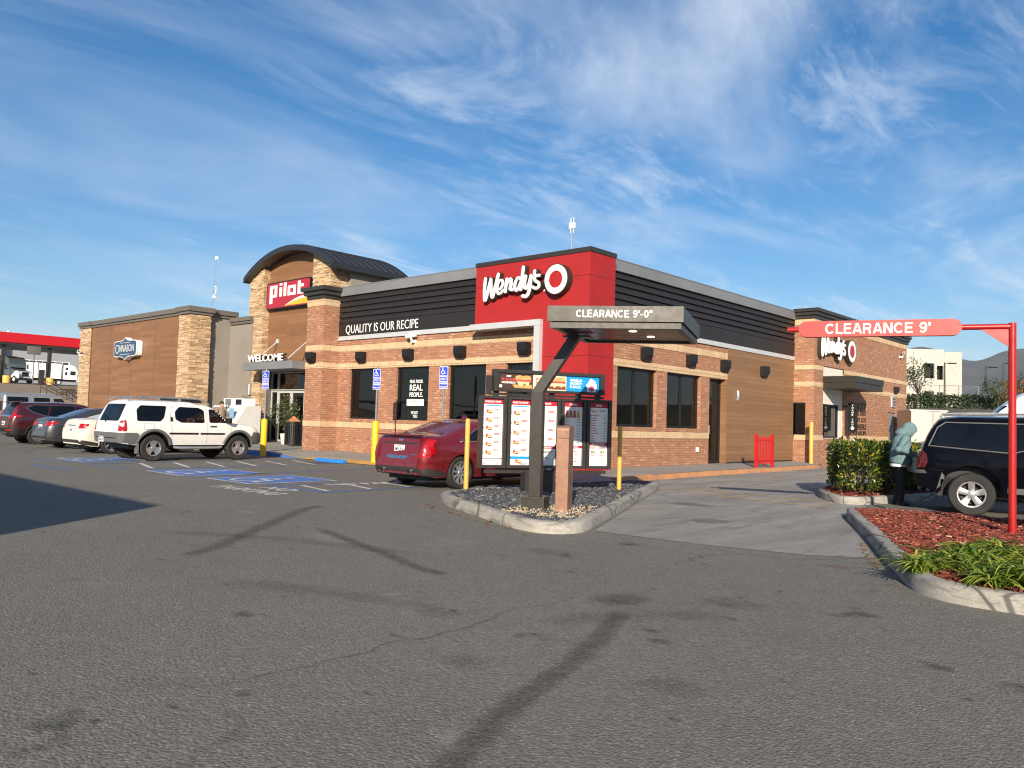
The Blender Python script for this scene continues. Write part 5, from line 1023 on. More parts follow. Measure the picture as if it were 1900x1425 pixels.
for i in range(5):
    s0 = -1.177 + i * .531; s1 = s0 + .512; z0, z1 = .365, 1.67; mb = MB()
    mbx(mb, s0, s1, z0, z0 + .05, -.10, .02); mbx(mb, s0, s1, z1 - .05, z1, -.10, .02); mbx(mb, s0, s0 + .06, z0 + .05, z1 - .05, -.10, .02); mbx(mb, s1 - .06, s1, z0 + .05, z1 - .05, -.10, .02); mbx(mb, s0 + .002, s1 - .002, z0 + .002, z1 - .002, -.115, -.09)
    fr = mb.build('menu_panel', M['charcoal'], t); a, b = s0 + .065, s1 - .065; mb = MB(); dd = -.03
    mbx(mb, a, b, z0 + .055, z1 - .055, -.07, dd, 0); zt = z1 - .055
    def R(u0, u1, v0, v1, mi, e=.002): mb.poly([P_(u0, v0, dd + e), P_(u1, v0, dd + e), P_(u1, v1, dd + e), P_(u0, v1, dd + e)], mi)
    R(a, b, zt - .095, zt, 1); mb.text(HEAD[i], P_((a + b) / 2, zt - .068, dd + .004), DB, Z_, .038, min(.30, .026 * len(HEAD[i])), .002, .03, 0, 'C')
    def para(u0, u1, v, n, mi, h=.012):
        for k in range(n): R(u0, u0 + (u1 - u0) * rnd.uniform(.65, 1), v - k * .019, v - k * .019 + h * .75, mi)
    nums = [['1', '2', '3', '4', '5', '6'], ['7', '8', '9', '10', '11'], ['', '', '', ''], [], []][i]
    if i < 3:
        R(a + .05, b - .02, zt - .130, zt - .112, 8 if i < 2 else 0); n = len(nums); zl = z0 + (.20 if i < 2 else .42); step = (zt - .16 - zl) / n
        for k, nm in enumerate(nums):
            zc_ = zt - .16 - step * (k + .5)
            if nm: mb.text(nm, P_(a + .012, zc_ - .01, dd + .003), DB, Z_, .03, None, .002, .02, 9)
            food(mb, a + (.12 if i < 2 else .07), zc_, dd + .002, .1, 0 if i < 2 else 1); para(a + .215, b - .04, zc_ + .045, 2, 10, .016); para(a + .215, b - .02, zc_ + .0, 2, 9, .008)
        if i == 0: R(a, b, z0 + .165, z0 + .18, 9, .003); para(a + .03, b - .1, z0 + .135, 1, 8, .016); para(a + .02, a + .1, z0 + .085, 2, 10); para(a + .15, a + .2, z0 + .085, 2, 9); para(a + .23, a + .33, z0 + .085, 2, 10)
        if i == 1: R(a, b, z0 + .165, z0 + .215, 8); food(mb, (a + b) / 2 - .02, z0 + .12, dd + .002); para(a + .2, b - .03, z0 + .08, 2, 9)
        if i == 2: R(a, b, z0 + .36, z0 + .41, 1); mb.text('DESSERTS', P_((a + b) / 2, z0 + .372, dd + .004), DB, Z_, .026, .2, .002, .03, 0, 'C'); para(a + .03, b - .05, z0 + .30, 2, 9, .02); para(a + .03, b - .1, z0 + .20, 2, 9, .02); para(a + .03, a + .15, z0 + .12, 1, 9, .02)
    else:
        if i == 3:
            para(a + .02, b - .15, zt - .12, 1, 9); food(mb, (a + b) / 2, zt - .21, dd + .002, .1, 2)
            for k in range(9): para(a + .02, a + .16, zt - .33 - k * .055, 1, 10, .018); para(b - .12, b - .03, zt - .33 - k * .055, 1, 9, .014)
            R(a, b, z0 + .38, z0 + .43, 1); mb.text("KIDS' MEAL", P_((a + b) / 2, z0 + .393, dd + .004), DB, Z_, .026, .24, .002, .03, 0, 'C')
            for k in range(4): para(a + .04, a + .14, z0 + .31 - k * .06, 1, 10 if k % 2 else 9, .02); para(a + .22, a + .3, z0 + .31 - k * .06, 1, 10, .02)
        else:
            food(mb, a + .10, zt - .16, dd + .002, .1, 3); para(a + .22, b - .03, zt - .15, 2, 9)
            for k in range(11): para(a + .02, a + .02 + rnd.uniform(.08, .24), zt - .25 - k * .048, 1, 10, .018); para(b - .09, b - .02, zt - .25 - k * .048, 1, 9, .014)
            R(a, b, z0 + .44, z0 + .50, 1); mb.text('BIGGIE DEALS', P_((a + b) / 2, z0 + .457, dd + .004), DB, Z_, .028, .27, .002, .03, 0, 'C')
            for k in (0, 1): para(a + .02 + k * .19, a + .17 + k * .19, z0 + .42, 3, 10); food(mb, a + .09 + k * .19, z0 + .32, dd + .002, .1, 1); para(a + .03 + k * .19, a + .14 + k * .19, z0 + .27, 2, 10)
            para(a + .02, b - .02, z0 + .22, 1, 9, .008)
    mb.build('menu_sheet', [M['print'], M['crimson'], M['rtxt'], M['meat'], M['bun'], M['cheese'], M['cheese'], M['green'], M['cyan'], M['txt'], M['rtxt']], fr)
mb = MB(); a, b, z0, z1 = -.93, 1.29, 1.76, 2.16
mbx(mb, a, b, z0, z0 + .05, -.14, .03); mbx(mb, a, b, z1 - .06, z1, -.14, .03); mbx(mb, a, a + .09, z0 + .05, z1 - .06, -.14, .03); mbx(mb, b - .09, b, z0 + .05, z1 - .06, -.14, .03); mbx(mb, a + .002, b - .002, z0 + .002, z1 - .002, -.15, -.12); mbx(mb, a - .10, a - .02, z0 - .06, z1 - .12, -.16, -.05)
fr = mb.build('picture_box', M['charcoal'], t); ms = [M['brownp'], M['cream'], M['cyan'], M['rtxt'], M['bun'], M['meat'], M['cheese'], M['white'], M['pink'], M['crimson']]; w3 = (b - a - .18) / 3
for i in range(3):
    mb = MB(); s0 = a + .09 + i * w3; s1 = s0 + w3 - .012; dd = -.01; v0, v1 = z0 + .05, z1 - .06; mbx(mb, s0, s1, v0, v1, -.06, dd, i)
    el = lambda u, v, rx, rz, mi, e: mb.poly([P_(u + rx * cos(q), v + rz * sin(q), dd + e) for q in [2 * pi * i2 / 20 for i2 in range(20)]], mi)
    if i < 2:
        u = s1 - .19; 
        for k in (0, 1): el(u - .07 + k * .14, v0 + .20, .09, .055, 4, .003 + k * .0006)
        mb.poly([P_(u - .17, v0 + .135, dd + .005), P_(u + .17, v0 + .135, dd + .005), P_(u + .16, v0 + .175, dd + .005), P_(u - .16, v0 + .175, dd + .005)], 3)
        mb.poly([P_(u - .16, v0 + .02, dd + .004), P_(u + .18, v0 + .02, dd + .004), P_(u + .17, v0 + .09, dd + .004), P_(u - .21, v0 + .08, dd + .004)], 5 if i else 4)
        mb.poly([P_(u - .13, v0 + .14, dd + .006), P_(u + .13, v0 + .14, dd + .006), P_(u + .10, v0 + .06, dd + .006), P_(u + .03, v0 + .11, dd + .006), P_(u - .06, v0 + .05, dd + .006)], 6)
        if i == 0: mb.text('NEW', P_(s0 + .20, v1 - .075, dd + .003), DB, Z_, .035, .09, .002, .04, 7, 'C'); mb.text('ITALIAN', P_(s0 + .20, v1 - .145, dd + .003), DB, Z_, .055, .28, .002, .03, 3, 'C'); mb.text('MOZZARELLA', P_(s0 + .20, v1 - .19, dd + .003), DB, Z_, .034, .27, .002, .04, 7, 'C'); mb.poly([P_(s0 + .02, v0 + .02, dd + .003), P_(s0 + .07, v0 + .02, dd + .003), P_(s0 + .07, v0 + .07, dd + .003), P_(s0 + .02, v0 + .07, dd + .003)], 7)
        else: mb.text('ITALIAN', P_(s0 + .05, v1 - .12, dd + .003), DB, Z_, .055, .28, .002, .03, 3); mb.text('MOZZARELLA', P_(s0 + .05, v1 - .17, dd + .003), DB, Z_, .034, .27, .002, .03, 9)
    else:
        for k, tx in enumerate(('VANILLA', 'FROSTY', 'IS BACK')): mb.text(tx, P_(s0 + .06, v1 - .10 - k * .062, dd + .003), DB, Z_, .048, .25 if k < 2 else .23, .002, .035, 7)
        u = s1 - .16; mb.poly([P_(u - .09, v0, dd + .003), P_(u + .09, v0, dd + .003), P_(u + .11, v0 + .15, dd + .003), P_(u - .11, v0 + .15, dd + .003)], 7); mb.poly([P_(u - .09, v0 + .15, dd + .0035), P_(u + .1, v0 + .15, dd + .0035), P_(u + .07, v0 + .21, dd + .0035), P_(u - .02, v0 + .26, dd + .0035), P_(u - .06, v0 + .2, dd + .0035)], 7); el(u, v0 + .065, .055, .055, 8, .005)
    mb.build('picture', ms, fr)
# red clearance bar
P0 = Vector((10.71, -5.04, 0)); BD = Vector((-.94, -.341, 0)); NBR = Vector((BD.y, -BD.x, 0)); NBR = NBR if NBR.y < 0 else -NBR; ZB = 2.645
t = thing('clearance_bar', 'red pole carrying a horizontal bar with a rounded red clearance plate', 'clearance bar', (10.71, -5.04, GZ + .1)); mb = MB()
mb.lathe([(0, GZ), (.047, GZ), (.047, ZB + .047), (0, ZB + .047)], Matrix.Translation(P0), 18); mb.build('pole', M['redpaint'], t)
mb = MB(); mb.tube([P0 + Z_ * ZB, P0 + BD * 2.80 + Z_ * ZB], .038, 14); mb.build('bar', M['redpaint'], t)
mb = MB(); mb.prism([P0 + BD * .04 + Z_ * (ZB - .03), P0 + BD * .37 + Z_ * (ZB - .03), P0 + BD * .04 + Z_ * (ZB - .27)], NBR * .012); mb.build('gusset', M['redpaint'], t)
mb = MB(); s0, s1, hh = .585, 2.65, .112; pts = [P0 + BD * (s0 + hh - hh * sin(a)) + Z_ * (ZB + hh * cos(a)) for a in [pi * i / 12 for i in range(13)]] + [P0 + BD * (s1 - hh + hh * sin(a)) + Z_ * (ZB - hh * cos(a)) for a in [pi * i / 12 for i in range(13)]]
mb.prism([p + NBR * .042 for p in pts], NBR * .012); mb.prism([p - NBR * .054 for p in pts], NBR * .012); pl_ = mb.build('plate', pm('plate_red', (.40, .026, .024), .45, var=.07), t)
mb = MB(); block_text(mb, "CLEARANCE 9'", P0 + BD * 2.29 + NBR * .0545 + Z_ * (ZB - .072), -BD, Z_, .145, 1.33); mb.build('lettering', M['white'], pl_)
t = thing('preview_board', 'red faced board in a dark frame at the frame edge beside the red pole', 'menu board', (11.2, -4.6, GZ)); q0 = Vector((10.98, -4.75, 0)); hv = Vector((.74, .67, 0)); nv = Vector((.67, -.74, 0)); mb = MB()
def qb(u0, u1, z0, z1, d0, d1, mi=0): mb.prism([q0 + hv * u0 + Z_ * z0 + nv * d0, q0 + hv * u1 + Z_ * z0 + nv * d0, q0 + hv * u1 + Z_ * z1 + nv * d0, q0 + hv * u0 + Z_ * z1 + nv * d0], nv * (d1 - d0), mi)
qb(0, 1.6, .30, .80, -.1, 0); qb(.1, .2, GZ, .30, -.09, -.01); qb(1.4, 1.5, GZ, .30, -.09, -.01); mb.build('frame', M['charcoal'], t); mb = MB(); qb(.035, 1.56, .335, .765, .001, .012); mb.build('panel', M['fascia'], t)
# ---------------- vehicles ----------------
def lerp_tab(tab, x):
    if x <= tab[0][0]: return tab[0][1]
    for (a, za), (b, zb) in zip(tab, tab[1:]):
        if x <= b: return za + (zb - za) * (x - a) / max(b - a, 1e-6)
    return tab[-1][1]
def body_mesh(sp):
    xr, xf, Wd, z0 = sp['xr'], sp['xf'], sp['W'], sp.get('z0', .28); top = sp['top']; belt = sp['belt']; k = sp.get('tumble', .30); rr0 = sp.get('rr', .09); cro = sp.get('crown', .035)
    xs = set()
    n = 70
    for i in range(n + 1): xs.add(round(xr + (xf - xr) * i / n, 4))
    for e in (.004, .012, .03, .06, .10, .15, .2): xs.add(round(xr + e, 4)); xs.add(round(xf - e, 4))
    for xc, ra in sp['arch']:
        for i in range(19): xs.add(round(xc + ra * cos(pi * i / 18), 4))
        xs.add(round(xc - ra - .004, 4)); xs.add(round(xc + ra + .004, 4))
    xs = sorted(xs); hw = sp.get('wr', .62); crx, cry, cfx, cfy = sp.get('corner', (.30, .20, .45, .32)); ts = {}
    def T(x):      # slightly smoothed top line
        w_ = sp.get('sm', .05); return sum(lerp_tab(top, x + w_ * j) for j in (-2, -1, 0, 1, 2)) / 5
    def Wp(x):
        w = Wd / 2; t = (x - (xr + xf) / 2) / ((xf - xr) / 2); w -= .045 * abs(t) ** 2.2
        d = x - xr
        if d < crx: u = 1 - d / crx; w -= cry * (1 - sqrt(max(0, 1 - u * u)))
        d = xf - x
        if d < cfx: u = 1 - d / cfx; w -= cfy * (1 - sqrt(max(0, 1 - u * u)))
        return w
    vs = []; rows = []
    for x in xs:
        zb = z0 + (.06 * max(0, (1 - (x - xr) / .35)) if x - xr < .35 else 0) + (.05 * max(0, 1 - (xf - x) / .4) if xf - x < .4 else 0)
        for xc, ra in sp['arch']:
            if abs(x - xc) <= ra + 1e-4: zb = max(zb, sp['wz'] + sqrt(max(0, ra * ra - (x - xc) ** 2)))
        zt = T(x); w = Wp(x); be = lerp_tab(belt, x); rr = min(rr0, (zt - zb) * .35)
        bz = min(be, zt - rr - .001)
        zl = [zb + (bz - zb) * q for q in (0, .12, .3, .5, .7, .86, 1)] + [bz + (zt - rr - bz) * q for q in (.33, .66, 1)] + [zt - rr + rr * sin(radians(a)) for a in (22, 45, 67, 90)]
        row = []
        for z in zl:
            y = w
            mid = z0 + (be - z0) * .62
            if z <= be: y -= .055 * ((mid - z) / max(.1, mid - z0)) ** 2 if z < mid else .03 * ((z - mid) / max(.1, be - mid)) ** 2
            else: y -= .03 + k * (z - be) + .12 * (z - be) ** 2
            if z > zt - rr: q = (z - (zt - rr)) / rr; y -= rr * 1.1 * (1 - sqrt(max(0, 1 - q * q)))
            row.append((max(y, .05), z))
        yt = row[-1][0]
        row += [(yt * q, zt + cro * (1 - q * q)) for q in (.8, .55, .28)]
        rows.append((x, zb, row))
    verts = []; m = None
    for x, zb, row in rows:
        ring = [(x, 0, zb)] + [(x, -y, z) for y, z in row] + [(x, 0, row[-1][1] + cro * .02)] + [(x, y, z) for y, z in row[::-1]]
        kr, kf = sp.get('rb', .16), sp.get('fb', .14); hh = max(.2, row[-1][1] - z0); q_ = []
        for X3, Y3, Z3 in ring:
            v_ = ((Z3 - (z0 + hh * .42)) / (hh * .58)); w_ = v_ * v_ if v_ > 0 else (v_ * .8) ** 2
            if x - xr < .45: X3 += kr * w_ * (1 - (x - xr) / .45) ** 1.0
            if xf - x < .45: X3 -= kf * w_ * (1 - (xf - x) / .45)
            q_.append((X3, Y3, Z3))
        ring = q_; m = len(ring); verts += ring
    faces = []
    for i in range(len(rows) - 1):
        for j in range(m): j2 = (j + 1) % m; faces.append((i * m + j, (i + 1) * m + j, (i + 1) * m + j2, i * m + j2))
    faces += [tuple(range(m))[::-1], tuple(range((len(rows) - 1) * m, len(rows) * m))]
    # close the two end caps as fans for clean shading
    mb = MB(); nrow = len(sp.get('x', [])); mb.add(verts, faces, 0, True)
    for fi, f in enumerate(faces):
        if all(abs(verts[v][2] - verts[f[0]][2]) >= 0 for v in f) and len(f) == 4:
            j = fi % m
            if j in (0, m - 1): mb.mi[fi] = 1
    return mb
VIEW = dict(R=lambda a, b: ((a, -4, b), (0, 1, 0)), L=lambda a, b: ((a, 4, b), (0, -1, 0)), B=lambda a, b: ((-9, a, b), (1, 0, 0)), F=lambda a, b: ((9, a, b), (-1, 0, 0)), T=lambda a, b: ((a, b, 9), (0, 0, -1)))
def round_poly(P, r):
    out = []; n = len(P)
    for i in range(n):
        a, b, c = P[i - 1], P[i], P[(i + 1) % n]; l1, l2 = (a - b).length, (c - b).length; k1 = min(r, l1 * .45); k2 = min(r, l2 * .45); p = b + (a - b) / l1 * k1; q = b + (c - b) / l2 * k2
        for t in (0, .25, .5, .75, 1): out.append(p * (1 - t) ** 2 + b * 2 * t * (1 - t) + q * t * t)
    return out
class Car:
    def __init__(s, name, label, cat, sp, paint, loc, head, group=None):
        s.sp = sp; s.t = thing(name, label, cat, loc, head, group); mb = body_mesh(sp); s.body = mb.build('body', [M[paint] if isinstance(paint, str) else paint, M['black']], s.t, world=False, ang=32)
        s.paint = paint; bmx = bmesh.new(); bmx.from_mesh(s.body.data); bmesh.ops.remove_doubles(bmx, verts=bmx.verts[:], dist=.0008); bmesh.ops.recalc_face_normals(bmx, faces=bmx.faces[:]); bmx.to_mesh(s.body.data); s.bv = BVHTree.FromBMesh(bmx); bmx.free()
    def hit(s, a, b, view):
        o, d = VIEW[view](a, b); r = s.bv.ray_cast(Vector(o), Vector(d)); return r[0], r[1]
    def decal(s, polys, name, m, off=.006, rnd=1, view='R', parent=None, step=.06, mb=None, mi=0, both=False, depth=.02):
        if polys and isinstance(polys[0][0], (int, float)): polys = [polys]
        if mb is None:
            for vw in (('R', 'L') if both else (view,)):
                for p in polys: s.decal([p], name, m, off, rnd, vw, parent, step, MB(), mi, False, depth).build(name, m, parent or s.t, world=False, ang=50)
            return
        for vw in (('R', 'L') if both else (view,)):
            for p in polys:
                P = [Vector(q).to_2d() for q in p]
                if rnd: P = round_poly(P, .035 * rnd)
                P = dens(P, step); n = len(P); pts = list(P); x0, x1 = min(q.x for q in P), max(q.x for q in P); y0, y1 = min(q.y for q in P), max(q.y for q in P)
                x = x0 + step
                while x < x1:
                    y = y0 + step
                    while y < y1:
                        if inside(x, y, P): pts.append(Vector((x, y)))
                        y += step
                    x += step
                v, e, f, *_q = delaunay_2d_cdt(pts, [(i, (i + 1) % n) for i in range(n)], [], 1, 1e-6); vs = []; ok = []
                for q in v:
                    h, nn = s.hit(q.x, q.y, vw); ok.append(h is not None); vs.append((h + nn * off) if h is not None else Vector((0, 0, 0)))
                fs = [tuple(t) for t in f if all(ok[i] for i in t) and max((vs[t[0]] - vs[t[1]]).length, (vs[t[1]] - vs[t[2]]).length, (vs[t[2]] - vs[t[0]]).length) < .15]
                if not fs: continue
                fn = sum(((vs[t[1]] - vs[t[0]]).cross(vs[t[2]] - vs[t[0]]) for t in fs), Vector()); dr = Vector(VIEW[vw](0, 0)[1])
                if fn.dot(dr) > 0: fs = [t[::-1] for t in fs]
                bd = {}
                for t in fs:
                    for i in range(3): bd[(t[i], t[(i + 1) % 3])] = 1
                k = len(vs); sk = []; vs2 = [q + dr * depth for q in vs]
                for (a, b) in list(bd):
                    if (b, a) not in bd: sk.append((a, k + a, k + b, b)[::-1])
                mb.add(vs + vs2, fs + sk, mi, True)
        return mb
    def pair(s, name, m, side=(), rear=(), view='B', off=.012, rnd=1, side_off=None):       # one mesh per side of the car
        for vw, sg in (('R', -1), ('L', 1)):
            mb = MB()
            for p in side: s.decal([p], 0, 0, side_off or off, rnd, vw, mb=mb)
            for p in rear: s.decal([[(sg * a, b) for a, b in p]], 0, 0, off, rnd, view, mb=mb)
            mb.build(name, m, s.t, world=False, ang=50)
    def trim(s, path, r, m, name, view='R', closed=False, both=True, off=.004, parent=None, n=6):
        for vw in (('R', 'L') if both else (view,)):
            mb = MB(); P = dens([Vector(p) for p in path], .05, closed); P = P + [P[0]] if closed else P; pts = []
            for q in P:
                h, nn = s.hit(q.x, q.y, vw)
                if h is not None: pts.append(h + nn * off)
            if len(pts) > 1: mb.tube(pts, r, n); mb.build(name, m, parent or s.t, world=False)
    def wheels(s, R=.35, rimr=.24, wd=.22, spokes=5, sw=.05, yo=None, style=0, rim='rim'):
        for xc, _ in s.sp['arch']:
            for sd in (-1, 1):
                y = sd * (yo or (s.sp['W'] / 2 - .03)); Mx = Matrix.Translation((xc, y, R)) @ Matrix.Rotation(sd * -pi / 2, 4, 'X')
                mb = MB(); w = wd; mb.lathe([(rimr - .02, -w), (R * .9, -w), (R - .012, -w + .025), (R, -w + .06), (R, -.05), (R - .012, -.018), (R * .93, -.002), (rimr + .03, .0), (rimr + .008, -.012), (rimr - .005, -.03)], Mx, 40)
                for k in range(40):
                    a = 2 * pi * k / 40; mb.box((R - .004, -.012, -w + .06), (R + .004, .012, -.05), 0, Mx @ Matrix.Rotation(a, 4, 'Z'))
                wh = mb.build('wheel', M['rubber'], s.t, world=False, ang=35); mb = MB()
                mb.lathe([(rimr + .004, -.010), (rimr + .002, -.002), (rimr - .018, -.004), (rimr - .03, -.05), (rimr - .05, -.12), (.05, -.13)], Mx, 36, mis=[0, 0, 0, 1, 1])
                mb.lathe([(0, -.012), (.055, -.016), (.065, -.03), (.065, -.12)], Mx, 20)
                for k in range(spokes):
                    Q = Mx @ Matrix.Rotation(2 * pi * k / spokes + pi / 2, 4, 'Z'); r1 = rimr - .012; a0, a1 = sw * .8, sw * 1.15
                    if style == 1: prs = [(-a1 * 1.0, .35 * a0), (.35 * a0, a1 * 1.0)] if False else [(-a1, a1)]
                    else: prs = [(-a1, a1)]
                    vs = []
                    for (r_, aw, zt, zb) in ((.045, a0, -.022, -.08), (r1 * .55, (a0 + a1) / 2, -.026, -.08), (r1, a1 * (1.5 if style == 1 else 1), -.008, -.06)): vs += [Q @ Vector((r_, -aw, zt - .008)), Q @ Vector((r_, 0, zt)), Q @ Vector((r_, aw, zt - .008)), Q @ Vector((r_, aw, zb)), Q @ Vector((r_, -aw, zb))]
                    mb.add(vs, [(i * 5 + j, i * 5 + (j + 1) % 5, i * 5 + 5 + (j + 1) % 5, i * 5 + 5 + j) for i in range(2) for j in range(5)], 0)
                for k in range(5): a = 2 * pi * k / 5; mb.lathe([(0, -.008), (.012, -.01), (.012, -.03)], Mx @ Matrix.Translation((.085 * cos(a), .085 * sin(a), -.02)), 8, 0)
                mb.build('rim', [M[rim], M['black']], wh, world=False, ang=35); mb = MB(); mb.lathe([(0, -.125), (rimr - .03, -.125)], Mx, 20, sm=False); mb.build('brake_disc', M['black'], wh, world=False)
    def plate(s, y, z, txt, off=.012, w=.305):
        h, nn = s.hit(y, z, 'B'); x = h.x - off; mb = MB(); mb.box((x, y - w / 2, z - .076), (x + .02, y + w / 2, z + .076)); p = mb.build('licence_plate', M['white'], s.t, world=False); mb = MB()
        mb.text(txt, (x - .003, y, z - .045), (0, -1, 0), Z_, .075, w * .86, .002, .02, 0, 'C'); mb.box((x - .003, y - .06, z + .045), (x, y + .06, z + .06), 1); mb.build('lettering', [M['navy'], M['rtxt']], p, world=False)
    def underside(s, z=.24, m='black'):
        mb = MB(); x0, x1 = s.sp['xr'] + .35, s.sp['xf'] - .3; w = s.sp['W'] / 2 - .28
        mb.box((x0, -w, z - .05), (x1, w, z + .28))
        for xc, _ in s.sp['arch']: mb.tube([(xc, -w - .2, .33), (xc, w + .2, .33)], .06, 8)
        for xc, ra in s.sp['arch']: mb.box((xc - ra + .03, -w, .33), (xc + ra - .03, w, s.sp['wz'] + ra - .02))
        mb.build('underbody', M[m], s.t, world=False)
    def mirror(s, x, z, m, y=None):
        for sd in (-1, 1):
            h, nn = s.hit(x, z, 'R' if sd < 0 else 'L'); mb = MB(); mb.bbox((x - .06, h.y - .20 if sd < 0 else h.y - .02, z + .0), (x + .06, h.y + .02 if sd < 0 else h.y + .20, z + .16), .035); mb.build('wing_mirror', m, s.t, world=False)
def seams(c, segs, m='black'):
    mb = MB()
    for path in segs:
        for vw in ('R', 'L'):
            pts = []
            for q in dens([Vector(p) for p in path], .05, False):
                h, nn = c.hit(q.x, q.y, vw)
                if h is not None: pts.append(h + nn * .0005)
            if len(pts) > 1: mb.tube(pts, .0035, 4)
    mb.build('door_seam', M[m], c.t, world=False, flat=True)
PT = dict(white=car_mat('white_car_paint', (.74, .73, .70), 0, .3, .12), cream=car_mat('cream_car_paint', (.66, .62, .53), 0, .3), grey=car_mat('grey_car_paint', (.085, .088, .10), .7, .32, .1), maroon=car_mat('maroon_car_paint', (.050, .004, .008), .2, .26, .08),
          red=car_mat('red_car_paint', (.17, .004, .011), .3, .24, .10), navy=car_mat('black_car_paint', (.003, .0032, .006), 0, .07, .0, .12, .06), silver=car_mat('silver_car_paint', (.36, .365, .375), .7, .35, .1), vanw=car_mat('van_paint', (.76, .76, .75), 0, .35, .05))
dark_lens = pm('dark_tail_lens', (.10, .003, .006), .14, var=.15, coat=.5)
clad = pm('grey_cladding', (.105, .105, .108), .6, var=.12, dirt=.2)

# white off-roader
sp = dict(rb=.04, xr=-2.28, xf=2.22, W=1.79, z0=.46, wz=.38, rr=.085, tumble=.20, corner=(.16, .13, .42, .30), belt=[(-2.3, 1.10), (2.3, 1.06)], arch=[(-1.325, .47), (1.325, .47)], sm=.02,
          top=[(-2.28, 1.08), (-2.25, 1.14), (-2.04, 1.60), (-1.96, 1.685), (-1.80, 1.71), (-.2, 1.715), (.02, 1.66), (.30, 1.64), (.44, 1.60), (1.02, 1.15), (1.12, 1.12), (1.75, 1.06), (2.05, .98), (2.20, .86), (2.22, .80)])
c = Car('parked_off_roader', 'white off-roader with roof rack and grey lower cladding parked in the accessible stall', 'car', sp, PT['white'], (-10.85, -5.72, GZ), radians(92), 'cars parked in front of the shop')
for p in ([(-1.82, 1.13), (-1.16, 1.13), (-1.05, 1.24), (-.96, 1.575), (-1.70, 1.575), (-1.82, 1.45)], [(-.72, 1.20), (-.55, 1.11), (.18, 1.11), (.18, 1.48), (.02, 1.555), (-.58, 1.565), (-.72, 1.42)], [(.34, 1.12), (1.00, 1.12), (.96, 1.17), (.56, 1.50), (.34, 1.53)]): c.decal(p, 'window', M['cglass'], both=True, rnd=1.5)
c.decal([(-.60, 1.12), (.60, 1.12), (.56, 1.60), (-.56, 1.60)], 'rear_window', M['cglass'], view='B', rnd=2); c.decal([(-.70, 1.16), (.70, 1.16), (.58, 1.58), (-.58, 1.58)], 'windscreen', M['cglass'], view='F', rnd=1)
mb = MB(); c.decal([(-2.275, .47), (-1.84, .50), (-1.78, .78), (-1.84, .80), (-2.275, .80)], 0, 0, .024, 0, mb=mb, both=True); c.decal([(-.86, .47), (.86, .47), (.86, .80), (-.86, .80)], 0, 0, .024, 0, view='B', mb=mb); mb.build('bumper', clad, c.t, world=False); mb = MB(); c.decal([(1.84, .48), (2.21, .52), (2.21, .82), (1.82, .86), (1.76, .72)], 0, 0, .02, 0, mb=mb, both=True); c.decal([(-.8, .5), (.8, .5), (.8, .78), (-.8, .78)], 0, 0, .02, 0, view='F', mb=mb); mb.build('bumper', clad, c.t, world=False)
for xc in (-1.325, 1.325): c.trim([(xc + .50 * cos(a), .38 + .50 * sin(a)) for a in [radians(4 + 9 * i) for i in range(20)]], .045, clad, 'fender_flare', off=.0)
c.decal([[(-.9, .77), (-.02, .77), (-.02, .82), (-.9, .82)], [(.05, .77), (.83, .77), (.83, .82), (.05, .82)]], 'side_moulding', M['black'], .012, 0, both=True)
c.pair('taillight', M['taillight'], [[(-2.27, .84), (-2.12, .84), (-2.10, .90), (-2.12, 1.15), (-2.24, 1.15)]], [[(.70, .84), (.84, .84), (.82, 1.13), (.72, 1.13)]], off=.010)
c.pair('reverse_lamp', M['lens'], [[(-2.25, .97), (-2.17, .97), (-2.17, 1.07), (-2.25, 1.07)]], [], off=.018)
c.decal([(-.62, .64), (.62, .64), (.62, .66), (-.62, .66)], 'bumper_step', M['black'], .03, 0, view='B')
c.decal([(2.02, .84), (2.2, .84), (2.16, .97), (1.98, 1.0)], 'headlight', M['lens'], .006, 1, both=True)
seams(c, [[(-.83, .52), (-.80, .85), (-.88, 1.2), (-.80, 1.6)], [(.26, .52), (.26, 1.6)], [(1.14, .60), (1.06, .85), (1.06, 1.1)], [(-1.62, .90), (-1.34, .90), (-1.34, 1.06), (-1.62, 1.06), (-1.62, .90)]])
for nm, p in (('handle', [(.36, .99), (.56, .99), (.56, 1.025), (.36, 1.025)]), ('handle', [(-.86, 1.14), (-.80, 1.14), (-.80, 1.26), (-.86, 1.26)])): c.decal(p, nm, M['black'], .016, 0, both=True)
c.mirror(.92, 1.11, M['black']); c.wheels(.372, .215, .24, 3, .085, style=1)
for sd in (-1, 1):
    mb = MB(); mb.tube(smooth_path([(-2.0, .62 * sd, 1.70), (-1.8, .62 * sd, 1.80), (-.9, .62 * sd, 1.82), (.15, .62 * sd, 1.80), (.42, .62 * sd, 1.66)], 4), .022, 8)
    for x in (-1.55, -.5): mb.box((x - .04, .60 * sd - .02, 1.70), (x + .04, .60 * sd + .02, 1.82))
    mb.build('roof_rail', M['galv'], c.t, world=False)
mb = MB()
for i in range(6): mb.tube([(-.4 + i * .12, -.6, 1.80), (-.4 + i * .12, .6, 1.80)], .014, 6)
mb.box((-.5, -.58, 1.75), (-.46, .58, 1.84)); mb.prism([(.2, -.58, 1.70), (.2, .58, 1.70), (.08, .58, 1.84), (.08, -.58, 1.84)], (.03, 0, 0)); mb.build('cargo_basket', M['black'], c.t, world=False)
for sd in (-1, 1): mb = MB(); mb.tube([(-.75, .86 * sd, .40), (-.6, .93 * sd, .38), (.6, .93 * sd, .38), (.75, .86 * sd, .40)], .04, 10); mb.build('step_bar', M['galv'], c.t, world=False)
for sd in (-1, 1): mb = MB(); mb.box((-1.78, .66 * sd - (.0 if sd > 0 else .2), .22), (-1.75, .66 * sd + (.2 if sd > 0 else 0), .52)); mb.build('mud_flap', clad, c.t, world=False)
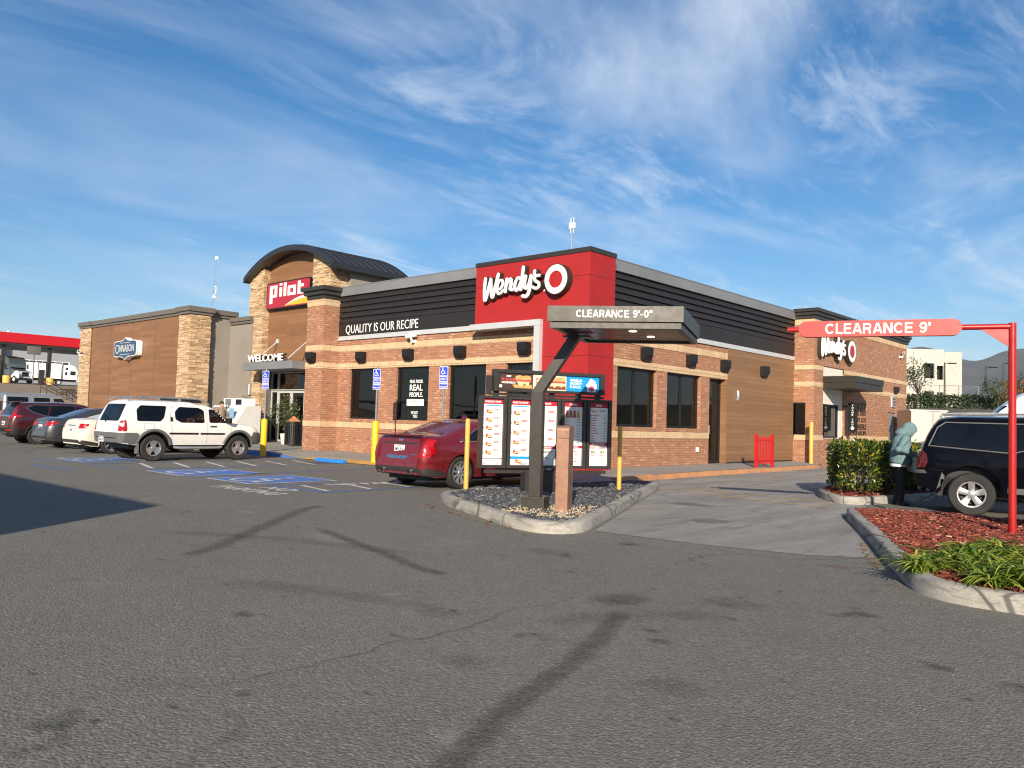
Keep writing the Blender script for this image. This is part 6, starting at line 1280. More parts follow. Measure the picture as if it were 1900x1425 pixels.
c.underside(.42); c.plate(.0 + .28, .60, '5ABC120', .03); mb = MB(); h, nn = c.hit(.1, 1.1, 'B'); mb.tube([h + Vector((-.02, 0, -.02)), h + Vector((-.03, .12, .12)), h + Vector((.05, .25, .18))], .012, 6); mb.build('wiper', M['black'], c.t, world=False)

# red saloon seen from behind
def saloon(name, label, paint, loc, head, d=0, L=4.75, deck=1.06, roof=1.42, z0=.24, plate='6DEF345', lw=(.64, 1.0, .70, .84), chrome=True, detail=True, tl_side=.28, group='cars parked in front of the shop'):
    xr, xf = -L / 2 - .05, L / 2 - .05; ax = L * .302
    sp = dict(xr=xr, xf=xf, W=1.83, z0=z0, wz=.325, rr=.075, tumble=.42, corner=(.34, .24, .55, .40), belt=[(-2.5, .97), (2.4, .88)], arch=[(-ax, .385), (ax, .385)], sm=.035,
              top=[(xr, deck - .04), (xr + .05, deck), (xr + .30, deck + .015), (xr + .62, deck + .03), (xr + 1.0, deck + .15), (xr + 1.55, roof - .035), (xr + 1.9, roof), (.1, roof), (.35, roof - .03), (1.2, 1.0), (1.35, .96), (xf - .35, .84), (xf - .08, .74), (xf, .64)])
    c = Car(name, label, 'car', sp, paint, loc, head, group); e = xr
    c.decal([(e + 1.05, .985), (e + 1.5, 1.20), (e + 1.95, 1.33), (-.1, 1.345), (-.1, .97)], 'window', M['cglass'], both=True, rnd=1); c.decal([(-.02, .965), (-.02, 1.345), (.25, 1.325), (.98, .955)], 'window', M['cglass'], both=True, rnd=1)
    if chrome: c.trim([(e + .98, .975), (e + 1.5, 1.225), (e + 1.95, 1.355), (.25, 1.345), (1.05, .945), (e + .98, .975)], .014, M['chrome'], 'window_trim', off=.006)
    c.decal([(-.58, deck + .05), (.58, deck + .05), (.50, roof - .045), (.0, roof - .03), (-.50, roof - .045)], 'rear_window', M['cglass'], view='B', rnd=1); c.decal([(-.62, 1.02), (.62, 1.02), (.5, roof - .05), (-.5, roof - .05)], 'windscreen', M['cglass'], view='F')
    a, b, i0, i1 = lw; c.pair('taillight', M['taillight'], [[(e + .01, a), (e + tl_side, a + .10), (e + tl_side * .75, b), (e + .02, b)]], [[(i0, a), (i1, a), (i1, b), (i0 + .04, b)]], off=.010)
    m_ = MB(); c.decal([(-.80, z0 + .05), (.80, z0 + .05), (.66, z0 + .20), (-.66, z0 + .20)], 0, 0, .012, 1, view='B', mb=m_); c.decal([(e + .01, z0 + .05), (e + .62, z0 + .02), (e + .62, z0 + .10), (e + .1, z0 + .2)], 0, 0, .012, 0, mb=m_, both=True); m_.build('diffuser', M['charcoal'], c.t, world=False)
    seams(c, [[(-.06, .34), (-.06, 1.35)], [(e + 1.28, .66), (e + 1.22, .95)], [(1.02, .4), (1.08, .9)]])
    for x in (-.9, .02): c.decal([(x, .85), (x + .2, .86), (x + .2, .885), (x, .875)], 'handle', M['chrome'] if chrome else paint, .02, 0, both=True)
    c.mirror(.95, .92, paint); c.wheels(.335, .235, .22, 9 if detail else 6, .022 if detail else .035); c.underside(.22); c.plate(0, .80 if detail else .76, plate, .014)
    h, nn = c.hit(0, deck + .02, 'B')
    if detail:
        m_ = MB(); c.decal([(-.28, .60), (.28, .60), (.36, .665), (-.36, .665)], 0, 0, .012, 1, view='B', mb=m_); c.decal([(-.06, .955), (.06, .955), (.085, .995), (-.085, .995)], 0, 0, .014, 1, view='B', mb=m_); c.decal([(-.58, .69), (-.42, .69), (-.42, .705), (-.58, .705)], 0, 0, .008, 0, view='B', mb=m_); m_.build('badge', M['chrome'], c.t, world=False)
        m_ = MB(); c.decal([(-.45, .895), (.45, .895), (.62, .93), (-.62, .93)], 0, 0, .004, 0, view='B', mb=m_); m_.build('boot_groove', M['charcoal'], c.t, world=False)
        m_ = MB(); x0 = e + 1.95; zt = c.hit(x0, 0, 'T')[0].z; m_.add([(x0 - .12, -.03, zt - .01), (x0 - .12, .03, zt - .01), (x0 + .12, 0, zt - .01), (x0 - .10, 0, zt + .085), (x0 - .02, 0, zt + .075)], [(0, 1, 2), (0, 3, 1), (0, 2, 4, 3), (1, 3, 4, 2)]); m_.build('fin_antenna', paint, c.t, world=False)
        for sd in (-.42, .42): m_ = MB(); m_.tube([(e + .05, sd, z0 + .12), (e - .03, sd, z0 + .12)], .06, 14, 0); m_.tube([(e - .031, sd, z0 + .12), (e - .034, sd, z0 + .12)], .048, 12, 1); m_.build('exhaust', [M['chrome'], M['black']], c.t, world=False)
        m_ = MB(); m_.bbox((e - .0, -.62, deck + .005), (e + .16, .62, deck + .035), .012); m_.build('spoiler', paint, c.t, world=False)
    else:
        m_ = MB(); c.decal([(-.3, .88), (.3, .88), (.26, .91), (-.26, .91)], 0, 0, .018, 0, view='B', mb=m_); m_.build('boot_handle', M['chrome'], c.t, world=False)
    return c
saloon('parked_saloon', 'dark red saloon seen from behind, parked beside the menu board island', PT['red'], (.15, -4.15, GZ), radians(90), plate='8MVU910')
saloon('parked_saloon', 'cream white saloon half hidden behind the white off-roader', PT['cream'], (-15.15, -5.0, GZ), radians(90), deck=1.08, roof=1.44, plate='7LTR208', chrome=False, detail=False, lw=(.80, .96, .60, .84))
saloon('parked_saloon', 'dark grey saloon between the maroon crossover and the cream saloon', PT['grey'], (-18.85, -4.75, GZ), radians(90), deck=1.06, roof=1.45, plate='7KRM644', chrome=False, detail=False, lw=(.80, .95, .42, .84), tl_side=.42)
saloon('parked_saloon', 'silver saloon glimpsed behind the person in the hood', PT['silver'], (8.75, 3.6, GZ), radians(22), plate='6TRD311', chrome=False, detail=False, group=None)

# maroon crossover
sp = dict(rb=.08, xr=-2.33, xf=2.25, W=1.85, z0=.34, wz=.36, rr=.09, tumble=.30, corner=(.34, .24, .5, .36), belt=[(-2.4, 1.12), (2.3, 1.0)], arch=[(-1.33, .425), (1.33, .425)], sm=.03,
          top=[(-2.33, 1.0), (-2.28, 1.12), (-2.10, 1.40), (-1.98, 1.585), (-1.8, 1.61), (-.6, 1.645), (.2, 1.62), (.45, 1.57), (1.25, 1.10), (1.4, 1.06), (1.95, .97), (2.18, .84), (2.25, .75)])
c = Car('parked_crossover', 'maroon crossover with black lower trim, leftmost of the cars in front', 'car', sp, PT['maroon'], (-22.85, -4.85, GZ), radians(90), 'cars parked in front of the shop')
c.decal([(-1.72, 1.40), (-1.55, 1.28), (-1.06, 1.12), (-.92, 1.50), (-1.45, 1.52)], 'window', M['cglass'], both=True); c.decal([(-.98, 1.12), (-.02, 1.09), (-.02, 1.52), (-.86, 1.51)], 'window', M['cglass'], both=True, rnd=1); c.decal([(.06, 1.085), (1.0, 1.06), (.38, 1.45), (.06, 1.51)], 'window', M['cglass'], both=True, rnd=1)
c.trim([(-1.78, 1.42), (-1.55, 1.26), (-1.06, 1.10), (-.02, 1.07), (1.05, 1.04)], .016, M['chrome'], 'window_trim'); c.trim([(-1.78, 1.42), (-1.5, 1.535), (-.86, 1.535), (.1, 1.53), (.5, 1.43), (1.05, 1.04)], .010, M['chrome'], 'window_trim')
c.decal([(-.6, 1.14), (.6, 1.14), (.52, 1.52), (-.52, 1.52)], 'rear_window', M['cglass'], view='B'); c.decal([(-.68, 1.12), (.68, 1.12), (.56, 1.55), (-.56, 1.55)], 'windscreen', M['cglass'], view='F')
c.pair('taillight', M['taillight'], [[(-2.29, 1.0), (-1.92, 1.06), (-1.92, 1.11), (-2.12, 1.13), (-2.03, 1.50), (-2.10, 1.48), (-2.24, 1.16)]], [[(.45, 1.0), (.80, 1.0), (.80, 1.10), (.66, 1.48), (.60, 1.48), (.66, 1.10), (.45, 1.06)]], off=.012, rnd=0); c.pair('reflector', M['taillight'], [], [[(.5, .52), (.80, .52), (.76, .58), (.5, .57)]], off=.03, rnd=0)
m_ = MB(); c.decal([(-.9, .36), (.9, .36), (.9, .62), (-.9, .62)], 0, 0, .02, 0, view='B', mb=m_); c.decal([(-2.32, .36), (-1.78, .36), (-1.78, .60), (-2.32, .64)], 0, 0, .02, 0, mb=m_, both=True); c.decal([(-.88, .36), (.88, .36), (.88, .50), (-.88, .50)], 0, 0, .02, 0, mb=m_, both=True); m_.build('bumper', M['black'], c.t, world=False)
for xc in (-1.33, 1.33): c.trim([(xc + .45 * cos(a), .36 + .45 * sin(a)) for a in [radians(4 + 9 * i) for i in range(20)]], .032, M['black'], 'fender_flare', off=.0)
m_ = MB(); c.decal([(-.5, .40), (.5, .40), (.62, .46), (-.62, .46)], 0, 0, .028, 0, view='B', mb=m_); c.decal([(-.5, 1.06), (.5, 1.06), (.5, 1.11), (-.5, 1.11)], 0, 0, .012, 0, view='B', mb=m_); m_.build('chrome_strip', M['chrome'], c.t, world=False)
m_ = MB(); m_.prism([(-2.20, -.6, 1.60), (-1.9, -.62, 1.62), (-1.9, .62, 1.62), (-2.20, .6, 1.60)], (0, 0, .035)); m_.add([(-1.75, -.03, 1.63), (-1.75, .03, 1.63), (-1.5, 0, 1.63), (-1.73, 0, 1.73)], [(0, 1, 2), (0, 3, 1), (0, 2, 3), (1, 3, 2)]); m_.build('spoiler', PT['maroon'], c.t, world=False)
seams(c, [[(.02, .5), (.02, 1.1)], [(-.98, .75), (-.95, 1.1)], [(1.1, .5), (1.12, 1.0)]]); c.mirror(.92, 1.06, PT['maroon']); c.wheels(.362, .235, .23, 5, .04, style=1); c.underside(.3); c.plate(.0, .80, '8CRV552', .014)
# silver box wagon behind it
sp = dict(rb=.03, xr=-2.1, xf=2.1, W=1.86, z0=.42, wz=.38, rr=.06, tumble=.14, corner=(.14, .12, .2, .16), belt=[(-2.2, 1.34), (2.2, 1.3)], arch=[(-1.4, .46), (1.4, .46)], sm=.015, top=[(-2.1, 1.95), (-2.06, 2.08), (-1.9, 2.13), (.4, 2.13), (.62, 2.07), (1.0, 1.36), (1.1, 1.28), (2.0, 1.1), (2.1, 1.0)])
c = Car('parked_box_wagon', 'silver boxy wagon standing behind the maroon crossover', 'car', sp, PT['silver'], (-33.6, -2.3, GZ), radians(90), 'cars parked in front of the shop')
for p in ([(-1.92, 1.44), (-.98, 1.44), (-.98, 1.96), (-1.92, 1.96)], [(-.72, 1.44), (.02, 1.44), (.02, 1.95), (-.72, 1.95)], [(.20, 1.44), (.90, 1.44), (.62, 1.93), (.20, 1.93)]): c.decal(p, 'window', M['cglass'], both=True, rnd=1.5)
c.decal([(-.7, 1.25), (.7, 1.25), (.66, 1.72), (-.66, 1.72)], 'rear_window', M['cglass'], view='B', rnd=1); seams(c, [[(.12, .55), (.12, 1.75)], [(-.85, .55), (-.85, 1.75)]]); c.wheels(.38, .22, .24, 5, .04); c.underside(.38)
# black off-roader at the right edge
HB = math.atan2(.26, .966); sp = dict(rb=.08, xr=-2.30, xf=2.50, W=1.88, z0=.40, wz=.40, rr=.10, tumble=.30, corner=(.40, .26, .5, .36), belt=[(-2.4, 1.12), (2.5, 1.06)], arch=[(-1.42, .475), (1.42, .475)], sm=.03,
          top=[(-2.30, .98), (-2.27, 1.12), (-2.22, 1.26), (-2.02, 1.60), (-1.90, 1.69), (-1.6, 1.73), (.3, 1.74), (.55, 1.70), (1.25, 1.16), (1.4, 1.12), (2.1, 1.06), (2.4, .95), (2.5, .84)])
hx = Vector((.966, .26, 0)); rx = Vector((.26, -.966, 0)); ct = Vector((9.40, -1.30, GZ)); pos = ct + hx * 1.42 - rx * .92
c = Car('parked_off_roader', 'black off-roader at the frame edge behind the red clearance pole', 'car', sp, PT['navy'], pos, HB)
c.decal([(-2.06, 1.22), (-.82, 1.13), (-.62, 1.19), (-.32, 1.60), (-1.80, 1.60), (-1.92, 1.52)], 'window', M['cglass'], both=True, rnd=1); c.decal([(-.42, 1.13), (-.02, 1.11), (.02, 1.60), (-.18, 1.60)], 'window', M['cglass'], both=True, rnd=0); c.decal([(.06, 1.11), (.44, 1.10), (.46, 1.60), (.09, 1.60)], 'window', M['cglass'], both=True, rnd=0); c.decal([(.58, 1.10), (1.2, 1.08), (.72, 1.58), (.58, 1.59)], 'window', M['cglass'], both=True)
gt = pm('grey_window_trim', (.10, .10, .10), .5); c.trim([(-2.09, 1.20), (-.80, 1.11), (-.58, 1.18), (-.27, 1.62), (-1.82, 1.625), (-1.95, 1.53), (-2.09, 1.20)], .012, gt, 'window_trim'); c.trim([(-.48, 1.11), (1.2, 1.07)], .014, gt, 'window_trim'); c.trim([(-.48, 1.11), (-.20, 1.62), (.5, 1.63)], .012, gt, 'window_trim'); c.trim([(.04, 1.10), (.055, 1.62)], .010, gt, 'window_trim')
c.decal([(-.64, 1.2), (.64, 1.2), (.56, 1.58), (-.56, 1.58)], 'rear_window', M['cglass'], view='B'); c.pair('taillight', dark_lens, [[(-2.28, .80), (-2.15, .80), (-2.10, .90), (-2.12, 1.06), (-2.23, 1.13)]], [[(.64, .80), (.80, .80), (.80, 1.10), (.68, 1.12)]], off=.010)
m_ = MB(); c.decal([(-2.29, .42), (-1.93, .42), (-1.84, .66), (-1.95, .76), (-2.29, .74)], 0, 0, .03, 0, mb=m_, both=True); c.decal([(-.9, .42), (.9, .42), (.9, .74), (-.9, .74)], 0, 0, .03, 0, view='B', mb=m_); m_.build('bumper', PT['navy'], c.t, world=False); m_ = MB(); c.decal([(-1.96, .44), (-1.86, .44), (-1.80, .66), (-1.88, .74)], 0, 0, .034, 0, mb=m_, both=True); c.decal([(-2.285, .70), (-2.10, .71), (-2.14, .77), (-2.285, .76)], 0, 0, .036, 0, mb=m_, both=True); m_.build('bumper_trim', gt, c.t, world=False)
seams(c, [[(-.60, .95), (-.56, 1.1), (-.26, 1.66)], [(-.60, .95), (-.72, .86)], [(.50, .48), (.50, 1.68)], [(-2.1, .78), (-1.84, .76)]])
for x in (-.42, .68): c.decal([(x, .93), (x + .22, .92), (x + .22, .98), (x, .985)], 'handle', gt, .024, 1, both=True)
for sd in (-1, 1): m_ = MB(); m_.tube(smooth_path([(-1.85, .60 * sd, 1.70), (-1.7, .60 * sd, 1.79), (.3, .60 * sd, 1.80), (.5, .60 * sd, 1.72)], 4), .018, 8); m_.build('roof_rail', M['galv'], c.t, world=False)
c.decal([(-.88, .42), (.88, .42), (.88, .52), (-.88, .52)], 'sill_step', gt, .03, 0, both=True)
c.mirror(1.1, 1.1, M['black']); c.wheels(.372, .225, .25, 5, .05, yo=.91); c.underside(.36)
# white high-roof van
sp = dict(rb=.03, xr=-2.9, xf=2.9, W=2.05, z0=.36, wz=.36, rr=.16, tumble=.10, crown=.06, corner=(.16, .12, .5, .4), belt=[(-3, 1.3), (3, 1.25)], arch=[(-1.9, .44), (1.85, .44)], sm=.07, top=[(-2.9, 2.5), (-2.8, 2.62), (-2.5, 2.68), (.2, 2.68), (.7, 2.60), (1.1, 2.36), (2.05, 1.38), (2.3, 1.22), (2.75, 1.02), (2.9, .85)])
c = Car('parked_van', 'white high-roof van behind the black off-roader', 'van', sp, PT['vanw'], (9.0, 9.4, GZ), radians(195))
c.decal([(1.98, 1.34), (1.02, 1.30), (1.02, 1.86), (1.36, 1.86)], 'window', M['cglass'], both=True, rnd=1); c.decal([(-.85, 1.42), (.85, 1.42), (.75, 2.25), (-.75, 2.25)], 'windscreen', M['cglass'], view='F', rnd=1); seams(c, [[(.95, .5), (.95, 2.3)], [(2.05, .55), (2.05, 1.3)], [(-.3, .5), (-.3, 2.4)], [(-2.7, 2.2), (1.1, 2.2)]]); c.mirror(1.75, 1.35, M['black']); c.wheels(.36, .21, .22, 6, .035); c.underside(.3); c.decal([(2.45, .80), (2.85, .78), (2.75, .98), (2.4, 1.08)], 'headlight', M['lens'], both=True)
# ---------------- plants ----------------
def leaf(mb, p, d, up, l, w):
    d = d.normalized(); s_ = d.cross(up)
    if s_.length < 1e-3: s_ = d.orthogonal()
    s_.normalize(); n = s_.cross(d); a = p; b = p + d * l * .5 + s_ * w * .5 + n * w * .12; c_ = p + d * l - n * l * .12; e = p + d * l * .5 - s_ * w * .5 + n * w * .12
    mb.add([a, b, c_, e], [(0, 1, 2), (0, 2, 3)])
def rv(): 
    v = Vector((random.gauss(0, 1), random.gauss(0, 1), random.gauss(0, 1))); return v.normalized()
LM = dict(hedge=leaf_mat('hedge_leaf', [(0, (.012, .028, .006)), (.3, (.030, .062, .010)), (.6, (.062, .105, .016)), (.82, (.14, .17, .022)), (.95, (.34, .30, .03)), (1, (.50, .36, .03))], .22, .32),
    lily=leaf_mat('lily_blade', [(0, (.05, .11, .010)), (.35, (.13, .22, .018)), (.7, (.25, .34, .03)), (.9, (.42, .44, .07)), (1, (.55, .42, .12))], .3, .38),
    ficus=leaf_mat('ficus_leaf', [(0, (.02, .04, .012)), (.5, (.055, .085, .025)), (1, (.12, .15, .05))], .25, .4), tree=leaf_mat('tree_leaf', [(0, (.012, .026, .008)), (.5, (.035, .060, .016)), (1, (.085, .11, .03))], .2, .45), autumn=leaf_mat('autumn_leaf', [(0, (.05, .06, .01)), (.5, (.14, .09, .02)), (1, (.34, .08, .03))], .2, .5), far=leaf_mat('far_hedge_leaf', [(0, (.010, .022, .007)), (.6, (.030, .055, .014)), (1, (.06, .09, .022))], .15, .5))
bark = pm('bark', (.085, .06, .042), .9, var=.3, vs=8, bmp=.6, bs_=30)
def hedge(label, foot, z0, z1, n, m, loc, ls=.075, cat='hedge', nm='hedge'):
    t = thing(nm, label, cat, loc); P = [Vector(p) for p in foot]; mb = MB(); x0, x1 = min(p.x for p in P), max(p.x for p in P); y0, y1 = min(p.y for p in P), max(p.y for p in P); k = 0; cx = sum(p.x for p in P) / len(P); cy = sum(p.y for p in P) / len(P)
    edges = [(P[i], P[(i + 1) % len(P)]) for i in range(len(P))]
    while k < n:
        if random.random() < .62:
            a, b = random.choices(edges, [(e[1] - e[0]).length for e in edges])[0]; q = a.lerp(b, random.random()); z = z0 + (z1 - z0) * random.random() ** .8; c_ = Vector((cx, cy)) - q; q = q + c_.normalized() * (random.expovariate(9) - .06 + .24 * noise.noise((q.x * 1.7, q.y * 1.7, z * 2.6))); out = Vector((-c_.x, -c_.y, .25)).normalized()
            if z > z1 - .12: q = q + c_.normalized() * random.uniform(0, .12)
        else:
            q = Vector((random.uniform(x0, x1), random.uniform(y0, y1)))
            if not inside(q.x, q.y, P): continue
            z = z1 - random.expovariate(11) + .11 * noise.noise((q.x * 2.3, q.y * 2.3, 9)) + (.06 if random.random() < .05 else 0); out = Vector((0, 0, 1))
        k += 1; d = (out * .8 + rv() * .9 + Vector((0, 0, .15))); leaf(mb, Vector((q.x, q.y, z)), d, rv(), ls * random.uniform(.6, 1.3), ls * random.uniform(.35, .6))
    mb.build('foliage', m, t, flat=True); mb = MB()
    for i in range(14):
        q = Vector((cx, cy)) + (random.choice(P) - Vector((cx, cy))) * random.uniform(.2, .75); b_ = Vector((q.x, q.y, z0 - .12)); p2 = b_ + Vector((random.gauss(0, .1), random.gauss(0, .1), (z1 - z0) * .5)); p3 = p2 + Vector((random.gauss(0, .15), random.gauss(0, .15), (z1 - z0) * .4)); mb.tube([b_, p2, p3], [.018, .012, .005], 5)
    mb.build('stem', bark, t); return t
hedge('clipped green hedge with yellowing leaves on the kerbed island beside the lane', [(5.93, 1.6), (6.25, .7), (6.85, -.42), (7.15, -.55), (7.35, -.2), (7.5, 1.0), (7.6, 2.4), (6.4, 3.0)], .02, .95, 9500, LM['hedge'], (6.9, 1.0, GZ + .14), .09)
hedge('smaller green hedge behind the person in the hood', [(7.75, 2.6), (8.1, 2.5), (8.25, 4.6), (8.2, 6), (7.4, 6)], 0, .92, 2600, LM['hedge'], (8, 4, GZ + .14))
def lily(x, y, r, n, label):
    t = thing('lily_clump', label, 'plant', (x, y, GZ + .13), 0, 'green strap leaved lilies in the mulch bed'); mb = MB()
    for i in range(n):
        a = random.uniform(0, 2 * pi); l = r * random.uniform(.7, 1.45); b_ = Vector((x + random.gauss(0, r * .22), y + random.gauss(0, r * .22), GZ + .13)); d = Vector((cos(a), sin(a), 0)); s_ = Vector((-d.y, d.x, 0)); up = random.uniform(.55, 1.15); w = random.uniform(.008, .014); vs = []; K = 7; tw = random.gauss(0, .25)
        for k in range(K + 1):
            q = k / K; hgt = l * up * (1.55 * q - 1.25 * q * q * (1.0 if up > .8 else 1.2)); p = b_ + d * l * (q ** 1.25) * .95 + Vector((0, 0, max(-.02, hgt))) + s_ * tw * l * q * q; ww = w * (1 - q ** 3) * (.7 + .6 * min(1, q * 4)); vs += [p - s_ * ww + Z_ * ww * .5, p, p + s_ * ww + Z_ * ww * .5]
        mb.add(vs, [(k * 3 + j, k * 3 + j + 1, k * 3 + j + 4, k * 3 + j + 3) for k in range(K) for j in (0, 1)], 0, True)
    mb.build('foliage', LM['lily'], t, ang=180)
lily(10.74, -9.2, 0.24, 110, 'first lily clump at the kerb corner, with yellowing tips')
lily(10.86, -8.85, 0.27, 110, 'lily clump just behind the kerb corner clump')
lily(11.03, -8.44, 0.28, 110, 'lily clump in the middle of the row')
lily(11.22, -8.02, 0.3, 110, 'lily clump in front of the red pole')
lily(11.39, -9.42, 0.28, 110, 'lily clump at the front kerb with bare mulch to its left')
lily(11.62, -9.35, 0.3, 110, 'lily clump at the frame edge by the front kerb')
lily(10.78, -7.75, 0.22, 110, 'lily clump with a dry upright stalk')
lily(11.0, -7.35, 0.24, 110, 'lily clump farthest back, left of the red pole')
lily(11.55, -8.4, 0.3, 110, 'lily clump at the frame edge below the red pole')
lily(11.45, -7.4, 0.28, 110, 'lily clump at the frame edge behind the red pole')
lily(11.25, -8.85, 0.26, 110, 'lily clump behind the front kerb clumps')
def crown_tree(x, y, z, h, r, n, m, label, cat='tree', nm='tree', ls=.12, th=.45, trunk_r=.09, seed=1, pot=None, group=None, squash=.8):
    rnd = random.Random(seed); t = thing(nm, label, cat, (x, y, z), 0, group); mb = MB(); tr = MB(); top = Vector((x + rnd.gauss(0, .05 * r), y + rnd.gauss(0, .05 * r), z + h * th)); tr.tube([(x, y, z), Vector((x, y, z)).lerp(top, .5) + Vector((rnd.gauss(0, .03), rnd.gauss(0, .03), 0)), top], [trunk_r, trunk_r * .75, trunk_r * .55], 8); cc = Vector((x, y, z + h - r * squash)); cl = []
    for i in range(11 + int(r * 5)):
        v = Vector((rnd.gauss(0, 1), rnd.gauss(0, 1), rnd.gauss(0, 1))).normalized(); q = cc + Vector((v.x * r, v.y * r, v.z * r * squash)) * rnd.uniform(.45, .95); cl.append((q, r * rnd.uniform(.22, .42))); tr.tube([top, top.lerp(q, .5) + Vector((0, 0, .05 * r)), q], [trunk_r * .4, trunk_r * .22, trunk_r * .08], 5)
    for k in range(n):
        q, cr = rnd.choice(cl); v = Vector((rnd.gauss(0, 1), rnd.gauss(0, 1), rnd.gauss(0, 1))); p = q + v * cr * .55; leaf(mb, p, v.normalized() + Vector((0, 0, .3)) + rv() * .5, rv(), ls * rnd.uniform(.6, 1.3), ls * rnd.uniform(.35, .65))
    mb.build('crown', m, t, flat=True); tr.build('trunk', bark, t)
    if pot: pb = MB(); pb.lathe([(0, z - pot), (.17, z - pot), (.24, z - .02), (.25, z), (.21, z), (.2, z - .06), (0, z - .06)], Matrix.Translation((x, y, 0)), 20); pb.build('pot', M['sill'], t)
    return t
crown_tree(-20.3, 1.5, .45, 1.35, .62, 1500, LM['ficus'], 'potted ficus shrub in front of the far stone pier of the entrance', 'shrub', 'potted_shrub', .09, .5, .025, 5, .45)
crown_tree(-17.1, 1.75, .45, 1.45, .72, 1800, LM['ficus'], 'potted ficus shrub in front of the glass doors behind the litter bin', 'shrub', 'potted_shrub', .09, .5, .025, 6, .45)

# ---------------- people ----------------
def remeshed(mb, name, m, parent, voxel=.008, sm=5, fold=0):
    me = bpy.data.meshes.new('tmp'); me.from_pydata(mb.v, [], mb.f); me.update(); ob = bpy.data.objects.new('tmp', me); COL.objects.link(ob)
    md = ob.modifiers.new('r', 'REMESH'); md.mode = 'VOXEL'; md.voxel_size = voxel; md.use_smooth_shade = True
    ms = ob.modifiers.new('s', 'SMOOTH'); ms.factor = .5; ms.iterations = sm
    out = bpy.data.meshes.new_from_object(ob.evaluated_get(bpy.context.evaluated_depsgraph_get())); bpy.data.objects.remove(ob); bpy.data.meshes.remove(me); out.name = name; out.materials.clear(); out.materials.append(m)
    if fold:
        for v in out.vertices:
            q = v.co; k = noise.noise((q.x * 7, q.y * 7, q.z * 16)) + .6 * noise.noise((q.x * 15 + 3, q.y * 15, q.z * 30)); v.co = q + v.normal * fold * (k - .2)
    out.polygons.foreach_set('use_smooth', [True] * len(out.polygons)); o = bpy.data.objects.new(name, out); COL.objects.link(o); o.parent = parent; return o
def limb(mb, pts, rs, n=12):
    mb.tube(pts, rs, n)
    for p, r in zip(pts, rs): mb.ell(p, (r, r, r), 0, 10, 8)
def hand(mb, w, d, curl, side):           # wrist point, direction, palm with five fingers
    d = Vector(d).normalized(); s_ = Vector((0, 0, 1)).cross(d).normalized() * side; dn = d.cross(s_).normalized(); dn = dn if dn.z < 0 else -dn; w = Vector(w)
    for k in range(4):
        b = w + d * .075 + s_ * (.03 - .02 * k); mb.tube([w + d * .01 + s_ * (.02 - .013 * k), b], [.016, .012], 8); l = (.032, .037, .034, .027)[k]; p1 = b + d * l * cos(curl) + dn * l * sin(curl); p2 = p1 + d * l * .8 * cos(2 * curl) + dn * l * .8 * sin(2 * curl); mb.tube([b, p1, p2], [.0095, .009, .007], 8)
    b = w + d * .025 + s_ * .035; mb.tube([w + d * .01 + s_ * .015, b + s_ * .012, b + d * .035 + s_ * .018 + dn * .012], [.014, .0105, .008], 8)
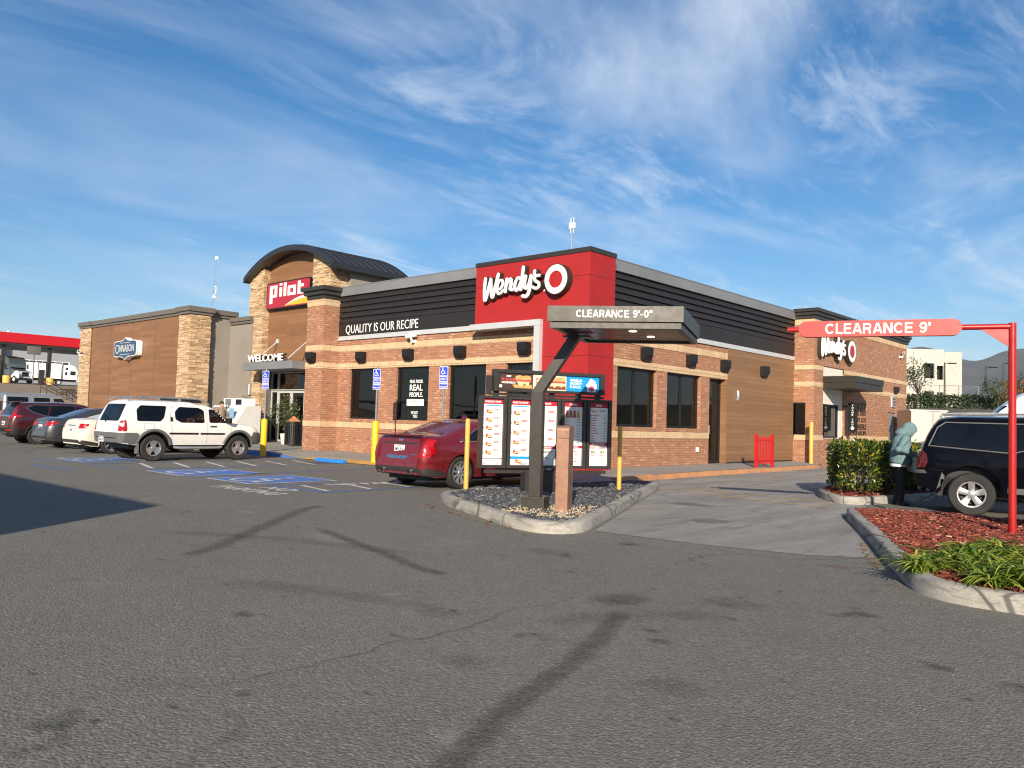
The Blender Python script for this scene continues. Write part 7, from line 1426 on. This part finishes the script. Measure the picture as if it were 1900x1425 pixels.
def person(label, loc, head, skin, pose, hood, topm, trm, hairm, shoem, H=1.64, cap=None):
    t = thing('person', label, 'person', loc, head); s_ = H / 1.70; V = lambda x, y, z: Vector((x, y, z)) * s_; J = pose; bd = MB()
    hd = V(*J['head']); nk = V(*J['neck']); hip = V(0, 0, .92); ch = V(*J['chest'])
    bd.ell(hip, (.115 * s_, .16 * s_, .12 * s_), 0, 14, 10); bd.ell(ch, (.115 * s_, .165 * s_, .2 * s_), 0, 14, 10); bd.tube([hip, ch], [.13 * s_, .135 * s_], 14); limb(bd, [ch + V(.01, 0, .12), nk, hd - V(.02, 0, .06)], [.075 * s_, .055 * s_, .055 * s_])
    bd.ell(hd, (.098 * s_, .076 * s_, .118 * s_), 0, 14, 12); bd.ell(hd + V(.03, 0, -.05), (.065 * s_, .055 * s_, .07 * s_), 0, 12, 10); bd.ell(hd + V(.102, 0, -.015), (.02 * s_, .014 * s_, .024 * s_), 0, 8, 6)
    for sd in (-1, 1): bd.ell(hd + V(-.005, sd * .078, -.01), (.02 * s_, .01 * s_, .03 * s_), 0, 8, 6); bd.ell(hd + V(.085, sd * .03, .022), (.012 * s_, .018 * s_, .007 * s_), 0, 8, 6)
    bd.ell(hd + V(.088, 0, -.062), (.012 * s_, .026 * s_, .008 * s_), 0, 8, 6)
    tp = MB(); tr = MB(); sh = MB(); f = 1.0
    for sd, A, Lg in ((-1, J['ra'], J['rl']), (1, J['la'], J['ll'])):
        so_ = ch + V(.0, sd * .175, .12); el_, wr_ = V(*A[0]), V(*A[1]); limb(bd, [so_, el_, wr_], [.052 * s_, .042 * s_, .028 * s_]); hand(bd, wr_, wr_ - el_ if len(A) < 3 else V(*A[2]), A[3] if len(A) > 3 else .55, -sd)
        end = el_.lerp(wr_, .94 if hood else -.12) if hood else so_.lerp(el_, .85); limb(tp, [so_, el_, end] if hood else [so_, end], [.080 * s_, .070 * s_, .050 * s_] if hood else [.076 * s_, .068 * s_])
        kn, an = V(*Lg[0]), V(*Lg[1]); hp = V(0, sd * .092, .88); limb(bd, [hp, kn, an], [.085 * s_, .055 * s_, .036 * s_]); limb(tr, [hp, kn, an + V(0, 0, .01)], [.105 * s_, .078 * s_, .062 * s_])
        limb(sh, [an + V(-.05, 0, -.045), an + V(.05, 0, -.045), an + V(.15, 0, -.055)], [.040 * s_, .044 * s_, .034 * s_]); bd.ell(an + V(.02, 0, -.03), (.06 * s_, .035 * s_, .03 * s_), 0, 10, 6)
    remeshed(bd, 'body', skin, t, .0075, 3)
    tr.ell(hip + V(0, 0, .0), (.135 * s_, .175 * s_, .13 * s_), 0, 14, 10); remeshed(tr, 'trousers', trm, t, .011, 4, .010)
    z0 = .80 if hood else .86
    tp.tube([V(J['chest'][0] * .1, 0, z0), V(J['chest'][0] * .35, 0, z0 + .05), V(J['chest'][0] * .6, 0, 1.08), ch + V(0, 0, .0), ch + V(0, 0, .12), nk - V(0, 0, .02)], [r * s_ for r in ((.180, .205, .198, .180, .145, .075) if hood else (.15, .15, .15, .155, .135, .06))], 20); tp.v = [((v[0]), v[1] * 1.16, v[2]) for v in tp.v]
    if hood:
        dirh = V(*J['face']); back = -dirh.normalized()
        tp.ell(hd + back * .0 + V(.01, 0, .025), (.150 * s_, .112 * s_, .165 * s_), 0, 16, 12); tp.ell(nk + back * .05, (.12 * s_, .14 * s_, .10 * s_), 0, 14, 10); limb(tp, [nk, hd + back * .05], [.10 * s_, .11 * s_])
    o = remeshed(tp, 'hoodie' if hood else 'shirt', topm, t, .010, 5, .006)
    if hood:      # open the hood towards the face
        bmh = bmesh.new(); bmh.from_mesh(o.data); dirh = V(*J['face']).normalized(); dl = [v for v in bmh.verts if (v.co - hd).length < .2 * s_ and (v.co - hd).normalized().dot(dirh) > .80]; bmesh.ops.delete(bmh, geom=dl, context='VERTS'); bmh.to_mesh(o.data); bmh.free()
        wb = MB(); wb.tube([V(0, 0, .775), V(0, 0, .83)], [.176 * s_, .178 * s_], 20); wb.v = [(v[0], v[1] * 1.15, v[2]) for v in wb.v]; wb.build('undershirt', M['white'], t, world=False)
    hr = MB(); hr.ell(hd + V(-.02, 0, .03), (.098 * s_, .084 * s_, .105 * s_), 0, 14, 10); remeshed(hr, 'hair', hairm, t, .012)
    remeshed(sh, 'shoe', shoem, t, .01, 3)
    if cap: cp = MB(); cp.ell(hd + V(-.01, 0, .055), (.108 * s_, .09 * s_, .085 * s_), 0, 14, 10); cp.ell(hd + V(.10, 0, .05), (.09 * s_, .07 * s_, .012 * s_), 0, 12, 6); remeshed(cp, 'cap', cap, t, .012)
    return t
skin1 = pm('skin', (.42, .22, .15), .55, var=.08); cl = lambda n, c, **k: pm(n, c, .92, var=.16, vs=9, bmp=.25, bs_=70, **k)
pose1 = dict(head=(.175, 0, 1.49), neck=(.07, 0, 1.42), chest=(.04, 0, 1.22), face=(.80, 0, -.60), ra=((-.15, -.29, 1.12), (.20, -.20, 1.02), (.9, .15, -.1), .7), la=((.02, .28, 1.08), (.27, .16, .98), (.9, -.2, -.2), .7), rl=((.02, -.10, .50), (-.02, -.11, .085)), ll=((.03, .10, .50), (-.02, .12, .085)))
pt_ = person('person in a blue grey hooded top bowing over a bag behind the black off-roader', (7.90, -.25, GZ), math.atan2(.60, .80), skin1, pose1, True, cl('blue_grey_fleece', (.125, .205, .225)), cl('black_denim', (.016, .016, .018)), pm('dark_hair', (.02, .014, .01), .7), pm('dark_shoe', (.03, .03, .032), .7), 1.66)
Tm = Matrix.Translation((7.90, -.25, GZ)) @ Matrix.Rotation(math.atan2(.60, .80), 4, 'Z'); mb = MB(); mb.prism([Tm @ Vector((.20, y, z)) for y, z in ((-.16, .66), (.14, .66), (.15, .90), (.05, .93), (-.13, .92))], Tm.to_3x3() @ Vector((.16, 0, 0))); 
bg_ = mb.build('carrier_bag', pm('bag_white', (.70, .69, .66), .55, var=.08, bmp=.5, bs_=9), loc=(8.2, 0, GZ + .66)); tag(bg_, 'white carrier bag held in front of the hooded person', 'bag')
pose2 = dict(head=(.03, 0, 1.60), neck=(.01, 0, 1.47), chest=(0, 0, 1.24), face=(1, 0, 0), ra=((.05, -.26, 1.08), (.28, -.22, 1.0)), la=((.02, .26, 1.08), (.26, .20, 1.02)), rl=((.10, -.10, .50), (.08, -.1, .085)), ll=((-.02, .10, .50), (-.16, .1, .10)))
person('person in a tan shirt and dark cap walking behind the white off-roader', (-19.55, .10, -.03), radians(10), skin1, pose2, False, cl('tan_shirt', (.25, .185, .125)), cl('dark_trousers', (.03, .03, .035)), pm('black_hair', (.012, .010, .009), .7), pm('black_shoe', (.02, .02, .02), .7), 1.74, cl('dark_cap', (.03, .022, .018)))
# ---------------- background, left ----------------
X0 = -112.0; zb_ = bank_z(-112)
t = thing('fuel_canopy', 'red fascia fuel canopy over the truck lanes behind the parked cars', 'fuel canopy', (X0, 25, zb_))
mb = MB(); mb.box((X0 - 12, -20, 10.15), (X0, 95, 11.50)); mb.build('fascia', M['fascia'], t); mb = MB(); mb.box((X0 - 11.8, -19.8, 9.85), (X0 - .15, 94.8, 10.14)); mb.build('soffit', M['dark'], t)
for y in (17.8, 23.6, 29.4, 12, 36, 42): mb = MB(); mb.bbox((X0 - 1.2, y - .22, bank_z(X0) - .3), (X0 - .75, y + .22, 9.86), .03); mb.build('column', M['dark'], t)
mb = MB(); mb.tube([(X0 - 4, 19.1, 11.5), (X0 - 4, 19.1, 12.05)], .15, 8); mb.build('beacon', M['white'], t)
for y, lb in ((18.0, 'yellow drum guard by the fuel canopy column nearer the frame edge'), (23.4, 'yellow drum guard by the fuel canopy column near the stairs')):
    mb = MB(); z = bank_z(X0); mb.lathe([(0, z), (.48, z), (.5, z + .95), (.46, z + 1.0), (0, z + 1.0)], Matrix.Translation((X0 + .4, y, 0)), 18); tag(mb.build('drum_guard', M['orange'], loc=(X0 + .4, y, z)), lb, 'drum', 'yellow drums under the fuel canopy')
for y in (16.9, 22.6):
    t = thing('fuel_pump', 'dark fuel pump and hose frame under the canopy, %s the white tractor truck' % ('left of' if y < 20 else 'right of'), 'fuel pump', (X0 - .6, y, bank_z(X0)), 0, 'fuel pumps of the truck lanes'); z = bank_z(X0); mb = MB(); mb.bbox((X0 - .9, y - .35, z), (X0 - .4, y + .35, z + 2.1), .05); mb.build('cabinet', M['charcoal'], t); mb = MB(); mb.tube([(X0 - .5, y - .5, z + 2.1), (X0 - .5, y - .5, z + 3.0), (X0 - .5, y + .5, z + 3.1), (X0 - .5, y + .5, z)], .06, 6); mb.build('hose_frame', M['dark'], t)
for y, h in ((20.1, 3.1),):
    mb = MB(); z = bank_z(-90) ; mb.tube([(-96, 16.4, z), (-96, 16.4, z + 4.6)], .06, 8); mb.bbox((-96.04, 15.6, z + 3.9), (-95.96, 17.1, z + 4.9), .02); tag(mb.build('yard_sign', M['stuccoc'], loc=(-96, 16.4, z)), 'grey sign panel on a post at the top of the dirt bank', 'sign')
def semi(label, loc, head, cabm, trm, sleeper=True, tr_len=15, group='white trucks at the fuel lanes'):
    t = thing('semi_truck', label, 'truck', loc, head, group)
    def B_(nm, boxes, m, bev=.06, par=t):
        mb = MB()
        for a, b in boxes: mb.bbox(a, b, bev)
        return mb.build(nm, m, par, world=False)
    B_('trailer', [((-tr_len - 2.0, -1.28, 1.15), (-2.0, 1.28, 4.0))], trm, .05); mb = MB()
    mb.prism([(-1.7, -1.18, 1.1), (.6, -1.18, 1.1), (.6, -1.18, 2.75), (.25, -1.18, 3.55), (-.3, -1.18, 3.80), (-1.7, -1.18, 3.85)], (0, 2.36, 0)); mb.prism([(.55, -1.0, .75), (2.5, -1.0, .75), (2.6, -1.0, 1.65), (.6, -1.0, 2.0)], (0, 2.0, 0)); cab = mb.build('cab', cabm, t, world=False)
    mb = MB(); mb.prism([(.615, -1.02, 2.05), (.615, 1.02, 2.05), (.47, .98, 2.85), (.47, -.98, 2.85)], (.02, 0, .01)); mb.build('windscreen', M['cglass'], cab, world=False); mb = MB()
    for sd in (-1, 1): mb.box((-.55, sd * 1.19 - .01, 1.95), (.35, sd * 1.19 + .01, 2.7)); mb.box((-1.3, sd * 1.19 - .01, 2.9), (-.95, sd * 1.19 + .01, 3.35)); mb.box((-1.4, sd * 1.19 - .01, 1.9), (-1.05, sd * 1.19 + .01, 2.5))
    mb.build('window', M['cglass'], cab, world=False); B_('grille', [((2.5, -.5, .95), (2.63, .5, 1.6))], M['chrome'], .03); mb = MB(); mb.box((2.635, -.42, 1.02), (2.645, .42, 1.54)); mb.build('grille_mesh', M['black'], t, world=False)
    B_('bumper', [((2.35, -1.2, .35), (2.72, 1.2, .72))], M['charcoal'], .05); mb = MB()
    for sd in (-1, 1): mb.bbox((2.42, sd * .82 - .2, 1.0), (2.62, sd * .82 + .2, 1.4), .05); mb.ell((2.2, sd * 1.0, .95), (.75, .22, .55))
    mb.build('fender', cabm, t, world=False); mb = MB()
    for sd in (-1, 1): mb.bbox((.5, sd * 1.4 - .12, 2.1), (.65, sd * 1.4 + .12, 2.8), .03)
    mb.build('wing_mirror', cabm, t, world=False); mb = MB(); mb.box((-tr_len - 1.8, -.5, .75), (2.2, .5, 1.14)); mb.build('chassis', M['black'], t, world=False)
    for x in (2.0, -2.4, -3.7, -tr_len + .2, -tr_len - 1.1):
        for sd in (-1, 1):
            mb = MB(); Mx = Matrix.Translation((x, sd * 1.25, .51)) @ Matrix.Rotation(sd * -pi / 2, 4, 'X'); mb.lathe([(.28, -.5), (.49, -.5), (.51, -.45), (.51, -.05), (.48, 0), (.29, 0)], Mx, 24); w = mb.build('wheel', M['rubber'], t, world=False); mb = MB(); mb.lathe([(.29, -.01), (.2, -.12), (.1, -.03), (0, -.03)], Mx, 20); mb.build('rim', M['alu'], w, world=False)
    mb = MB()
    for sd in (-1, 1): mb.tube([(-1.85, sd * 1.05, 1.1), (-1.85, sd * 1.05, 4.1)], .08, 8)
    mb.build('exhaust', M['chrome'], t, world=False); return t
semi('white tractor truck facing the camera under the fuel canopy', (-119.5, 21.3, bank_z(-119)), radians(12), PT['vanw'], M['alug'])
semi('white truck with white trailer seen from the side behind the stairs', (-152, 40.5, bank_z(-152)), radians(75), PT['vanw'], PT['vanw'])
t = thing('warehouse', 'pale grey warehouse with a glazed strip behind the fuel canopy', 'warehouse', (-205, 40, 7)); mb = MB(); mb.box((-240, -30, 4), (-200, 34.5, 17)); mb.build('white_wall', pm('warehouse_white', (.62, .62, .61), .8, var=.03), t); mb = MB(); mb.box((-240, 34.6, 4), (-199, 41.5, 18)); mb.box((-240, 41.6, 4), (-201, 80, 15.5)); mb.build('grey_wall', pm('warehouse_grey', (.30, .31, .33), .8, var=.05), t); mb = MB(); mb.box((-199.2, 34.4, 6), (-198.9, 36.6, 17.2)); mb.build('pier', M['tilt'], t)
mb = MB()
for k in range(8):
    for j in range(2): mb.box((-201.02, 45 + k * 1.45, 10.2 + j * 1.25), (-200.95, 46.3 + k * 1.45, 11.35 + j * 1.25))
mb.build('window', M['glass'], t); mb = MB(); mb.box((-201.05, 44.8, 10.0), (-200.99, 56.8, 12.75)); mb.build('window_frame', M['white'], t)
# stairs down the bank
t = thing('stairway', 'concrete stairs with black handrails climbing the dirt bank beside the bakery wing', 'stairs', (-60, 8, 1)); mb = MB()
for k in range(12): z = 2.45 - k * .17; mb.box((-61.3, 6.2 + k * .30, z - 2), (-59.9, 6.5 + k * .30, z))
mb.build('steps', M['walk'], t)
for x in (-59.9, -61.3):
    mb = MB()
    for dz in (0, -.42): mb.tube([(x, 6.3, 3.45 + dz), (x, 7.55, 2.84 + dz), (x, 8.3, 2.84 + dz), (x, 10.3, 1.45 + dz)], .028, 6)
    for y, z in ((6.3, 3.45), (7.55, 2.84), (8.3, 2.84), (9.3, 2.14), (10.3, 1.45)): mb.tube([(x, y, z), (x, y, z - 1.5)], .028, 6)
    mb.build('handrail', M['black'], t)
for k, (x, y) in enumerate(((-84, 17.0), (-80, 12), (-86, 14.5), (-78, 8.2), (-72, 9.5))): pass
crown_tree(-70, 11.3, 2.55, .95, .75, 500, leaf_mat('dry_leaf_bush', [(0, (.06, .045, .02)), (1, (.22, .15, .06))], .1), 'dry brown bush at the top of the stairs', 'shrub', 'shrub', .14, .3, .03, 9)
t = crown_tree(-58, 12.2, 0, 4.2, 1.1, 160, LM['tree'], 'bare thin young tree between the trucks and the bakery wing', th=.5, trunk_r=.04, seed=12, ls=.08)

# ---------------- background, right ----------------
t = thing('concrete_building', 'unfinished grey concrete building with empty window openings on the hill', 'building', (-19, 103, 5)); mb = MB()
f0 = Vector((-23.5, 97.5, 0)); hv = (Vector((-17.3, 103.2, 0)) - f0); WL = hv.length; hv.normalize(); nv = Vector((hv.y, -hv.x, 0))
wall(mb, f0, hv, nv, WL, 3.5, 12.8, [(WL - 6.6, WL - 5.2, 9.0, 11.0), (WL - 2.75, WL - 1.35, 8.85, 10.9), (WL - 1.0, WL - .12, 8.7, 10.6), (WL - 6.6, WL - 5.2, 5.0, 7.1), (WL - 2.75, WL - 1.35, 5.0, 7.1), (WL - 1.0, WL - .12, 5.0, 7.0)], .3); wall(mb, f0 + hv * WL, (Vector((.94, .34, 0))).normalized(), Vector((.34, -.94, 0)), 2.1, 3.5, 12.45)
pB = f0 + hv * WL + Vector((.94, .34, 0)).normalized() * 2.1; mb.build('concrete_wall', M['tilt'], t)
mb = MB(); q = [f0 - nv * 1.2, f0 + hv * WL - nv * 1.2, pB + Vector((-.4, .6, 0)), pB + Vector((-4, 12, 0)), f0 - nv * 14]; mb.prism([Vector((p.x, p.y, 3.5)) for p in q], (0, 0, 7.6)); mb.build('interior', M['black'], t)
mb = MB()
for s in (WL - 4.2, WL - .05): mb.prism([f0 + hv * (s - .02) + nv * .01 + Z_ * 3.6, f0 + hv * (s + .02) + nv * .01 + Z_ * 3.6, f0 + hv * (s + .02) + nv * .01 + Z_ * 12.75, f0 + hv * (s - .02) + nv * .01 + Z_ * 12.75], nv * -.02)
mb.build('joint', M['stuccoc'], t)
def light_pole(x, y, z0, z1, a, label):
    t = thing('street_lamp', label, 'street lamp', (x, y, z0), 0, 'dark lamp posts on the hill'); mb = MB(); mb.tube([(x, y, z0), (x, y, z1)], [.10, .07], 8); mb.build('pole', M['black'], t); mb = MB(); d = Vector((cos(a), sin(a), 0)); p = Vector((x, y, z1)); mb.bbox(tuple(p + Vector((-.05, -.05, -.06))), tuple(p + Vector((.05, .05, .06))), .01); mb.tube([p, p + d * .5], .035, 6); mb.bbox((-.35, -.18, -.06), (.35, .18, .05), .02, 0, Matrix.Translation(p + d * .75) @ Matrix.Rotation(a, 4, 'Z')); mb.build('lamp_head', M['black'], t)
light_pole(-9.04, 70.45, 3.8, 8.32, .74, 'dark lamp post in front of the concrete building'); light_pole(-6.05, 73.2, 3.8, 8.05, .74, 'dark lamp post against the mountains beside the concrete building'); light_pole(-6.96, 85.8, 4, 9.4, .74, 'dark lamp post against the mountains next to the red pole')
hd_ = Vector((-1.0, 51.0)) - Vector((-5.9, 46.6)); hp = [Vector((-6.3, 46.2)) + hd_ * i / 10 for i in range(0, 26)]
t = thing('hedge_row', 'long dark ivy hedge running along the hill below the concrete building', 'hedge', (-3, 49, 3)); mb = MB()
for k in range(7000):
    u = random.random() * 2.6; p = Vector((-6.4, 46.1)) + hd_ * u; hh = 1.0 + .30 * noise.noise((u * 7, 1, 0)) + .2 * noise.noise((u * 23, 4, 0)); z = 3.15 + hh * random.random() ** .7; dp = random.gauss(0, .35) * (1.2 - (z - 3.1) * .4); leaf(mb, Vector((p.x - hd_.y * .15 * dp, p.y + hd_.x * .15 * dp, z)), rv() + Vector((.5, -.5, .2)), rv(), random.uniform(.12, .26), random.uniform(.08, .16))
mb.build('foliage', LM['far'], t, flat=True); mb = MB()
for k in range(12): p = Vector((-6.2, 46.3)) + hd_ * (k * .2); mb.tube([(p.x, p.y, 2.6), (p.x, p.y, 3.9)], .05, 5)
mb.build('stem', bark, t)
t = thing('chain_link_fence', 'thin wire fence along the top of the hedge on the hill', 'fence', (-3, 49.5, 3)); mb = MB()
for k in range(11): p = Vector((-6.2, 47.2)) + hd_ * (k * .22); mb.tube([(p.x, p.y, 3), (p.x, p.y, 4.95)], .03, 6)
a, b = Vector((-6.2, 47.2)), Vector((-6.2, 47.2)) + hd_ * 2.2; mb.tube([(a.x, a.y, 4.93), (b.x, b.y, 4.93)], .02, 6); mb.build('post', M['galv'], t); mb = MB()
for k in range(150):
    p = a.lerp(b, k / 150); q = a.lerp(b, (k + 5) / 150); mb.tube([(p.x, p.y, 3.2), (q.x, q.y, 4.9)], .0035, 3, cap=False); mb.tube([(q.x, q.y, 3.2), (p.x, p.y, 4.9)], .0035, 3, cap=False)
mb.build('mesh', M['galv'], t, flat=True)
t = thing('storage_container', 'white storage container behind the brick pavilion corner', 'container', (2.4, 22, GZ)); mb = MB(); c0 = Vector((1.95, 21.3, 0)); c1 = Vector((2.66, 21.97, 0)); c2 = Vector((3.06, 22.6, 0)); back = Vector((-.5, .85, 0)) * 2.4
mb.prism([c0 + Z_ * GZ, c1 + Z_ * GZ, c2 + Z_ * GZ, c2 + back + Z_ * GZ, c0 + back + Z_ * GZ], (0, 0, 2.45)); mb.build('box', pm('container_white', (.46, .44, .40), .6, var=.06, dirt=.15), t); mb = MB(); mb.prism([p + Z_ * 2.252 for p in (c0 + Vector((-.05, -.05, 0)), c1 + Vector((.03, -.05, 0)), c2 + Vector((.06, 0, 0)), c2 + back, c0 + back)], (0, 0, .05)); mb.build('lid', M['sill'], t)
mb = MB(); mb.prism([c1 + Vector((-.01, -.012, GZ)), c1 + Vector((.01, -.012, GZ)), c1 + Vector((.01, .0, GZ)), c1 + Vector((-.01, .0, GZ))], (0, 0, 2.4)); mb.build('edge', M['stuccoc'], t)
t = thing('skip_bin', 'blue bin with white letters beyond the storage container', 'bin', (1.9, 29.6, GZ)); q0 = Vector((.9, 28.5, 0)); hv = (Vector((1.74, 29.25, 0)) - Vector((1.39, 28.93, 0))).normalized(); nv = Vector((hv.y, -hv.x, 0)); mb = MB(); L_ = 1.17; mb.prism([q0 + Z_ * GZ, q0 + hv * L_ + Z_ * GZ, q0 + hv * L_ - nv * 1.6 + Z_ * GZ, q0 - nv * 1.6 + Z_ * GZ], (0, 0, 2.36)); mb.build('box', M['navy'] if False else pm('bin_blue', (.01, .03, .22), .4), t); mb = MB(); mb.text('nt', q0 + hv * .62 + nv * .006 + Z_ * 1.83, hv, Z_, .24, .3, .006, .03); mb.build('lettering', M['white'], t)
t = thing('block_wall', 'low beige block wall at the foot of the hill behind the bin', 'wall', (2, 31, GZ)); mb = MB()
for k in range(8): a = Vector((-.8, 29.6, 0)) + Vector((.74, .67, 0)) * k * 1.5; b = a + Vector((.74, .67, 0)) * 1.47; mb.prism([a + Z_ * GZ, b + Z_ * GZ, b + Vector((-.14, .15, GZ)), a + Vector((-.14, .15, GZ))], (0, 0, 2.48))
mb.build('blocks', pm('beige_wall', (.52, .44, .30), .8, var=.08, bmp=.3), t)
t = thing('retaining_wall', 'weathered concrete retaining wall below the hedge', 'wall', (-2, 44, 2)); mb = MB(); a = Vector((-6.8, 43.6, 0)); b = a + Vector((hd_.x, hd_.y, 0)) * 2.2
mb.prism([a + Z_ * 1.2, b + Z_ * 1.2, b + Vector((-.2, .2, 1.2)), a + Vector((-.2, .2, 1.2))], (0, 0, 1.75)); mb.build('blocks', concrete_mat('weathered_wall', (.20, .17, .13), .8, .6), t)
crown_tree(-1.15, 33.2, 1.0, 4.6, 1.05, 900, LM['tree'], 'leafy tree just beyond the pavilion corner', th=.55, trunk_r=.06, seed=21, ls=.13)
crown_tree(4.4, 30.5, 1.2, 2.9, .75, 700, LM['autumn'], 'small tree turning orange behind the red pole', th=.5, trunk_r=.05, seed=22, ls=.13)
crown_tree(-.2, 49.0, 3.2, 2.2, 1.0, 700, LM['tree'], 'round bushy tree at the end of the hedge beside the red pole', th=.4, trunk_r=.06, seed=23, ls=.16)
crown_tree(1.3, 50.5, 3.2, 2.9, 1.1, 700, LM['tree'], 'darker bushy tree right of the red pole above the van', th=.4, trunk_r=.06, seed=24, ls=.16)
for k, (x, y, h) in enumerate(((3.5, 52, 3.2), (6, 54, 3.0), (8.5, 50, 3.4))): crown_tree(x, y, 3.3, h, 1.2, 500, LM['tree'], ('leafy hill tree behind the van roof', 'leafy hill tree beyond the frame edge', 'tall leafy hill tree beyond the frame edge')[k], th=.4, trunk_r=.07, seed=30 + k, ls=.18)

# ---------------- behind the camera: what throws the lower-left shadow and shows in the panes ----------------
t = thing('box_trailer', 'long white box trailer parked beside the viewpoint, shading the asphalt', 'trailer', (-3, -20.5, GZ)); HT = 4.05; Ls = (HT - .0) / math.tan(SUN_EL); tip = Vector((.94, -11.72)) + Vector((SDIR.x, SDIR.y)) * (Ls - .0)
TX, TY0 = tip.x, tip.y; mb = MB(); mb.bbox((TX - 14.6, TY0 - 2.6, .95), (TX, TY0, GZ + HT), .02); mb.build('box', PT['vanw'], t); mb = MB(); mb.box((TX - 14.4, TY0 - 2.5, .55), (TX - .1, TY0 - .1, .94)); mb.box((TX - 14, TY0 - .3, -.1), (TX - .05, TY0 - .05, .6)); mb.build('skirt', M['charcoal'], t)
for x in (TX - 1.2, TX - 2.5, TX - 12.5, TX - 13.7):
    for y in (TY0 - 2.35, TY0 - .05):
        mb = MB(); Mx = Matrix.Translation((x, y, GZ + .51)) @ Matrix.Rotation(-pi / 2, 4, 'X'); mb.lathe([(0, -.3), (.5, -.3), (.51, -.25), (.51, -.04), (.48, 0), (.28, -.01), (.2, -.1), (0, -.08)], Mx, 24); mb.build('wheel', M['rubber'], t)
for k, (x, y) in enumerate(((58, -40), (22, -72), (70, -56), (72, -30), (14, -68), (60, -12), (4, -58), (-6, -60))): crown_tree(x, y, GZ, 9 + (k * 37 % 5), 4.6, 1300, LM['tree'], 'unseen broad dark tree added behind the viewpoint to darken reflections', th=.35, trunk_r=.25, seed=50 + k, ls=1.0, group='trees added behind the viewpoint for dark reflections')  # unseen trees, added to darken what car paint and panes reflect
# distant air
hzm = bpy.data.materials.new('haze'); hzm.use_nodes = True; ht = hzm.node_tree; ht.nodes.clear(); pv = ht.nodes.new('ShaderNodeVolumePrincipled'); pv.inputs['Color'].default_value = (.78, .86, 1, 1); pv.inputs['Density'].default_value = .00011; pv.inputs['Anisotropy'].default_value = .2
ho = ht.nodes.new('ShaderNodeOutputMaterial'); ht.links.new(pv.outputs[0], ho.inputs['Volume']); mb = MB(); mb.box((-3900, -3900, GZ - 8), (3900, 4200, 300)); tag(mb.build('haze', hzm), 'thin blue haze lying over the whole place', 'haze', kind='stuff')
